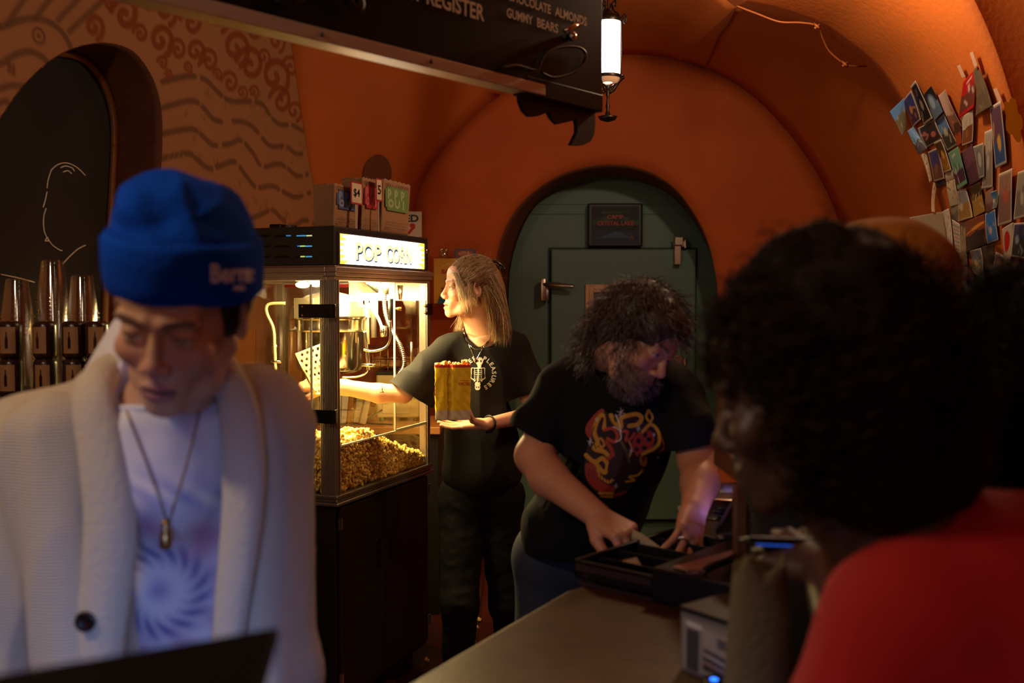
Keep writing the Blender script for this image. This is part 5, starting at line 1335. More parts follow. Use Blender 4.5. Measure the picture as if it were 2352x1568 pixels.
p.poly([(W * .4, H * .1), (W * .95, H * .02), (W * .95, H * .4), (W * .4, H * .5)], '2c2420'); p.line([(W * .42, H * .25), (W * .9, H * .16)], .006, '8c6c5c'); p.line([(W * .42, H * .4), (W * .9, H * .3)], .005, 'a89c88'); p.line([(W * .1, H * .9), (W * .35, H * .88)], .007, 'cbc0a8')
for k in range(4): p.line([(W * .68, H * (.62 + .05 * k)), (W * .9, H * (.58 + .05 * k))], .003, '3a342e')
p.mesh('printed_picture', mat('print_matte', 'attr', .6), lambda x, y: np.stack([x + wbx * .05, 0 * x - .0015, y + hb * .08], 1), e)
# canvas tote
def tote():
    r = []; wv = wob(5, 14)
    for j in range(15):
        t = j / 14; row = []
        for i in range(33):
            a = 2 * PI * i / 32; R1 = .05 * (1 - .3 * t ** 2); R2 = .022 * (1 - .5 * t)
            x = R1 * math.cos(a); y = R2 * math.sin(a) ; z = .235 * t + (.009 * math.cos(3 * a) + .006 * math.sin(5 * a)) * t ** 3
            o_ = .007 * wv(np.array([[x, y, z]]))[0]; row.append((x + o_, y + o_, z))
        r.append(row)
    return r
o = MB().grid(tote()).build('canvas_pouch', mat('khaki_canvas', '6c5c34', .9, bump=.3, bscale=90), smooth=True, solid=.004); c = P(1752, 1400, 1.2); o.location = (c.x, 1.2, ZC + .001); o.scale = (.85, 1, .98); tag(o, 'khaki canvas pouch standing on the counter beside the display box', 'pouch')
q = P(1700, 1400, 1.3); o = MB().grid(tote()).build('canvas_pouch', mat('grey_canvas', '5a5040', .9, bump=.3, bscale=90), smooth=True, solid=.004); o.location = (q.x, 1.31, ZC + .001); o.scale = (.5, .8, .82); o.rotation_euler = (0, .1, .5); tag(o, 'narrow grey folded canvas pouch left of the khaki one', 'pouch')
# green panel
a, b = P(1724, 1350, 2.15), P(1930, 1245, 2.15); o = MB().bb((a.x, 2.15, ZC + .001), (b.x, 2.165, b.z)).build('green_panel', mat('dark_green', '24433a', .6), bevel=.002); tag(origin_to(o, (a.x, 2.15, ZC)), 'dark green panel standing behind the wooden post', 'panel')
# blue lit device at the bottom edge
q = PZ(1640, 1566, ZC + .01); o = MB().bb((-.012, -.02, 0), (.012, .02, .012)).build('card_terminal', M_black, bevel=.003); o.location = (q.x, q.y, ZC + .001); tag(o, 'small black card terminal with a blue light at the bottom edge', 'card terminal')
MB().sphere((0, 0, .013), (.006, .006, .002), 8).build('blue_light', mat('blue_led', '2a70ff', .4, emit='2a70ff', estr=3), o, smooth=True)
# kernels on the floor
for px, py, l in ((1100, 1422, 'stray popcorn on the floor just behind the blonde woman'), (1093, 1438, 'stray popcorn on the floor in front of another kernel'), (981, 1515, 'stray popcorn on the floor by the machine cabinet')):
    q = PZ(px, py, .012); o = scatter_kernels('popcorn_piece', [(0, 0, 0)], .011, seed=px); o.location = q; tag(o, l, 'popcorn', 'popcorn dropped on the floor')

# ---------- monitor in the foreground (back towards the camera, screen towards the man in the beanie)
TR_ = P(645, 1434, .76); TL_ = P(-30, 1550, .655); TL_.z = TR_.z; TL_ = Vector((TL_.x, TL_.y, TR_.z + .001))
Xm = (TL_ - TR_); Lm = .36; Xm = Xm.normalized(); 
dn = (P(607, 1568, .70) - TR_).normalized()
Nm = Xm.cross(dn).normalized()
if Nm.y < 0: Nm = -Nm
mo = empty('monitor', TR_, 'black monitor seen from behind in the lower left foreground', 'monitor')
def mslab(mb, a0, a1, b0, b1, n0, n1):
    vs = [Xm * a + dn * b + Nm * n for n in (n0, n1) for a, b in ((a0, b0), (a1, b0), (a1, b1), (a0, b1))]
    mb.add(vs, [(0, 3, 2, 1), (4, 5, 6, 7), (0, 1, 5, 4), (1, 2, 6, 5), (2, 3, 7, 6), (3, 0, 4, 7)])
t = MB(); mslab(t, 0, Lm, 0, .23, 0, .018); t.build('housing', mat('monitor_black', '040404', .6, spec=.15), mo, bevel=.004)
t = MB(); mslab(t, .012, Lm - .012, .012, .215, .0185, .0195); t.build('screen', mat('screen_glow', '88b0ff', .3, emit='7ca8ff', estr=26), mo)
base = mo.location + Xm * (Lm / 2) + dn * .12
t = MB(); t.cyl(base - mo.location - Nm * .0, Vector((base.x, base.y - .02, ZC + .01)) - mo.location, .018, n=16); t.build('stand', M_black, mo, smooth='auto')
t = MB(); t.lathe([(.001, .001), (.09, .001), (.09, .008), (.02, .014), (.001, .014)], 32, Matrix.Translation(Vector((base.x, base.y - .02, ZC)) - mo.location)); t.build('foot', M_black, mo, smooth='auto')
# ================= PEOPLE: shared anatomy =================
def frame(origin, X, Z):
    X = Vector(X).normalized(); Z = Vector(Z); Z = (Z - X * Z.dot(X)).normalized(); Y = Z.cross(X)
    M = Matrix((X, Y, Z)).transposed().to_4x4(); M.translation = Vector(origin); return M
def head_frame(origin, face, up, s=1):
    """local -Y looks along face, local Z is the crown direction"""
    f = Vector(face).normalized(); u = Vector(up); u = (u - f * u.dot(f)).normalized(); Yl = -f; Xl = Yl.cross(u)
    M = Matrix((Xl, Yl, u)).transposed().to_4x4() @ Matrix.Scale(s, 4); M.translation = Vector(origin); return M
def head_prims(female=False, mouth_open=.0, down=0, nose=1.0, ears=True):
    j = .92 if female else 1.0
    p = [Ell((0, .018, .032), (.073, .094, .086), k=.01), Ell((0, -.030, -.030), (.058 * j, .060, .072), k=.025),
         Ell((0, -.062, .048), (.055, .029, .038), k=.02)]
    for s in (-1, 1):
        p += [Cone((s * .054 * j, .004, -.052), (s * .040 * j, -.035, -.088), .017, .015, k=.02), Cone((s * .040 * j, -.035, -.088), (s * .012, -.074, -.103), .015, .013, k=.02),
              Ell((s * .040, -.066, -.030), (.022, .020, .020), k=.02), Cone((s * .012, -.088, .020), (s * .046, -.078, .020), .009 if not female else .007, .007, k=.012)]
    p += [Ell((0, -.080, -.101), (.020, .015, .015), k=.014), Ell((0, -.078, -.070), (.030, .020, .024), k=.02)]
    p += [Cone((0, -.084, .012), (0, -.100 - .006 * nose, -.028), .0070, .0088, k=.012), Ell((0, -.102 - .006 * nose, -.034), (.0100, .010, .0088), k=.008)]
    for s in (-1, 1): p += [Ell((s * .0115, -.098, -.040), (.0085, .010, .0075), k=.006)]
    for s in (-1, 1): p += [Ell((s * .031, -.098, .000), (.018, .016, .0125), k=.014, op='-')]
    for s in (-1, 1): p += [Ell((s * .031, -.0755, -.001), (.0130, .0128, .0128), k=.003), Ell((s * .031, -.0765, .006 - .003 * down), (.0165, .0135, .0085 + .003 * down), k=.004), Ell((s * .031, -.0755, -.0105), (.0155, .0125, .0055), k=.004)]
    p += [Ell((0, -.0935, -.0665), (.022, .0095, .0058), k=.005), Ell((0, -.0925, -.0795 - mouth_open), (.0195, .0100, .0068), k=.005), Ell((0, -.104, -.0730 - mouth_open * .5), (.024, .0090, .0014 + mouth_open * .5), k=.003, op='-')]
    for s in (-1, 1): p += [Ell((s * .006, -.110, -.046), (.0035, .006, .0025), k=.002, op='-')]
    if ears:
        for s in (-1, 1):
            R = np.array(Euler((.15, 0, s * .35)).to_matrix())
            p += [Ell((s * .078, .012, -.008), (.007, .019, .031), R, k=.006), Ell((s * .083, .009, -.004), (.0065, .011, .019), R, k=.003, op='-'), Ell((s * .076, .006, -.030), (.006, .010, .011), R, k=.004)]
    return p
def head_colors(V, skin, lip, brow, female=False, gaze=(0, -1, 0), stub=None, down=0, iris='5a4a38'):
    c = np.tile(np.array(srgb(skin)), (len(V), 1)); x, y, z = V.T
    def mix(m, col):
        m = np.clip(m, 0, 1)[:, None]; c[:] = c * (1 - m) + np.array(srgb(col)) * m
    front = y < -.05
    red = np.exp(-(((np.abs(x) - .042) / .02) ** 2 + ((z + .035) / .022) ** 2)) * .22 * front; c[:, 1] *= 1 - red; c[:, 2] *= 1 - red
    tip = np.exp(-((x / .016) ** 2 + ((z + .038) / .014) ** 2)) * .2 * front; c[:, 1] *= 1 - tip; c[:, 2] *= 1 - tip
    if stub: mix(.4 * front * (z < -.045) * (np.abs(x) < .06), stub)
    lp = np.sqrt((x / .0235) ** 2 + ((z + .073) / .0125) ** 2); mix((lp < 1) * (y < -.082) * .9, lip)
    mix((np.abs(z + .073) < .0013) * (np.abs(x) < .022) * (y < -.07) * .8, '3a1a18')
    for s in (-1, 1):
        ax = (x * s - .030); bz = z - (.0225 - 6 * ax ** 2 * 1.4 + ax * .10); wd = .0030 if female else .0042
        mix(((np.abs(bz) < wd) & (np.abs(ax) < .019) & front) * .75, brow)
        e = np.stack([x - s * .031, y + .0755, z + .001], 1); r = np.linalg.norm(e, axis=1); on = (r < .0152) & (y < -.076)
        n = e / (r[:, None] + 1e-9); zz = e[:, 2]; hi = .0035 - .0025 * down; lo = -.0052
        vis = on & (zz < hi) & (zz > lo) & (np.abs(e[:, 0]) < .0125)
        mix(vis * .9, 'd8ccc0')
        g = np.array(gaze, float); g /= np.linalg.norm(g); d = n @ g
        mix((vis & (d > .88)) * .95, iris); mix((vis & (d > .965)) * 1., '0a0808')
        mix(((np.abs(zz - hi) < .0016) & on & (np.abs(e[:, 0]) < .014)) * .85, '1c1210')
        if female: mix(((zz > hi) & (zz < hi + .0075) & on) * .35, '6a4030')
    return c
def hand_prims(M, s=1, curl=((.3, .4, .3),) * 4, thumb=None, spread=.06, sc=1.0):
    K = [(.088, .027), (.092, .008), (.087, -.011), (.078, -.029)]; L = [(.043, .026, .021), (.048, .030, .022), (.044, .027, .021), (.034, .021, .019)]
    R = [.0092, .0094, .0088, .0078]; p = [Ell((.045, 0, -.003), (.048, .034, .0145), k=.012), Cone((0, 0, 0), (.03, 0, -.001), .024, .022, k=.015, fl=((0, 0, 1), .72))]
    for i in range(4):
        k = np.array([K[i][0], K[i][1] * s, 0.]); p.append(Cone((.025, K[i][1] * s * .6, -.002), k, .013, .0112, k=.012))
        a = 0; q = k.copy(); yaw = spread * (1.5 - i) * s; r = R[i]
        for j in range(3):
            a += curl[i][j]; d = np.array([math.cos(a) * math.cos(yaw), math.sin(yaw) * math.cos(a), -math.sin(a)]); e = q + d * L[i][j]
            p.append(Cone(q, e, r, r * .9, k=.003)); q = e; r *= .9
    th = thumb or [(.018, .020, -.010), (.050, .046, -.018), (.078, .056, -.024), (.100, .058, -.028)]
    rr = [.016, .0125, .0105, .0085]
    for i in range(3):
        a, b = [np.array([v[0], v[1] * s, v[2]]) for v in (th[i], th[i + 1])]; p.append(Cone(a, b, rr[i], rr[i + 1], k=.010 if i == 0 else .004))
    return moved(p, M @ Matrix.Scale(sc, 4))
def arm(pts, rs, k=.02): return [Cone(pts[i], pts[i + 1], rs[i], rs[i + 1], k=k) for i in range(len(pts) - 1)]
def skin_mat(name, col):
    return mat(name, 'attr', .5, bump=.06, bscale=250, sub=.06)
M_skin = skin_mat('skin', 'attr')
def tint(V, col, wv=None):
    c = np.tile(np.array(srgb(col)), (len(V), 1)); w = wob(9, 25); m = w(V); c *= (1 + .05 * m)[:, None]; return c
def ray_decal(p, pw, ph, bx, bv, name, m, parent, off=.002, px=None):
    """drape a painted panel on a garment; bx=(x0,y0,x1,y1) photo box"""
    x0, y0, x1, y1 = bx
    def fn(x, y):
        out = np.zeros((len(x), 3)); dl = 2.
        for i in range(len(x)):
            d = (P(x0 + (x1 - x0) * x[i] / pw, y1 - (y1 - y0) * y[i] / ph, 1) - CO).normalized(); h = bv.ray_cast(CO, d)
            if h[0] is not None: dl = (h[0] - CO).length
            out[i] = CO + d * (dl - off)
        return out
    return p.mesh(name, m, fn, parent)
def ray_text(txt, cx, cy, cap, rot, bv, mb, off=.0025, bold=0, width=None, shear=0):
    """lettering draped on a garment, centred at photo (cx,cy)"""
    v, f = textmesh(txt, 1, bold=bold, shear=shear); v = v - (v.max(0) + v.min(0)) / 2; s = v.max(0) - v.min(0)
    if len(txt) > 1 or width: v = v * [(width or cap * s[0] / s[1]) / s[0], cap / s[1]]
    else: v = v * cap / .72
    c, t = math.cos(rot), math.sin(rot); vs = []
    for x, y in v:
        d = (P(cx + x * c - y * t * 1, cy - (x * t + y * c), 1) - CO).normalized(); h = bv.ray_cast(CO, d)
        vs.append(CO + d * (((h[0] - CO).length if h[0] is not None else 2.) - off))
    mb.add(vs, f)
def set_child(o, par): o.parent = par; o.matrix_parent_inverse = Matrix.Translation(-par.location); return o
def cap_strands(n, roots, target, M, er, seed, lift=.003, K=10, wave=.002, freq=9, jitter=.012):
    """strands swept over the skull ellipsoid from root points to a target, local space -> world"""
    r = np.random.default_rng(seed); c0 = np.array((0, .018, .032)); out = np.zeros((n, K, 3)); A = np.array(M)
    for i in range(n):
        a = roots(r); b = np.array(target, float) + r.normal(0, jitter, 3); l = lift + r.uniform(0, .004); ph = r.uniform(0, 6)
        for k in range(K):
            t = k / (K - 1); q = a * (1 - t) + b * t; d = (q - c0) / er; nn = np.linalg.norm(d); q = c0 + d / nn * er * max(1, nn if t > .98 else 1) + (q - c0) / (np.linalg.norm(q - c0) + 1e-9) * l
            q = q + wave * np.array([math.sin(freq * t + ph), math.cos(freq * t * 1.3 + ph), math.sin(freq * t * .7 + ph * 2)]); out[i, k] = q
    return out @ A[:3, :3].T + A[:3, 3]
def fall_strands(n, roots, ends, M, seed, K=14, wave=.003, freq=8, jit=.008, out_push=.0):
    r = np.random.default_rng(seed); out = np.zeros((n, K, 3)); A = np.array(M)
    for i in range(n):
        a, m, b = [np.array(q, float) for q in roots(r)]; b = b + r.normal(0, jit, 3); m = m + r.normal(0, jit * .5, 3); ph = r.uniform(0, 6, 3)
        t = np.linspace(0, 1, K)[:, None]; q = (1 - t) ** 2 * a + 2 * t * (1 - t) * m + t ** 2 * b
        q = q + wave * np.sin(freq * t + ph) * (.2 + t); out[i] = q
    return out @ A[:3, :3].T + A[:3, 3]
def curls(n, center, rad, M, seed, length=(.05, .10), amp=.008, turns=3, K=16, mask=None, down=(0, 0, -1), grav=.6):
    """springy curls growing out of an ellipsoid scalp, in world space"""
    r = np.random.default_rng(seed); A = np.array(M); out = []; dn = np.array(down, float)
    while len(out) < n:
        d = r.normal(size=3); d /= np.linalg.norm(d)
        if mask and not mask(d): continue
        p0 = A[:3, :3] @ (np.array(center) + d * rad) + A[:3, 3]; nrm = A[:3, :3] @ (d / np.array(rad)); nrm /= np.linalg.norm(nrm)
        L = r.uniform(*length); tdir = nrm * (1 - grav) + dn * grav + r.normal(0, .22, 3); tdir -= nrm * min(0, tdir @ nrm) * .9; tdir /= np.linalg.norm(tdir)
        u = np.cross(tdir, r.normal(size=3)); u /= np.linalg.norm(u); v = np.cross(tdir, u); ph = r.uniform(0, 6.3); t = np.linspace(0, 1, K)
        w = r.uniform(.6, 1.4) * amp; tn = turns * r.uniform(.6, 1.3) * 2 * PI
        out.append(p0 + np.outer(t * L, nrm * .35 * (1 - t[:, None].mean()) + tdir) + w * np.minimum(t * 4, 1)[:, None] * (np.outer(np.cos(tn * t + ph), u) + np.outer(np.sin(tn * t + ph), v)))
    return np.array(out)
def hair_cols(n, cols, seed=1):
    r = np.random.default_rng(seed); C_ = np.array([srgb(c) for c in cols]); k = r.integers(0, len(cols), n); return C_[k] * r.uniform(.75, 1.25, (n, 1))
def leg_set(hips, knees, feet, r=(.095, .07, .06), toe=(0, -1, 0)):
    p = []
    for h, k, f in zip(hips, knees, feet): p += [Cone(h, k, r[0], r[1], k=.04), Cone(k, f, r[1], r[2], k=.03)]
    return p
def shoes(feet, toe, m, parent):
    for f in feet:
        t = Vector(toe).normalized(); f = Vector(f); a = Vector((f.x, f.y, .048)); b = a + t * .15
        V, Q = sculpt([Cone(a - t * .05, a, .045, .048, k=.02), Cone(a, b, .047, .036, k=.02, fl=((0, 0, 1), .85))], .008, lo=np.minimum(np.array(a), np.array(b)) - .12, hi=np.maximum(np.array(a), np.array(b)) + .12)
        V[:, 2] = np.maximum(V[:, 2], .003); o = npmesh('shoe', V, Q, m, None); set_child(o, parent)

def neck_collar(V, cut, par, m, r=.0055, nm='collar'):
    """ribbed band along the carved neck opening"""
    d = np.abs(cut.d(V)); ax = cut.b - cut.a; ax /= np.linalg.norm(ax); u = np.cross(ax, [0, 1, 0]); u /= np.linalg.norm(u); v = np.cross(ax, u)
    k = V[d < .004]; q = k - cut.a; an = np.arctan2(q @ v, q @ u); hh = q @ ax; pts = []
    for a in np.linspace(-PI, PI, 41)[:-1]:
        m_ = np.abs((an - a + PI) % (2 * PI) - PI) < .12
        if m_.sum() < 2: continue
        h = np.percentile(hh[m_], 5); rr = np.linalg.norm(q[m_][np.abs(hh[m_] - h) < .01] - np.outer(hh[m_][np.abs(hh[m_] - h) < .01], ax), axis=1).mean()
        pts.append(cut.a + ax * h + rr * (u * math.cos(a) + v * math.sin(a)))
    if len(pts) < 8: return
    P2 = np.array(pts)
    for _ in range(3): P2 = (np.roll(P2, 1, 0) + 2 * P2 + np.roll(P2, -1, 0)) / 4
    t = MB(); t.tube([Vector(p_) - par.location for p_ in P2], r, 8, closed=True); return t.build(nm, m, par, smooth=True)

def hemcut(V, c, n, R=.14):
    """flat cloth hem: everything past the plane inside radius R is pulled back onto it"""
    c = np.array(c); n = np.array(n, float); n /= np.linalg.norm(n); q = V - c; h = q @ n; lat = np.linalg.norm(q - np.outer(h, n), axis=1)
    m = (h > 0) & (lat < R) & (h < R); V[m] -= np.outer(h[m], n); return V
def cloth(seed, amp=.007, f=34, sq=(1, 1, .45)):
    a, b, c_ = wob(seed, f, 7), wob(seed + 1, f * .45, 5), wob(seed + 2, f * 2.6, 7); s_ = np.array(sq)
    return lambda X: amp * (.75 * (np.abs(a(X * s_)) ** .8 - .55) + .55 * b(X)) + amp * .16 * c_(X * s_)
# ================= BLONDE WOMAN AT THE POPCORN MACHINE =================
YW = 3.92
wo = empty('person', (P(1110, 800, YW).x, YW, 0), 'woman with long blonde hair and black skeleton T-shirt reaching into the popcorn machine', 'person')
HW = head_frame(P(1079, 660, YW - .01), (-.955, -.28, .02), (.03, 0, 1), 1.0)
HWi = HW.inverted()
def wl_(q): return np.array(HWi @ Vector(q))
nk = wl_(P(1112, 775, YW + .03)); 
hp = head_prims(True, .0022, down=.4, nose=.5)
hp += [Cone((0, .028, -.05), nk, .050, .054, k=.02), Cone(nk, wl_(P(1112, 800, YW + .02)), .056, .062, k=.03), Cone((0, -.01, -.085), nk + np.array([0, -.02, 0]), .03, .035, k=.03)]
V, Q = sculpt(hp, .0019, lo=(-.12, -.135, -.235), hi=(.12, .16, .13)); V = relax(V, Q, 1, .4)
c = head_colors(V, 'dca585', 'a04c44', '6a4428', True, gaze=(.1, -.97, -.15), down=.75)
Vh, Qh, Ch = V @ np.array(HW)[:3, :3].T + np.array(HW)[:3, 3], Q, c
# torso skin, arms and hands
sR, eR, wR = P(1008, 806, 3.90), P(926, 903, 3.80), P(748, 886, 3.77)
sL, eL, wL = P(1188, 800, 4.0), P(1222, 952, 3.93), P(1117, 974, 3.74)
bp_ = [Cone(P(1112, 785, YW + .03), P(1112, 850, YW + .03), .07, .09, k=.04), Cone(P(1045, 803, 3.93), P(1175, 803, 3.98), .034, k=.04)]
bp_ += arm([sR, eR, P(870, 903, 3.78), P(790, 889, 3.77), wR], [.034, .036, .036, .029, .023], .015) + arm([sL, eL, wL], [.034, .034, .023], .015)
hR = frame(wR, (-1, .0, .03), (.05, -.5, .85)); hL = frame(wL, (-.97, .12, -.02), (.15, .25, -1))
bp_ += hand_prims(hR, 1, ((.5, .5, .3), (.4, .6, .3), (.45, .6, .4), (.5, .7, .4)), spread=.10, sc=.95)
bp_ += hand_prims(hL, -1, ((-.05, .25, .2), (.0, .2, .2), (-.02, .25, .2), (.1, .3, .2)), thumb=[(.018, .020, -.012), (.045, .050, -.036), (.052, .058, -.062), (.058, .056, -.088)], spread=.05, sc=.95)
Vb, Qb = sculpt(bp_, .0026); Vb = relax(Vb, Qb, 1, .4)
Cb = tint(Vb, 'dca585')
e_ = Vb - np.array(P(878, 893, 3.75)); tt = (np.abs(e_[:, 0] + .2 * e_[:, 2]) < .0022) & (np.abs(e_[:, 2]) < .014) | ((np.abs(e_[:, 2] + .012) < .002) & (np.abs(e_[:, 0]) < .008)); Cb[tt & (Vb[:, 1] < 3.80)] = srgb('3a2a28')
V, Q = joinmesh([(Vh, Qh), (Vb, Qb)]); o = npmesh('body', V, Q, M_skin, None, True, np.concatenate([Ch, Cb])); set_child(o, wo)
# T-shirt
sp_ = [Cone(P(1052, 793, 3.94), P(1172, 795, 3.98), .062, .062, k=.05), Ell(P(1112, 870, 3.95), (.155, .115, .17), k=.06), Ell(P(1104, 1010, 3.95), (.150, .115, .21), k=.08), Ell(P(1106, 1085, 3.95), (.158, .12, .12), k=.06),
       Cone(P(1020, 800, 3.91), P(950, 880, 3.83), .058, .068, k=.03), Cone(P(950, 880, 3.83), P(925, 912, 3.81), .070, .078, k=.02), Cone(P(972, 905, 3.85), P(980, 925, 3.86), .03, .026, k=.03),
       Cone(P(1185, 800, 3.99), P(1218, 890, 3.95), .058, .066, k=.04),
       Cone(P(1110, 725, 3.91), P(1108, 768, 3.90), .052, .068, k=.006, op='-')]
w1 = wob(11, 18); w2 = wob(12, 45)
def folds(X):
    y = X.copy(); y[:, 2] *= .35; return .0065 * w1(y) + .0018 * w2(X)
V, Q = sculpt(sp_, .0045, disp=cloth(101, .011)); V = hemcut(V, P(944, 906, 3.82), (-.56, -.1, -.83)); V = hemcut(V, P(1222, 900, 3.95), (.3, 0, -.95)); zb = P(1100, 1142, 3.95).z; V[:, 2] = np.maximum(V[:, 2], zb)
M_tee = mat('washed_black_cotton', '161413', .85, bump=.12, bscale=300, var=.1, spec=.25)
sh = npmesh('t_shirt', V, Q, M_tee); set_child(sh, wo); bvs = bvh_of(V, Q)
# sleeve hem and collar rib
neck_collar(V, sp_[-1], wo, M_tee)
# print on the chest: skeleton with a ring of lettering
pw, ph_ = 90, 140
p = Paint(pw, ph_, .9); wh = 'c8c4b8'; ox, oy = 1080, 955     # photo px origin (left, bottom)
def q_(x, y): return (x - ox, oy - y)
p.disc(*q_(1101, 829), 9, 9.5, wh); p.poly([q_(1095, 834), q_(1107, 834), q_(1105, 843), q_(1097, 843)], wh)
for dx in (-3.5, 3.5): p.disc(*q_(1101 + dx, 829), 2.2, 2.4, '1c1a1a')
p.line([q_(1099, 843), q_(1097, 880)], 3.2, wh)
for k in range(7):
    y = 847 + k * 4.3
    for s in (-1, 1): p.line(spline([q_(1098, y), q_(1098 + s * 7, y - 1), q_(1098 + s * 9, y + 3), q_(1098 + s * 3, y + 4)], 3), 1.6, wh)
for s in (-1, 1): p.line([q_(1098 + s * 1, 845), q_(1098 + s * 15, 845), q_(1098 + s * 16, 868), q_(1098 + s * 7, 874)], 2.4, wh)
p.disc(*q_(1097, 882), 7, 4.5, wh); p.disc(*q_(1097, 889), 6.5, 7, wh)
for dx in (-2.5, 2.5): p.disc(*q_(1097 + dx, 889), 1.7, 2, '1c1a1a')
ray_decal(p, pw, ph_, (ox, oy - ph_, ox + pw, oy), bvs, 'skeleton_print', mat('white_print', 'attr', .8), None); set_child(bpy.data.objects['skeleton_print'], wo)
t = MB(); ring = list('PLEASURES'); 
for i, ch in enumerate(ring):
    a = math.radians(68 - i * 16.5); cx, cy = 1101 + 34 * math.cos(a), 857 - 36 * math.sin(a); ray_text(ch, cx, cy, 10, a - PI / 2, bvs, t, bold=.03)
for ch, a in (('S', 112), ('E', 128)): a = math.radians(a); ray_text(ch, 1101 + 34 * math.cos(a), 857 - 36 * math.sin(a), 10, a - PI / 2, bvs, t, bold=.03)
o = t.build('ring_lettering', mat('print_white_flat', 'c8c4b8', .8)); set_child(o, wo)
# trousers and shoes
zf = 0
hipz = P(1100, 1150, 3.95).z
fR, fL = P(1052, 1500, 3.9), P(1175, 1500, 4.02); fR.z = .09; fL.z = .09
tp = leg_set([P(1060, 1165, 3.94), P(1148, 1165, 3.97)], [P(1056, 1380, 3.86), P(1168, 1390, 3.96)], [fR, fL], (.088, .072, .064)) + [Cone(P(1060, 1140, 3.95), P(1150, 1140, 3.97), .095, k=.03)]
w3 = wob(15, 30)
V, Q = sculpt(tp, .007, disp=cloth(111, .006, 40, (1, 1, 1.6))); o = npmesh('jeans', V, Q, mat('black_denim', '0b0b0b', .85, bump=.2, bscale=240, var=.15, spec=.2)); set_child(o, wo)
shoes([fR, fL], (-.2, -1, 0), M_black, wo)
# wristwatch and jewellery
wa = (Vector(eL) - Vector(wL)).normalized(); cwx = Vector(wL) + wa * .022; ux = wa.cross(Vector((0, 0, 1))).normalized(); uz = wa.cross(ux)
t = MB(); t.tube([cwx + ux * .0275 * math.cos(a) + uz * .0245 * math.sin(a) - wo.location for a in np.linspace(0, 2 * PI, 25)[:-1]], .0085, 8, closed=True, ell=(1.2, .35)); o = t.build('watch_strap', M_black, wo, smooth=True)
t = MB(); t.box(cwx - ux * 0 + Vector((-.004, -.012, -.024)) - wo.location, (.03, .026, .012), rot=(0.5, -.2, 0)); t.build('watch_case', M_black, wo, bevel=.004)
def chain(pxs, Y, r, nm, m=None):
    pts = []
    for px, py in resample([q for q in spline([(a, b) for a, b in pxs], 8)], 46):
        d = (P(px, py, 1) - CO).normalized(); h1 = bvs.ray_cast(CO, d); h2 = bvb.ray_cast(CO, d); c_ = [h for h in (h1[0], h2[0]) if h is not None]
        pts.append(min(c_, key=lambda v: v.y) - d * .004 if c_ else P(px, py, Y))
    t = MB(); t.tube([p - wo.location for p in pts], [r * (1.35 if i % 2 else .75) for i in range(len(pts))], 6); return t.build(nm, m or M_chrome, wo, smooth=True)
bvb = bvh_of(Vh, Qh)
chain([(1064, 755), (1070, 775), (1085, 792), (1100, 797), (1115, 790), (1124, 778)], 3.8, .0016, 'chain_necklace')
chain([(1065, 760), (1074, 785), (1090, 801), (1105, 801), (1120, 788), (1128, 765)], 3.8, .0012, 'chain_necklace')
chain([(1070, 775), (1082, 803), (1093, 824), (1108, 800), (1120, 782)], 3.8, .0012, 'pendant_necklace')
q = P(1092, 828, 3.795); t = MB(); t.sphere(q - wo.location, (.009, .005, .009), 8); t.build('pendant', M_chrome, wo, smooth=True)
for dy, r in ((0, .011), (9, .007)):
    q = Vector(HW @ Vector((.084, .004, -.045))) + Vector((.004 if dy else -.003, -.004, -.002 * dy * .1))
    t = MB(); t.tube([q + Vector((r * .7 * math.cos(a), 0, r * math.sin(a))) - wo.location for a in np.linspace(0, 2 * PI, 17)[:-1]], .0017, 6, closed=True); t.build('hoop_earring', mat('gold', 'd8b060', .2, metal=1), wo, smooth=True)
# hair: scalp layer, swept strands, falling strands
er = np.array([.079, .100, .092])
hb_ = [Ell((0, .020, .034), (.080, .101, .091), k=.01), Ell((0, .075, -.02), (.066, .05, .085), k=.04), Cone((0, .085, -.03), (-.01, .088, -.11), .058, .050, k=.04), Ell((0, .095, .075), (.028, .028, .026), k=.02),
       Ell((0, -.092, -.055), (.078, .085, .108), k=.012, op='-'), Ell((.085, -.012, -.03), (.03, .040, .045), k=.01, op='-'), Ell((-.085, -.012, -.03), (.03, .040, .045), k=.01, op='-')]
wh_ = wob(21, 90); wh2 = wob(22, 40)
V, Q = sculpt(hb_, .003, disp=lambda X: .0012 * wh_(X * [1, .3, 1]) + .002 * wh2(X)); V = V @ np.array(HW)[:3, :3].T + np.array(HW)[:3, 3]
BL = ['c9a878', 'b08a5c', '8e6a44', 'd8c09a', '7a5838']
o = npmesh('hair', V, Q, mat('hair_blonde', 'attr', .45), None, True, tint(V, '8e6c48')); set_child(o, wo); hairw = o
def rootF(r):
    a = r.uniform(-1.25, 1.25); return np.array([.074 * math.sin(a) * 1.05, -.090 * math.cos(a) + .004, .056 - .042 * abs(math.sin(a)) ** 1.6 + r.normal(0, .004)])
def rootS(r):
    s = r.choice([-1, 1]); return np.array([s * .078, r.uniform(-.03, .05), r.uniform(.0, .05)])
st = cap_strands(1500, rootF, (0, .092, .082), HW, er, 3, wave=.0016); st2 = cap_strands(700, rootS, (0, .095, .078), HW, er, 4)
def back(r):
    u = r.uniform(-1, 1); x = .07 * u; y0 = .055 + .055 * math.sqrt(1 - u * u); zz = r.uniform(-.02, .09); d = np.array((u * 1.0, math.sqrt(1.02 - u * u), (zz - .034) / .1)); a = np.array((0, .02, .034)) + d / np.linalg.norm(d) * er * 1.04
    return a, (x * 1.3, .118 + .03 * math.sqrt(1 - u * u), -.04), (x * 1.0, .118 + r.uniform(-.04, .035), -.195 + r.uniform(-.035, .035))
st3 = fall_strands(1700, back, None, HW, 5, wave=.0028, jit=.007)
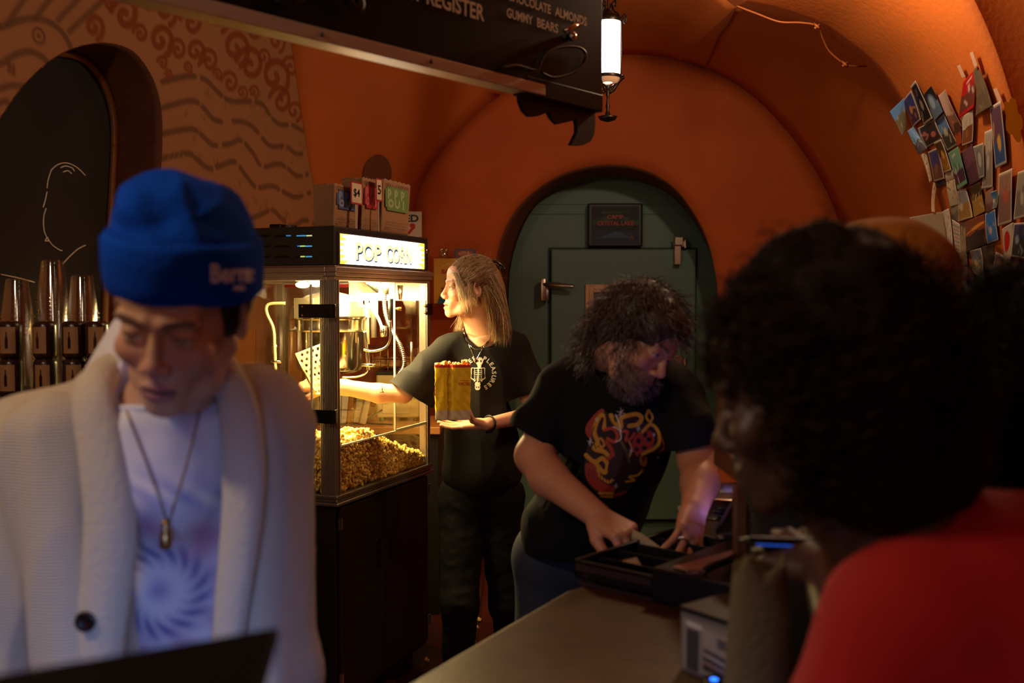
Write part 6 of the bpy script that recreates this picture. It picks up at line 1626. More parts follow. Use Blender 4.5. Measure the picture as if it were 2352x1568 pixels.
def lock(r):
    u = r.uniform(-1, 1); return (.054 + r.normal(0, .004), -.072 + u * .012, .056), (.088 + r.normal(0, .003), -.058 + u * .016, .005), (.072 + r.normal(0, .003), -.030 + u * .014, -.060 - r.uniform(0, .045))
st4 = fall_strands(70, lock, None, HW, 6, wave=.007, freq=7, jit=.007)
def lock2(r):
    return (.07, -.03 + r.normal(0, .006), .045), (.088, -.015, .0), (.083, .0 + r.normal(0, .006), -.07)
st5 = fall_strands(60, lock2, None, HW, 7, wave=.005, jit=.008)
def side(r):
    s = 1 if r.uniform() < .75 else -1; a = r.uniform(0, 1); return (s * (.079 - .010 * a), .030 + .05 * a, .03 - r.uniform(0, .05)), (s * (.086 - .012 * a), .055 + .05 * a, -.05), (s * (.072 - .01 * a), .075 + .04 * a + r.uniform(-.01, .01), -.17 + r.uniform(-.04, .03))
st8 = fall_strands(900, side, None, HW, 18, wave=.0028, jit=.007)
def far(r): return (-.06, -.02, .02), (-.07, .0, -.07), (-.04 + r.normal(0, .01), -.03 + r.normal(0, .01), -.17)
st6 = fall_strands(120, far, None, HW, 8, wave=.004, jit=.006)
def fly(r):
    d = r.normal(size=3); d[2] = abs(d[2]); d /= np.linalg.norm(d); a = np.array((0, .018, .032)) + d * er; return a, a + d * .008 + r.normal(0, .008, 3), a + d * .016 + r.normal(0, .02, 3)
st7 = fall_strands(110, fly, None, HW, 9, wave=.001)
groups = [(st, BL), (st2, BL[1:3] + ['6e5034']), (st3, BL), (st4, ['dcc8a0', 'cdb68c', 'e0cda8']), (st5, ['cbb084', 'b09468']), (st6, BL), (st8, BL[:3] + ['6e5034'])]
for k, (s_, cc) in enumerate(groups):
    o = strands('hair_strands', s_, .00065, mat('hair_blonde', 'attr', .45), None, hair_cols(len(s_), cc, k)); set_child(o, wo)
o = strands('flyaway_strands', st7, .0003, mat('hair_blonde', 'attr', .45), None, hair_cols(len(st7), BL, 9)); set_child(o, wo)
# claw clip
t = MB(); cl = HW @ Vector((.01, .098, .088)); 
for k in range(5):
    b0 = cl + Vector((.012 * k - .02, -.012, .012 - .004 * k)); t.tube(spline([b0 - wo.location, b0 + Vector((.008, -.012, -.006)) - wo.location, b0 + Vector((.012, -.008, -.026)) - wo.location], 4), .003, 6)
t.tube(spline([cl + Vector((-.03, -.012, .014)) - wo.location, cl + Vector((0, -.02, .016)) - wo.location, cl + Vector((.032, -.014, -.004)) - wo.location, cl + Vector((.04, -.008, -.024)) - wo.location], 5), .005, 8)
t.build('claw_clip', mat('tortoise_clip', '241811', .2, coat=.5, var=.5, vscale=60), wo, smooth=True)

# popcorn bag in her hand
bW, bH, bD = .128, .205, .05
bx0 = P(1040, 963, 3.665); pb = empty('popcorn_bag', bx0, 'yellow paper popcorn bag with red rim held by the blonde woman', 'popcorn bag', rotz=.08)
b = MB(); ring = [(-bW / 2, -bD / 2), (-bW / 2 + .035, -bD / 2 - .004), (-bW * .12, -bD / 2 + .008), (.0, -bD / 2 - .002), (bW * .25, -bD / 2 - .004), (bW / 2, -bD / 2), (bW / 2 - .008, 0), (bW / 2, bD / 2), (0, bD / 2 + .002), (-bW / 2, bD / 2), (-bW / 2 + .01, 0)]
nr = len(ring); rows = []
for j in range(13):
    t_ = j / 12; rows.append([(x * (1 + .03 * t_) , y * (.85 + .15 * t_), bH * t_ + (.003 * math.sin(i * 2.2) if j == 12 else 0)) for i, (x, y) in enumerate(ring + ring[:1])])
V = [p for r in rows for p in r]; c_ = []
bY, bR, bC = srgb('f4c90c'), srgb('cc2a28'), srgb('d6c4a4')
n1 = nr + 1
# fine grid for the print
rowsf = []; cols = []
for j in range(64):
    t_ = j / 63; rr = []
    for i in range(nr):
        a, b2 = ring[i], ring[(i + 1) % nr]
        for k in range(9):
            s = k / 9; x, y = a[0] + (b2[0] - a[0]) * s, a[1] + (b2[1] - a[1]) * s; crk = .0012 * math.sin(x * 160 + t_ * 13) * math.sin(t_ * 22 + i)
            zt = bH * t_; u_ = i * 9 + k; edge_ = .0025 * (1 if (u_ // 2) % 2 else -1)
            rr.append((x * (1 + .03 * t_) + crk, y * (.85 + .15 * t_) + crk, zt + (edge_ * .6 if j == 63 else 0)))
            if t_ > .945 + edge_ * 1.6: cc = bR
            elif t_ < .16 + (.03 * abs(math.sin(u_ * .8))): cc = bC
            else: cc = bY
            cols.append(cc)
    rr.append(rr[0]); cols.append(cols[-nr * 9]); rowsf.append(rr)
Vf = np.array([p for r in rowsf for p in r]); nn = nr * 9 + 1; I = np.arange(64 * nn).reshape(64, nn)
Qf = np.stack([I[:-1, :-1], I[:-1, 1:], I[1:, 1:], I[1:, :-1]], -1).reshape(-1, 4); Vf = relax(Vf, Qf, 0)
o = npmesh('bag_paper', Vf, Qf, mat('bag_print', 'attr', .55, bump=.1, bscale=60), pb, True, np.array(cols)); o.modifiers.new('s', 'SOLIDIFY').thickness = .0008
t = MB()
for (x, z) in ((-.050, .17), (-.046, .13), (-.052, .10), (-.047, .065), (-.05, .04), (-.022, .175), (-.018, .145), (-.02, .11), (-.017, .08), (-.021, .055), (-.005, .155), (-.004, .12), (-.006, .09), (-.003, .065), (-.034, .15), (-.033, .085)):
    for k in range(3): a = 2.1 * k; t.lathe([(.0012, 0), (.0022, -.0001)], 7, Matrix.Translation((x + .0022 * math.cos(a), -bD / 2 - .0062 + (.0065 if -.04 < x < -.012 else 0) , z + .0022 * math.sin(a))) @ Matrix.Rotation(PI / 2, 4, 'X'))
t = MB(); text_fit(t, 'POPCORN', (.022, -bD / 2 - .0062, .128), (1, 0, 0), (0, 0, 1), .040, .012, bold=.03); t.bb((.024, -bD / 2 - .0062, .146), (.06, -bD / 2 - .006, .1475)); t.build('red_lettering', mat('bag_red', 'c8401c', .6), pb)
t = MB()
for (x, z) in ((-.055, .17), (-.046, .135), (-.054, .10), (-.047, .065), (-.02, .172), (-.014, .14), (-.022, .105), (-.014, .075), (-.02, .05), (-.038, .155), (-.036, .085), (-.006, .12)):
    for k in range(3):
        a = 2.1 * k + x * 40; cxx, czz = x + .0026 * math.cos(a), z + .0026 * math.sin(a)
        yy = -bD / 2 - .0052 if not (-.032 < x < -.008) else -bD / 2 + .002
        t.add([(cxx + .0024 * math.cos(b_), yy, czz + .0024 * math.sin(b_)) for b_ in np.linspace(0, 2 * PI, 8)[:-1]], [tuple(range(7))])
t.build('pale_kernel_print', mat('bag_pale', 'e6cc60', .6), pb)
r = random.Random(4)
for k in range(9):
    q = pb.location + Vector((-.052 + .013 * k, r.uniform(-.012, .012), bH - .001 + r.uniform(0, .007))); o = scatter_kernels('popcorn_piece', [(0, 0, 0)], .0105, seed=60 + k); o.location = q
    tag(o, 'piece of popcorn peeking over the rim of the yellow bag', 'popcorn', 'popcorn at the top of the yellow bag')
# ================= BEARDED MAN AT THE CASH DRAWER =================
m2 = empty('person', (P(1330, 900, 2.55).x, 2.55, 0), 'man with shaggy greying hair and beard bending over the cash drawer in a black T-shirt', 'person')
H2 = head_frame(P(1462, 776, 2.35), (.62, -.58, -.50), (.46, -.06, .72), 1.0); A2_ = np.array(H2)
def l2(q): return np.array(H2.inverted() @ Vector(q))
nk2 = l2(P(1385, 835, 2.52))
hp = head_prims(False, 0, down=1, ears=False) + [Cone((0, .03, -.05), nk2, .056, .062, k=.02), Cone(nk2, l2(P(1370, 880, 2.53)), .064, .09, k=.03)]
V, Q = sculpt(hp, .0026, lo=(-.14, -.14, -.26), hi=(.14, .17, .13)); V = relax(V, Q, 1, .4)
Ch = head_colors(V, 'c89478', '8a5048', '4a3828', gaze=(0, -.8, -.6), stub='6a5a50', down=1)
Vh = V @ A2_[:3, :3].T + A2_[:3, 3]; Qh = Q
sR, eR, wR = P(1296, 885, 2.50), P(1228, 1046, 2.40), P(1372, 1184, 2.17)
sL, eL, wL = P(1560, 925, 2.40), P(1603, 1062, 2.33), P(1594, 1172, 2.16)
ap = arm([sR, eR], [.046, .044]) + arm([eR, P(1262, 1098, 2.33), wR], [.047, .044, .029]) + arm([sL, eL], [.045, .042]) + arm([eL, P(1608, 1110, 2.26), wL], [.044, .042, .029])
ap += [Cone(sR, sL, .045, .045, k=.04), Cone(P(1400, 860, 2.54), P(1410, 960, 2.5), .06, .08, k=.04)]
hR = frame(wR, P(1432, 1222, 2.10) - P(1372, 1184, 2.17), (.25, -.55, .8)); hL = frame(wL, P(1580, 1262, 2.06) - P(1594, 1172, 2.16), (.1, -.88, -.2))
ap += hand_prims(hR, -1, ((.75, .9, .5), (.85, 1.0, .6), (.9, 1.1, .6), (.95, 1.1, .7)), thumb=[(.018, .022, -.010), (.048, .040, -.022), (.076, .040, -.040), (.098, .030, -.052)], spread=.04, sc=1.05)
ap += hand_prims(hL, 1, ((.25, .35, .2), (.15, .3, .2), (.2, .35, .2), (.3, .4, .25)), thumb=[(.018, .022, -.010), (.050, .050, -.018), (.080, .062, -.026), (.104, .064, -.036)], spread=.10, sc=1.05)
V, Q = sculpt(ap, .0028); V = relax(V, Q, 1, .4); cb2 = tint(V, 'c48a66')
o = npmesh('body', *joinmesh([(Vh, Qh), (V, Q)]), M_skin, None, True, np.concatenate([Ch, cb2])); set_child(o, m2)
q = Vector(np.array(hL)[:3, 3] + np.array(hL)[:3, :3] @ (np.array([.106, -.018, -.004]) * 1.05)); fx = Vector(np.array(hL)[:3, 0]); ny = Vector(np.array(hL)[:3, 1]); nz = Vector(np.array(hL)[:3, 2])
t = MB(); t.tube([q + (ny * math.cos(a) + nz * math.sin(a)) * .0098 - m2.location for a in np.linspace(0, 2 * PI, 19)[:-1]], .0022, 6, closed=True); t.build('ring', mat('silver_ring', 'd8d0c4', .2, metal=1), m2, smooth=True)
# T-shirt
cut = Cone(P(1430, 830, 2.45), P(1400, 868, 2.50), .060, .070, k=.006, op='-')
sp2 = [Cone(P(1335, 868, 2.52), P(1530, 900, 2.44), .072, .070, k=.05), Cone(P(1385, 850, 2.54), P(1400, 870, 2.53), .07, .08, k=.04), Ell(P(1425, 960, 2.46), (.145, .125, .17), k=.06), Ell(P(1368, 1110, 2.50), (.145, .135, .19), k=.08), Ell(P(1322, 1215, 2.55), (.142, .125, .12), k=.06),
       Cone(sR, P(1240, 990, 2.44), .066, .070, k=.03), Cone(P(1240, 985, 2.44), P(1226, 1020, 2.43), .066, .070, k=.02), Cone(sL, P(1582, 985, 2.35), .062, .060, k=.03), Cone(P(1565, 1000, 2.36), P(1590, 1035, 2.34), .050, .052, k=.02), cut]
w1 = wob(31, 16); w2 = wob(32, 40)
V, Q = sculpt(sp2, .0045, disp=cloth(121, .011)); V = hemcut(V, P(1230, 1006, 2.44), (-.49, -.1, -.87)); V = hemcut(V, P(1582, 1026, 2.35), (.2, -.1, -.97), .12); zb = P(1300, 1275, 2.5).z; V[:, 2] = np.maximum(V[:, 2], zb)
M_tee2 = mat('black_cotton', '0b0b0d', .85, bump=.12, bscale=300, spec=.25)
o = npmesh('t_shirt', V, Q, M_tee2); set_child(o, m2); bv2 = bvh_of(V, Q); neck_collar(V, cut, m2, M_tee2)
# chest print: a flaming many-coloured skull drawn from curling shapes
ox, oy = 1334, 1150; pw, ph_ = 200, 222; p = Paint(pw, ph_, .95)
k_ = 600 / 1568.
def c_(x, y): return (1120 + x * k_ - ox, oy - (800 + y * k_))
Yl, Or, Rd, Dk = 'c98f20', 'b85a1a', 'a03420', '1c0f0c'
def blob(pts, col, al=1): p.poly([c_(*q) for q in spline(pts, 5, closed=True)], col, al)
def stk(pts, w, col): p.line([c_(*q) for q in spline(pts, 6)], w * k_, col)
blob([(640,400),(700,370),(740,420),(760,390),(820,420),(880,385),(935,400),(930,440),(975,450),(1020,480),(1050,560),(1040,620),(960,650),(930,720),(900,780),(850,850),(800,900),(720,900),(650,870),(600,800),(580,700),(590,620),(610,540),(585,480)], '2a100c')
blob([(585,480),(620,420),(680,362),(700,380),(650,430),(625,490),(630,540),(600,530)], Rd)
blob([(590,690),(640,700),(660,760),(700,810),(760,830),(750,880),(680,860),(620,820),(585,760)], Rd); blob([(870,560),(900,510),(960,490),(1000,520),(990,590),(940,640),(890,640)], 'a8381c')
for x, y, rx, ry in ((945,515,14,20),(970,545,16,14),(905,555,13,17),(940,597,17,13),(895,605,12,14),(915,640,10,8)): p.disc(*c_(x, y), rx * k_, ry * k_, Dk)
for pts, w, col in (([(700,480),(690,400),(660,430),(640,500),(660,560),(640,600),(700,620),(720,640)],26,Yl), ([(740,400),(760,440),(800,470),(800,420),(850,400),(900,395),(925,420),(900,455),(850,465)],26,Yl), ([(590,640),(640,680),(690,660),(720,700),(700,745),(650,690)],26,Yl),
    ([(965,370),(952,410),(975,440),(990,410),(968,372)],15,Yl), ([(930,500),(980,455),(1025,500),(1030,560),(1000,600),(940,630),(920,670),(940,700),(950,660)],20,Yl), ([(690,600),(660,560),(680,540),(700,580),(660,600)],12,Yl), ([(660,700),(670,760),(720,800),(750,790),(760,740)],18,Yl),
    ([(830,800),(880,790),(850,770),(900,760),(930,730)],12,Yl), ([(700,490),(750,480),(780,520),(760,560),(720,540)],18,'b8452a'), ([(800,500),(840,500),(830,550),(860,540),(880,510)],16,'b8452a'), ([(710,560),(740,600),(750,650),(720,660)],24,Rd), ([(850,560),(865,600),(850,650)],12,Yl), ([(800,560),(830,610),(850,680)],16,'5c5226'), ([(770,400),(790,450),(800,500)],8,'d8cfc0'), ([(755,470),(790,490),(800,540),(770,560)],8,'d0c0b0'), ([(1040,520),(1060,590),(1030,630)],9,Rd), ([(640,470),(625,530),(650,600)],6,Dk), ([(690,420),(680,470)],16,Dk), ([(880,420),(860,440)],12,Dk), ([(770,440),(760,420)],8,Dk), ([(968,395),(966,410)],7,Dk)): stk(pts, w, col)
blob([(740,660),(800,650),(840,700),(820,770),(760,790),(720,740)], '34140f')
for k in range(9): stk([(610 + k * 17, 720 + k * 9), (605 + k * 18, 770 + k * 8)], 5, '5c1810')
for k in range(6): p.disc(*c_(672 + k * 15, 868 + (k % 2) * 3), 7 * k_ * 1.1, 9 * k_, Yl); p.disc(*c_(678 + k * 14, 890), 6 * k_, 7 * k_, Yl)
for k in range(5): p.disc(*c_(765 + k * 15, 882 - k * 5), 7 * k_, 8 * k_, Rd)
for x, y, s in ((800,385,30),(615,560,22),(905,482,18),(862,614,18),(1022,655,16),(770,825,14),(655,425,14),(998,518,10)):
    for dx, dy in ((0, 1), (1, .25), (.6, -.6)): p.line([c_(x - dx * s * .8, y - dy * s), c_(x + dx * s * .8, y + dy * s)], 3.2 * k_ if s < 20 else 4.5 * k_, 'c8c4c0')
ray_decal(p, pw, ph_, (ox, oy - ph_, ox + pw, oy), bv2, 'flame_skull_print', mat('shirt_print', 'attr', .7), None); set_child(bpy.data.objects['flame_skull_print'], m2)
# jeans, shoes
fR, fL = Vector((P(1250, 1500, 2.62).x, 2.66, .09)), Vector((P(1420, 1500, 2.62).x, 2.62, .09))
w3 = wob(35, 28); V, Q = sculpt(leg_set([P(1262, 1300, 2.60), P(1392, 1300, 2.60)], [Vector((fR.x, 2.60, .5)), Vector((fL.x, 2.58, .5))], [fR, fL], (.095, .078, .066)) + [Cone(P(1275, 1270, 2.6), P(1385, 1270, 2.58), .105, k=.03)], .007, disp=lambda X: .004 * w3(X))
o = npmesh('jeans', V, Q, mat('blue_denim', '2a3440', .8, bump=.2, bscale=240, var=.15)); set_child(o, m2); shoes([fR, fL], (.3, -.9, 0), M_black, m2)
# hair and beard
HC = ['5a4a40', '46382f', '6e6058', '857870', '38291f']; er2 = np.array([.084, .106, .095])
hb_ = [Ell((0, .022, .038), er2 * 1.03, k=.01), Ell((0, .07, -.02), (.075, .055, .085), k=.04), Ell((0, -.04, .07), (.072, .05, .035), k=.03), Ell((0, -.105, -.035), (.078, .088, .100), k=.012, op='-')]
wq = wob(41, 55, 10); wq2 = wob(42, 120, 10); V, Q = sculpt(hb_, .003, disp=lambda X: .006 * wq(X) + .0025 * wq2(X)); V = V @ A2_[:3, :3].T + A2_[:3, 3]
M_hg = mat('hair_greying', 'attr', .5); o = npmesh('hair', V, Q, M_hg, None, True, tint(V, '3c2f28')); set_child(o, m2)
mk = lambda d: not (d[1] < -.55 and d[2] < .15)
cu = curls(1900, (0, .022, .038), er2 * 1.0, H2, 5, (.035, .075), .005, 1.2, mask=mk, down=(.15, -.15, -1), grav=.68)
o = strands('hair_strands', cu, .00075, M_hg, None, hair_cols(1900, HC, 3)); set_child(o, m2)
cu = curls(900, (0, .07, -.02), np.array([.074, .055, .083]), H2, 15, (.03, .065), .005, 1.2, mask=lambda d: d[1] > -.3, down=(.1, -.1, -1), grav=.6); o = strands('hair_strands', cu, .00075, M_hg, None, hair_cols(900, HC, 5)); set_child(o, m2)
bd = curls(800, (0, -.045, -.07), np.array([.060, .058, .052]), H2, 6, (.010, .024), .0028, 1.0, mask=lambda d: d[1] < .3 and d[2] < .35 and not (d[2] > -.35 and d[1] < -.9 and abs(d[0]) < .3), down=(.2, -.2, -1), grav=.45)
o = strands('beard', bd, .0006, M_hg, None, hair_cols(800, ['75695f', '5a4c42', '92867c'], 4)); set_child(o, m2)
tip = P(1444, 1228, 2.10)
pts = [P(1412, 1206, 2.13), P(1440, 1222, 2.10), P(1470, 1236, 2.08), P(1505, 1262, 2.05), P(1517, 1272, 2.04)]; wv = [Vector((.006, 0, .009))] * 5
t = MB(); cc = pts[2]; rows = [[tuple(p_ - cc - w_) for p_, w_ in zip(pts, wv)], [tuple(p_ - cc + w_) for p_, w_ in zip(pts, wv)]]; t.grid(rows); o = t.build('banknote', M_bill, smooth=True, solid=.0012); o.location = cc; tag(o, 'folded banknote held between the bearded man\'s fingers', 'banknote')

# ================= MAN IN THE BLUE BEANIE =================
m1 = empty('person', (P(370, 1200, 1.42).x, 1.42, 0), 'man in a bright blue beanie and cream cardigan looking down at the monitor', 'person')
fdir = Vector((-.06, -.90, -.42)); H1 = head_frame(P(362, 770, 1.225) - fdir.normalized() * .082, fdir, (.10, -.42, .90), 1.0); A1_ = np.array(H1)
def l1(q): return np.array(H1.inverted() @ Vector(q))
nk1 = l1(P(385, 960, 1.40)); hp = head_prims(False, 0, down=1, nose=.7) + [Cone((0, .025, -.05), nk1, .056, .060, k=.02), Cone(nk1, l1(P(390, 1050, 1.43)), .062, .10, k=.03)]
V, Q = sculpt(hp, .0022, lo=(-.14, -.14, -.26), hi=(.14, .17, .13)); V = relax(V, Q, 1, .4)
Ch = head_colors(V, 'cc9c7c', 'a06468', '2a1c18', gaze=(0, -.7, -.7), down=1.1)
V = V @ A1_[:3, :3].T + A1_[:3, 3]; Vh, Qh = V, Q
sR1, sL1 = P(80, 1030, 1.45), P(590, 975, 1.45)
eR1, eL1 = Vector((sR1.x - .07, 1.42, .95)), Vector((sL1.x + .025, 1.44, .95)); wR1, wL1 = Vector((sR1.x - .01, 1.2, .90)), Vector((sL1.x - .05, 1.22, .90))
V, Q = sculpt(arm([sR1, eR1, wR1], [.05, .04, .026]) + arm([sL1, eL1, wL1], [.05, .04, .026]) + [Cone(sR1, sL1, .04, k=.03), Cone(P(388, 1000, 1.47), P(388, 1200, 1.49), .04, k=.04)]
    + hand_prims(frame(wR1, (.15, -.95, -.3), (0, -.3, .95)), -1, ((.3, .4, .2),) * 4) + hand_prims(frame(wL1, (-.2, -.95, -.3), (0, -.3, .95)), 1, ((.3, .4, .2),) * 4), .004)
o = npmesh('body', *joinmesh([(Vh, Qh), (V, Q)]), M_skin, None, True, np.concatenate([Ch, tint(V, 'cc9c7c')])); set_child(o, m1)
# short black hair under the hat
V, Q = sculpt([Ell((0, .03, .01), (.083, .092, .085), k=.01), Ell((0, -.085, -.05), (.0655, .085, .13), k=.01, op='-'), Ell((0, .03, -.08), (.1, .12, .03), k=.01, op='-')], .003, disp=lambda X: .0015 * wq2(X)); V = V @ A1_[:3, :3].T + A1_[:3, 3]
o = npmesh('hair', V, Q, mat('hair_black', '0c0908', .5)); set_child(o, m1)
# beanie
M_bn = mat('royal_blue_knit', '0a46bc', .95, bump=.5, bscale=260, spec=.1); 
wa_ = wob(51, 26, 8); wb_ = wob(52, 60, 8)
crown = [Ell((.0, .03, .098), (.084, .100, .058), k=.03), Ell((.0, .03, .07), (.087, .106, .045), k=.03), Ell((-.014, .02, .150), (.046, .05, .022), k=.03), Ell((-.03, -.02, .138), (.034, .03, .020), k=.02), Ell((.030, .02, .138), (.030, .045, .016), k=.02), Cone((-.012, -.045, .168), (-.022, -.10, .125), .006, .003, k=.018, op='-'), Cone((.022, .0, .168), (.050, -.07, .128), .005, .003, k=.016, op='-')]
V, Q = sculpt(crown, .003, disp=cloth(171, .008, 42, (1.3, 1, .7))); V = relax(V, Q, 2); V = V @ A1_[:3, :3].T + A1_[:3, 3]
o = npmesh('beanie_crown', V, Q, M_bn); set_child(o, m1)
rows = []
for j, (dr_, z) in enumerate([(-.006, .012), (.003, .006), (.008, .012), (.0095, .03), (.0095, .055), (.008, .078), (.002, .086), (-.008, .082)]):
    row = []
    for i in range(97):
        a = 2 * PI * i / 96; rx, ry = .087 + dr_, .106 + dr_; rib = .0006 * math.cos(a * 96 / 1) if 0 else 0
        zt_ = z + .010 * (1 - math.cos(a + PI / 2)) * 0 + (-.0) + .012 * math.cos(a - PI / 2) * -1 * -1 * 0
        back_ = (math.sin(a) + 1) / 2      # a=pi/2 is the back of the head
        row.append(tuple(H1 @ Vector((rx * math.cos(a), .022 + ry * math.sin(a), z + .036 * (1 - back_) - .018 * back_ + .0015 * math.sin(a * 5)))))
    rows.append(row)
t = MB(); t.grid([[tuple(Vector(p_) - m1.location) for p_ in r_] for r_ in rows]); cuf = t.build('beanie_cuff', M_bn, m1, smooth=True, solid=.003)
bvc = BVHTree.FromPolygons([Vector(p_) for r_ in rows for p_ in r_], [(j * 97 + i, j * 97 + i + 1, (j + 1) * 97 + i + 1, (j + 1) * 97 + i) for j in range(7) for i in range(96)])
t = MB(); ray_text('Bern', 526, 627, 44, .03, bvc, t, off=.004, bold=.03, width=84); ray_text('s', 574, 632, 44, .0, bvc, t, off=.004, bold=.03)
t.build('beanie_lettering', mat('lettering_pale', 'f0e6f2', .8), None); set_child(bpy.data.objects['beanie_lettering'], m1)
t = MB(); ray_text('est', 549, 660, 14, .0, bvc, t, off=.004, bold=.05, width=26); t.build('small_lettering', mat('lettering_pale', 'f0e6f2', .8), None); set_child(bpy.data.objects['small_lettering'], m1)
# tie dye T-shirt
tc_ = Ell(P(392, 1330, 1.47), (.165, .095, .42), k=.04); cut1 = Cone(P(380, 800, 1.37), P(378, 888, 1.385), .058, .070, k=.008, op='-')
w1 = wob(61, 14); V, Q = sculpt([tc_, Cone(P(240, 1000, 1.46), P(530, 990, 1.46), .055, k=.05), Cone(P(385, 900, 1.45), P(388, 985, 1.44), .072, .10, k=.04), Cone(P(380, 980, 1.38), P(385, 1100, 1.385), .06, .075, k=.05), cut1], .005, disp=cloth(161, .010))
C0 = np.array(P(372, 1352, 1.38)); d = V - C0; rr = np.hypot(d[:, 0], d[:, 2]); an = np.arctan2(d[:, 2], d[:, 0])
base = np.tile(np.array(srgb('dcd8dc')), (len(V), 1)); ray_ = .5 + .5 * np.sin(an * 16 + 4 * np.sin(rr * 60)); ring_ = np.exp(-((rr - .055) / .018) ** 2) * (.35 + .65 * ray_)
def mx(col, m): global base; base = base * (1 - np.clip(m, 0, 1)[:, None]) + np.array(srgb(col)) * np.clip(m, 0, 1)[:, None]
mx('54509a', .95 * ring_); mx('7a6cae', .7 * np.exp(-(rr / .016) ** 2)); mx('a0648c', .75 * np.exp(-((rr - .10) / .03) ** 2) * (.5 + .5 * np.sin(an * 9))); mx('8a90c8', .7 * np.exp(-((rr - .155) / .03) ** 2) * ray_); mx('2c3aa0', .9 * np.exp(-(np.hypot(d[:, 0] + .075, d[:, 2] + .035) / .022) ** 2)); mx('b06a80', .5 * np.exp(-(np.hypot(d[:, 0] - .06, d[:, 2] - .06) / .03) ** 2))
o = npmesh('t_shirt', V, Q, mat('tie_dye', 'attr', .85, bump=.1, bscale=200), None, True, base); set_child(o, m1); neck_collar(V, cut1, m1, mat('tee_white', 'd6d4e2', .85)); bv1 = bvh_of(V, Q)
# cardigan
w1 = wob(71, 10); w2 = wob(72, 34)
cd = [Cone(sR1 + Vector((0, 0, -.01)), sL1 + Vector((0, 0, -.005)), .078, .074, k=.05), Ell(P(350, 1350, 1.50), (.225, .13, .35), k=.06), Cone(P(290, 950, 1.5), P(480, 940, 1.5), .05, k=.06)]
cd += arm([sR1, eR1, wR1 + Vector((0, .05, 0))], [.078, .066, .045], .04) + arm([sL1, eL1, wL1 + Vector((0, .05, 0))], [.074, .062, .045], .04)
cd += [Cone(P(120, 1000, 1.37), P(180, 1560, 1.33), .05, .055, k=.05), Cone(P(600, 1020, 1.40), P(600, 1560, 1.38), .045, .05, k=.05), Ell(P(388, 1330, 1.30), (.078, .15, .46), k=.012, op='-'), Cone(P(382, 850, 1.38), P(382, 960, 1.38), .075, k=.01, op='-')]
knit = cloth(131, .013, 26, (1.5, 1, .3))
V, Q = sculpt(cd, .006, disp=knit); V[:, 2] = np.maximum(V[:, 2], .78)
M_knit = mat('cream_knit', 'c9bca4', .92, sheen=.2); nt = M_knit.node_tree; b_ = nt.nodes['Principled BSDF']
wv_ = nt.nodes.new('ShaderNodeTexWave'); wv_.wave_type = 'BANDS'; wv_.bands_direction = 'Z'; wv_.inputs['Scale'].default_value = 75; wv_.inputs['Distortion'].default_value = 1.2
tc = nt.nodes.new('ShaderNodeTexCoord'); bpn = nt.nodes.new('ShaderNodeBump'); bpn.inputs['Strength'].default_value = .5; bpn.inputs['Distance'].default_value = .004
nt.links.new(tc.outputs['Object'], wv_.inputs['Vector']); nt.links.new(wv_.outputs['Fac'], bpn.inputs['Height']); nt.links.new(bpn.outputs[0], b_.inputs['Normal'])
o = npmesh('cardigan', V, Q, M_knit); set_child(o, m1)
fl_ = ((0, 1, 0), .6)
colr = []
for pts, rs in (([(330, 900, 1.50), (268, 850, 1.44), (228, 875, 1.37), (212, 930, 1.33), (232, 1050, 1.315), (250, 1180, 1.31), (246, 1320, 1.31), (232, 1460, 1.31), (225, 1600, 1.31)], [.022, .025, .027, .029, .030, .030, .030, .030, .030]),
                ([(440, 900, 1.50), (498, 850, 1.45), (530, 880, 1.38), (548, 960, 1.35), (560, 1080, 1.34), (556, 1200, 1.335), (538, 1340, 1.33), (524, 1470, 1.33), (515, 1600, 1.33)], [.022, .024, .025, .027, .028, .027, .024, .021, .020])):
    q0_ = [P(*p_) for p_ in pts]; q = resample(spline(q0_, 6), 44); rs = np.interp(np.linspace(0, 1, 44), np.linspace(0, 1, len(rs)), rs); colr += [Cone(q[i], q[i + 1], rs[i], rs[i + 1], k=.004, fl=fl_) for i in range(len(q) - 1)]
w5 = wob(75, 22); V, Q = sculpt(colr, .005, disp=cloth(141, .0045, 40, (1.6, 1, .15))); V[:, 2] = np.maximum(V[:, 2], .80)
M_kr = mat('cream_rib', 'cbbea6', .92, bump=.3, bscale=120, sheen=.2); o = npmesh('shawl_collar', V, Q, M_kr); set_child(o, m1); bvk = bvh_of(V, Q)
d_ = (P(198, 1426, 1) - CO).normalized(); h = bvk.ray_cast(CO, d_); qb = (h[0] if h[0] else P(198, 1426, 1.27)) - d_ * .003
t = MB(); t.lathe([(.001, .003), (.009, .0035), (.013, .006), (.014, .003), (.013, 0)], 24, Matrix.Translation(qb - m1.location) @ Matrix.Rotation(PI / 2, 4, 'X')); t.build('button', mat('horn_button', '1c120c', .35, coat=.3), m1, smooth=True)
pts = []
for px, py in resample(spline([(278, 905), (300, 970), (335, 1060), (368, 1150), (386, 1200), (400, 1160), (430, 1060), (462, 930)], 8), 70):
    d_ = (P(px, py, 1) - CO).normalized(); h = bv1.ray_cast(CO, d_); pts.append((h[0] - d_ * .004 if h[0] is not None and h[0].y < 1.5 else P(px, py, 1.38)) - m1.location)
M_gold = mat('gold_dull', 'b08a50', .3, metal=1); t = MB(); t.tube(pts, [.0016 if i % 2 else .0011 for i in range(70)], 6); t.build('necklace', M_gold, m1, smooth=True)
qn = Vector(min(pts, key=lambda v: v[2])) + Vector((0, -.006, 0)); t = MB()
t.lathe([(.001, -.036), (.0065, -.035), (.008, -.032), (.008, -.016), (.0055, -.010), (.005, -.002), (.0055, .002), (.001, .004)], 20, Matrix.Translation(qn)); t.build('pendant', M_gold, m1, smooth=True)
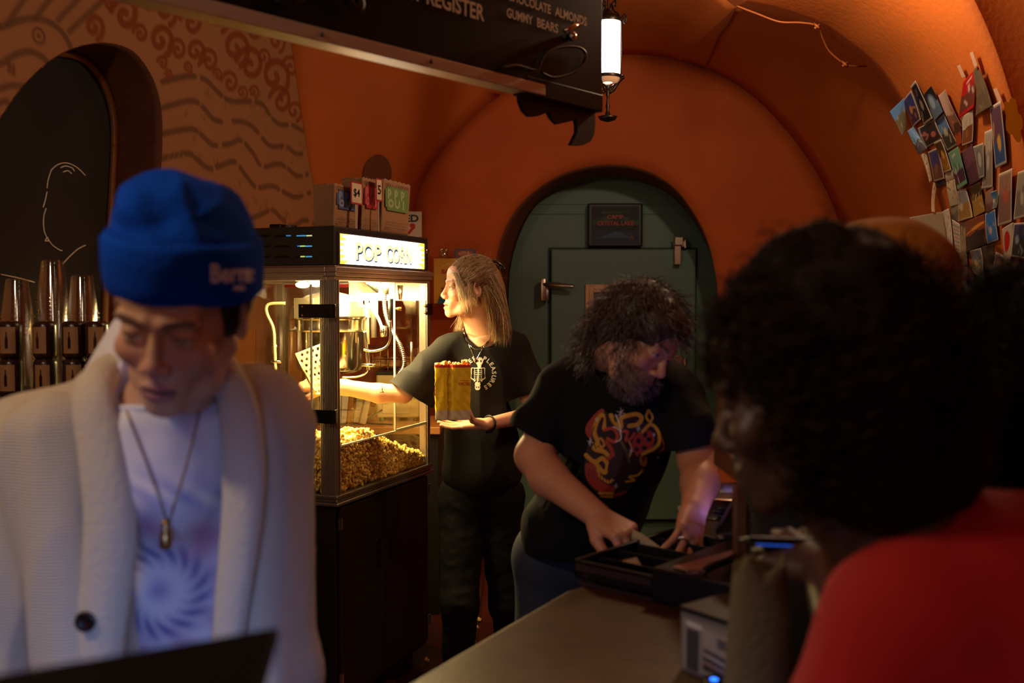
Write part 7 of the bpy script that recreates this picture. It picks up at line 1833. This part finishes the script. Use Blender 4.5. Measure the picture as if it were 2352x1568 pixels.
fa, fb = Vector((m1.location.x - .1, 1.47, .09)), Vector((m1.location.x + .1, 1.47, .09))
V, Q = sculpt(leg_set([Vector((fa.x, 1.5, .85)), Vector((fb.x, 1.5, .85))], [Vector((fa.x, 1.47, .48)), Vector((fb.x, 1.47, .48))], [fa, fb]) + [Cone((fa.x, 1.5, .9), (fb.x, 1.5, .9), .1, k=.03)], .010); o = npmesh('trousers', V, Q, mat('dark_trousers', '1a1a1e', .85)); set_child(o, m1); shoes([fa, fb], (0, -1, 0), M_black, m1)

# ================= CUSTOMERS IN THE RIGHT FOREGROUND =================
def curly(name, px, py, Y, face, rad, cols, label, n=1500, ln=(.05, .11), sk='4a2e22', shirt=None, seed=3, amp=.008, squash=(1, 1, 1), curl_r=.0011):
    c = P(px, py, Y); e = empty('person', (c.x, Y, 0), label, 'person'); H = head_frame(c, face, (0, 0, 1), 1.02); A = np.array(H)
    hp = head_prims(False, 0, down=.5) + [Cone((0, .03, -.05), (0, .05, -.20), .055, .06, k=.02)]
    V, Q = sculpt(hp, .004, lo=(-.12, -.135, -.23), hi=(.12, .13, .13)); C_ = head_colors(V, sk, '6a3a34', '1c1410', down=.8); V = V @ A[:3, :3].T + A[:3, 3]
    r3 = np.array(rad); hb = [Ell((0, .03, .03), r3, k=.01), Ell((0, .06, -.05), r3 * [.95, .8, .9], k=.04), Ell((0, -.12, -.055), (.055, .075, .085), k=.015, op='-')]
    a_, b_ = wob(seed, 38, 10), wob(seed + 1, 95, 10); Vq, Qq = sculpt(hb, .0045, disp=lambda X: .011 * a_(X) + .005 * b_(X)); Vq = Vq @ A[:3, :3].T + A[:3, 3]
    o = npmesh('hair', Vq, Qq, mat('hair_curly', 'attr', .8, spec=.2), None, True, tint(Vq, cols[0])); set_child(o, e)
    cu = curls(n, (0, .03, .01), r3 * 1.0, H, seed, ln, amp, 2.2, mask=lambda d: not (d[1] < -.55 and d[2] < .2), grav=.5); o = strands('hair_strands', cu, curl_r, mat('hair_curly', 'attr', .8, spec=.2), None, hair_cols(n, cols, seed)); set_child(o, e)
    return e, (V, Q, C_), H
# curly haired person in the red shirt
e3, (Vh, Qh, Ch), H3 = curly('a', 1868, 885, 1.04, (-.86, .42, -.30), (.106, .112, .125), ['1a110b', '2a1b12', '3a2616', '140c08'], 'person with big dark brown curly hair in a red T-shirt in the right foreground', 2600, (.02, .045))
sA, sB = P(2120, 1420, 1.0), P(2560, 1440, .98)
ap = [Cone(P(1960, 1150, 1.04), P(2130, 1310, 1.02), .058, .062, k=.04), Cone(P(2040, 1540, .97), P(1990, 1690, .98), .042, .042, k=.02), Cone(P(1990, 1690, .98), P(1890, 1310, 1.30), .038, .024, k=.02)]
hM = frame(P(1890, 1310, 1.30), P(1800, 1262, 1.36) - P(1890, 1310, 1.30), (-.1, -.7, .6))
ap += hand_prims(hM, -1, ((.5, .6, .4),) * 4, sc=.95)
V, Q = sculpt(ap, .0035); o = npmesh('body', *joinmesh([(Vh, Qh), (V, Q)]), M_skin, None, True, np.concatenate([Ch, tint(V, '4a2e22')])); set_child(o, e3)
w1 = wob(81, 12); rs = [Cone(P(2090, 1400, .98), P(2420, 1340, 1.0), .075, .08, k=.06), Ell(P(2290, 1900, .98), (.20, .14, .32), k=.08), Cone(P(2060, 1420, .96), P(1930, 1700, .95), .064, .066, k=.05), Cone(P(2150, 1330, 1.02), P(2250, 1330, 1.02), .07, k=.05),
    Cone(P(1935, 1120, 1.05), P(2010, 1205, 1.03), .062, .070, k=.006, op='-')]
V, Q = sculpt(rs, .006, disp=cloth(151, .009)); V[:, 2] = np.maximum(V[:, 2], .62); o = npmesh('t_shirt', V, Q, mat('red_cotton', 'b0080c', .85, bump=.1, bscale=250, sheen=.1)); set_child(o, e3)
neck_collar(V, rs[-1], e3, mat('red_cotton', 'x'))
cx_ = P(2290, 1500, .98).x; fa, fb = Vector((cx_ - .1, 1.0, .09)), Vector((cx_ + .1, 1.0, .09))
V, Q = sculpt(leg_set([Vector((fa.x, 1.0, .7)), Vector((fb.x, 1.0, .7))], [Vector((fa.x, 1.0, .45)), Vector((fb.x, 1.0, .45))], [fa, fb]) + [Cone((fa.x, 1, .75), (fb.x, 1, .75), .1, k=.03)], .01); o = npmesh('trousers', V, Q, mat('dark_trousers', 'x')); set_child(o, e3); shoes([fa, fb], (-.5, .8, 0), M_black, e3)
q = P(1790, 1242, 1.37); o = MB().box((0, 0, 0), (.10, .06, .008), rot=(-.27, .04, 0)).build('phone', M_black, bevel=.003); o.location = q; tag(o, 'phone with a blue lit edge held by the person in red', 'phone')
MB().box((-.004, -.0295, .001), (.07, .002, .0018), rot=(0, .04, 0)).build('lit_edge', mat('phone_glow', '3060d0', .4, emit='2c60e0', estr=.5), o)
# person with dark curls behind, at the right edge
e4, (Vh, Qh, Ch), H4 = curly('b', 2350, 905, 1.34, (-.2, .95, -.1), (.112, .118, .155), ['0e0a08', '17100c', '0a0706'], 'person with dark curly hair and an earring at the right edge, behind the red T-shirt', 1300, (.05, .10), seed=8)
V, Q = sculpt([Cone(P(2150, 1250, 1.45), P(2560, 1250, 1.45), .08, k=.05), Ell(P(2360, 1700, 1.45), (.2, .13, .4), k=.08)] + leg_set([Vector((.95, 1.45, .85)), Vector((.66, 1.45, .85))], [Vector((.95, 1.45, .45)), Vector((.66, 1.45, .45))], [Vector((.95, 1.45, .04)), Vector((.66, 1.45, .04))]), .009); V[:, 2] = np.maximum(V[:, 2], .002)
o = npmesh('body', Vh, Qh, M_skin, None, True, Ch); set_child(o, e4); o = npmesh('dark_coat', V, Q, mat('dark_coat', '15120f', .85)); set_child(o, e4)
q = P(2336, 992, 1.30); t = MB(); t.sphere(q - e4.location, (.006, .006, .012), 8); t.build('earring', mat('gold_dull', 'x'), e4, smooth=True)
# person with the mustard hat, almost hidden
c = P(2004, 722, 1.62); e5 = empty('person', (c.x, 1.62, 0), 'person in a mustard beanie almost hidden behind the big curly hair', 'person'); H = head_frame(c, (-.3, .9, -.1), (0, 0, 1)); A = np.array(H)
V, Q = sculpt(head_prims() + [Cone((0, .03, -.05), (0, .04, -.2), .055, .06, k=.02)], .005, lo=(-.12, -.135, -.23), hi=(.12, .13, .13)); C_ = head_colors(V, '7a4e3a', '6a3a34', '1c1410'); o = npmesh('body', V @ A[:3, :3].T + A[:3, 3], Q, M_skin, None, True, C_); set_child(o, e5)
V, Q = sculpt([Ell((0, .02, .055), (.118, .132, .098), k=.02), Ell((0, .02, .0), (.122, .135, .06), k=.02), Ell((0, -.11, -.05), (.06, .06, .08), k=.01, op='-')], .005, disp=lambda X: .002 * wb_(X)); o = npmesh('beanie', V @ A[:3, :3].T + A[:3, 3], Q, mat('mustard_knit', 'b8741a', .9, bump=.4, bscale=200)); set_child(o, e5)
X0 = c.x; V, Q = sculpt([Cone((X0 - .12, 1.74, 1.22), (X0 + .12, 1.74, 1.22), .075, k=.05), Ell((X0, 1.75, .98), (.17, .12, .32), k=.08)] + leg_set([Vector((X0 - .09, 1.75, .8)), Vector((X0 + .09, 1.75, .8))], [Vector((X0 - .09, 1.75, .45)), Vector((X0 + .09, 1.75, .45))], [Vector((X0 - .09, 1.75, .04)), Vector((X0 + .09, 1.75, .04))]), .009); V[:, 2] = np.maximum(V[:, 2], .002)
o = npmesh('dark_coat', V, Q, mat('dark_coat', 'x')); set_child(o, e5)
# ================= LIGHT AND CAMERA =================
def area(name, loc, size, pw, col, rot=None, target=None, shape='DISK', spread=None):
    l = bpy.data.lights.new(name, 'AREA'); l.energy = pw; l.color = col; l.size = size; l.shape = shape
    if spread: l.spread = spread
    o = bpy.data.objects.new(name, l); o.location = loc
    if target is not None: o.rotation_euler = (Vector(target) - Vector(loc)).to_track_quat('-Z', 'Y').to_euler()
    elif rot: o.rotation_euler = rot
    COL.objects.link(o); return o
def point(name, loc, pw, col, r=.03):
    l = bpy.data.lights.new(name, 'POINT'); l.energy = pw; l.color = col; l.shadow_soft_size = r
    o = bpy.data.objects.new(name, l); o.location = loc; COL.objects.link(o); return o
w = bpy.data.worlds.new('World'); S.world = w; w.use_nodes = True
w.node_tree.nodes['Background'].inputs[0].default_value = (.05, .035, .025, 1)
w.node_tree.nodes['Background'].inputs[1].default_value = .3
WARM = (1, .72, .46)
point('overhead_lamp', (1.05, 3.4, 2.70), 31, (1, .74, .46), .06)
point('overhead_lamp_left', (-1.25, .7, 2.35), 31, (1, .80, .55), .08)
point('rear_fill', (.2, -1.2, 2.7), 7, (1, .80, .55), .15)  # added fill behind the camera, brightens foreground fronts; no known source
cam = bpy.data.cameras.new('Camera'); cam.lens = 35; cam.sensor_width = 36; cam.clip_start = .02
co = bpy.data.objects.new('Camera', cam); co.location = (0, 0, CAMZ); co.rotation_euler = (PI / 2 - TH, 0, 0); COL.objects.link(co); S.camera = co
cam.dof.use_dof = True; cam.dof.focus_distance = 3.95; cam.dof.aperture_fstop = 3.0
S.view_settings.view_transform = 'Standard'; S.view_settings.look = 'None'; S.view_settings.gamma = 1
S.view_settings.use_curve_mapping = False; S.view_settings.exposure = 0
S.cycles.transparent_max_bounces = 128
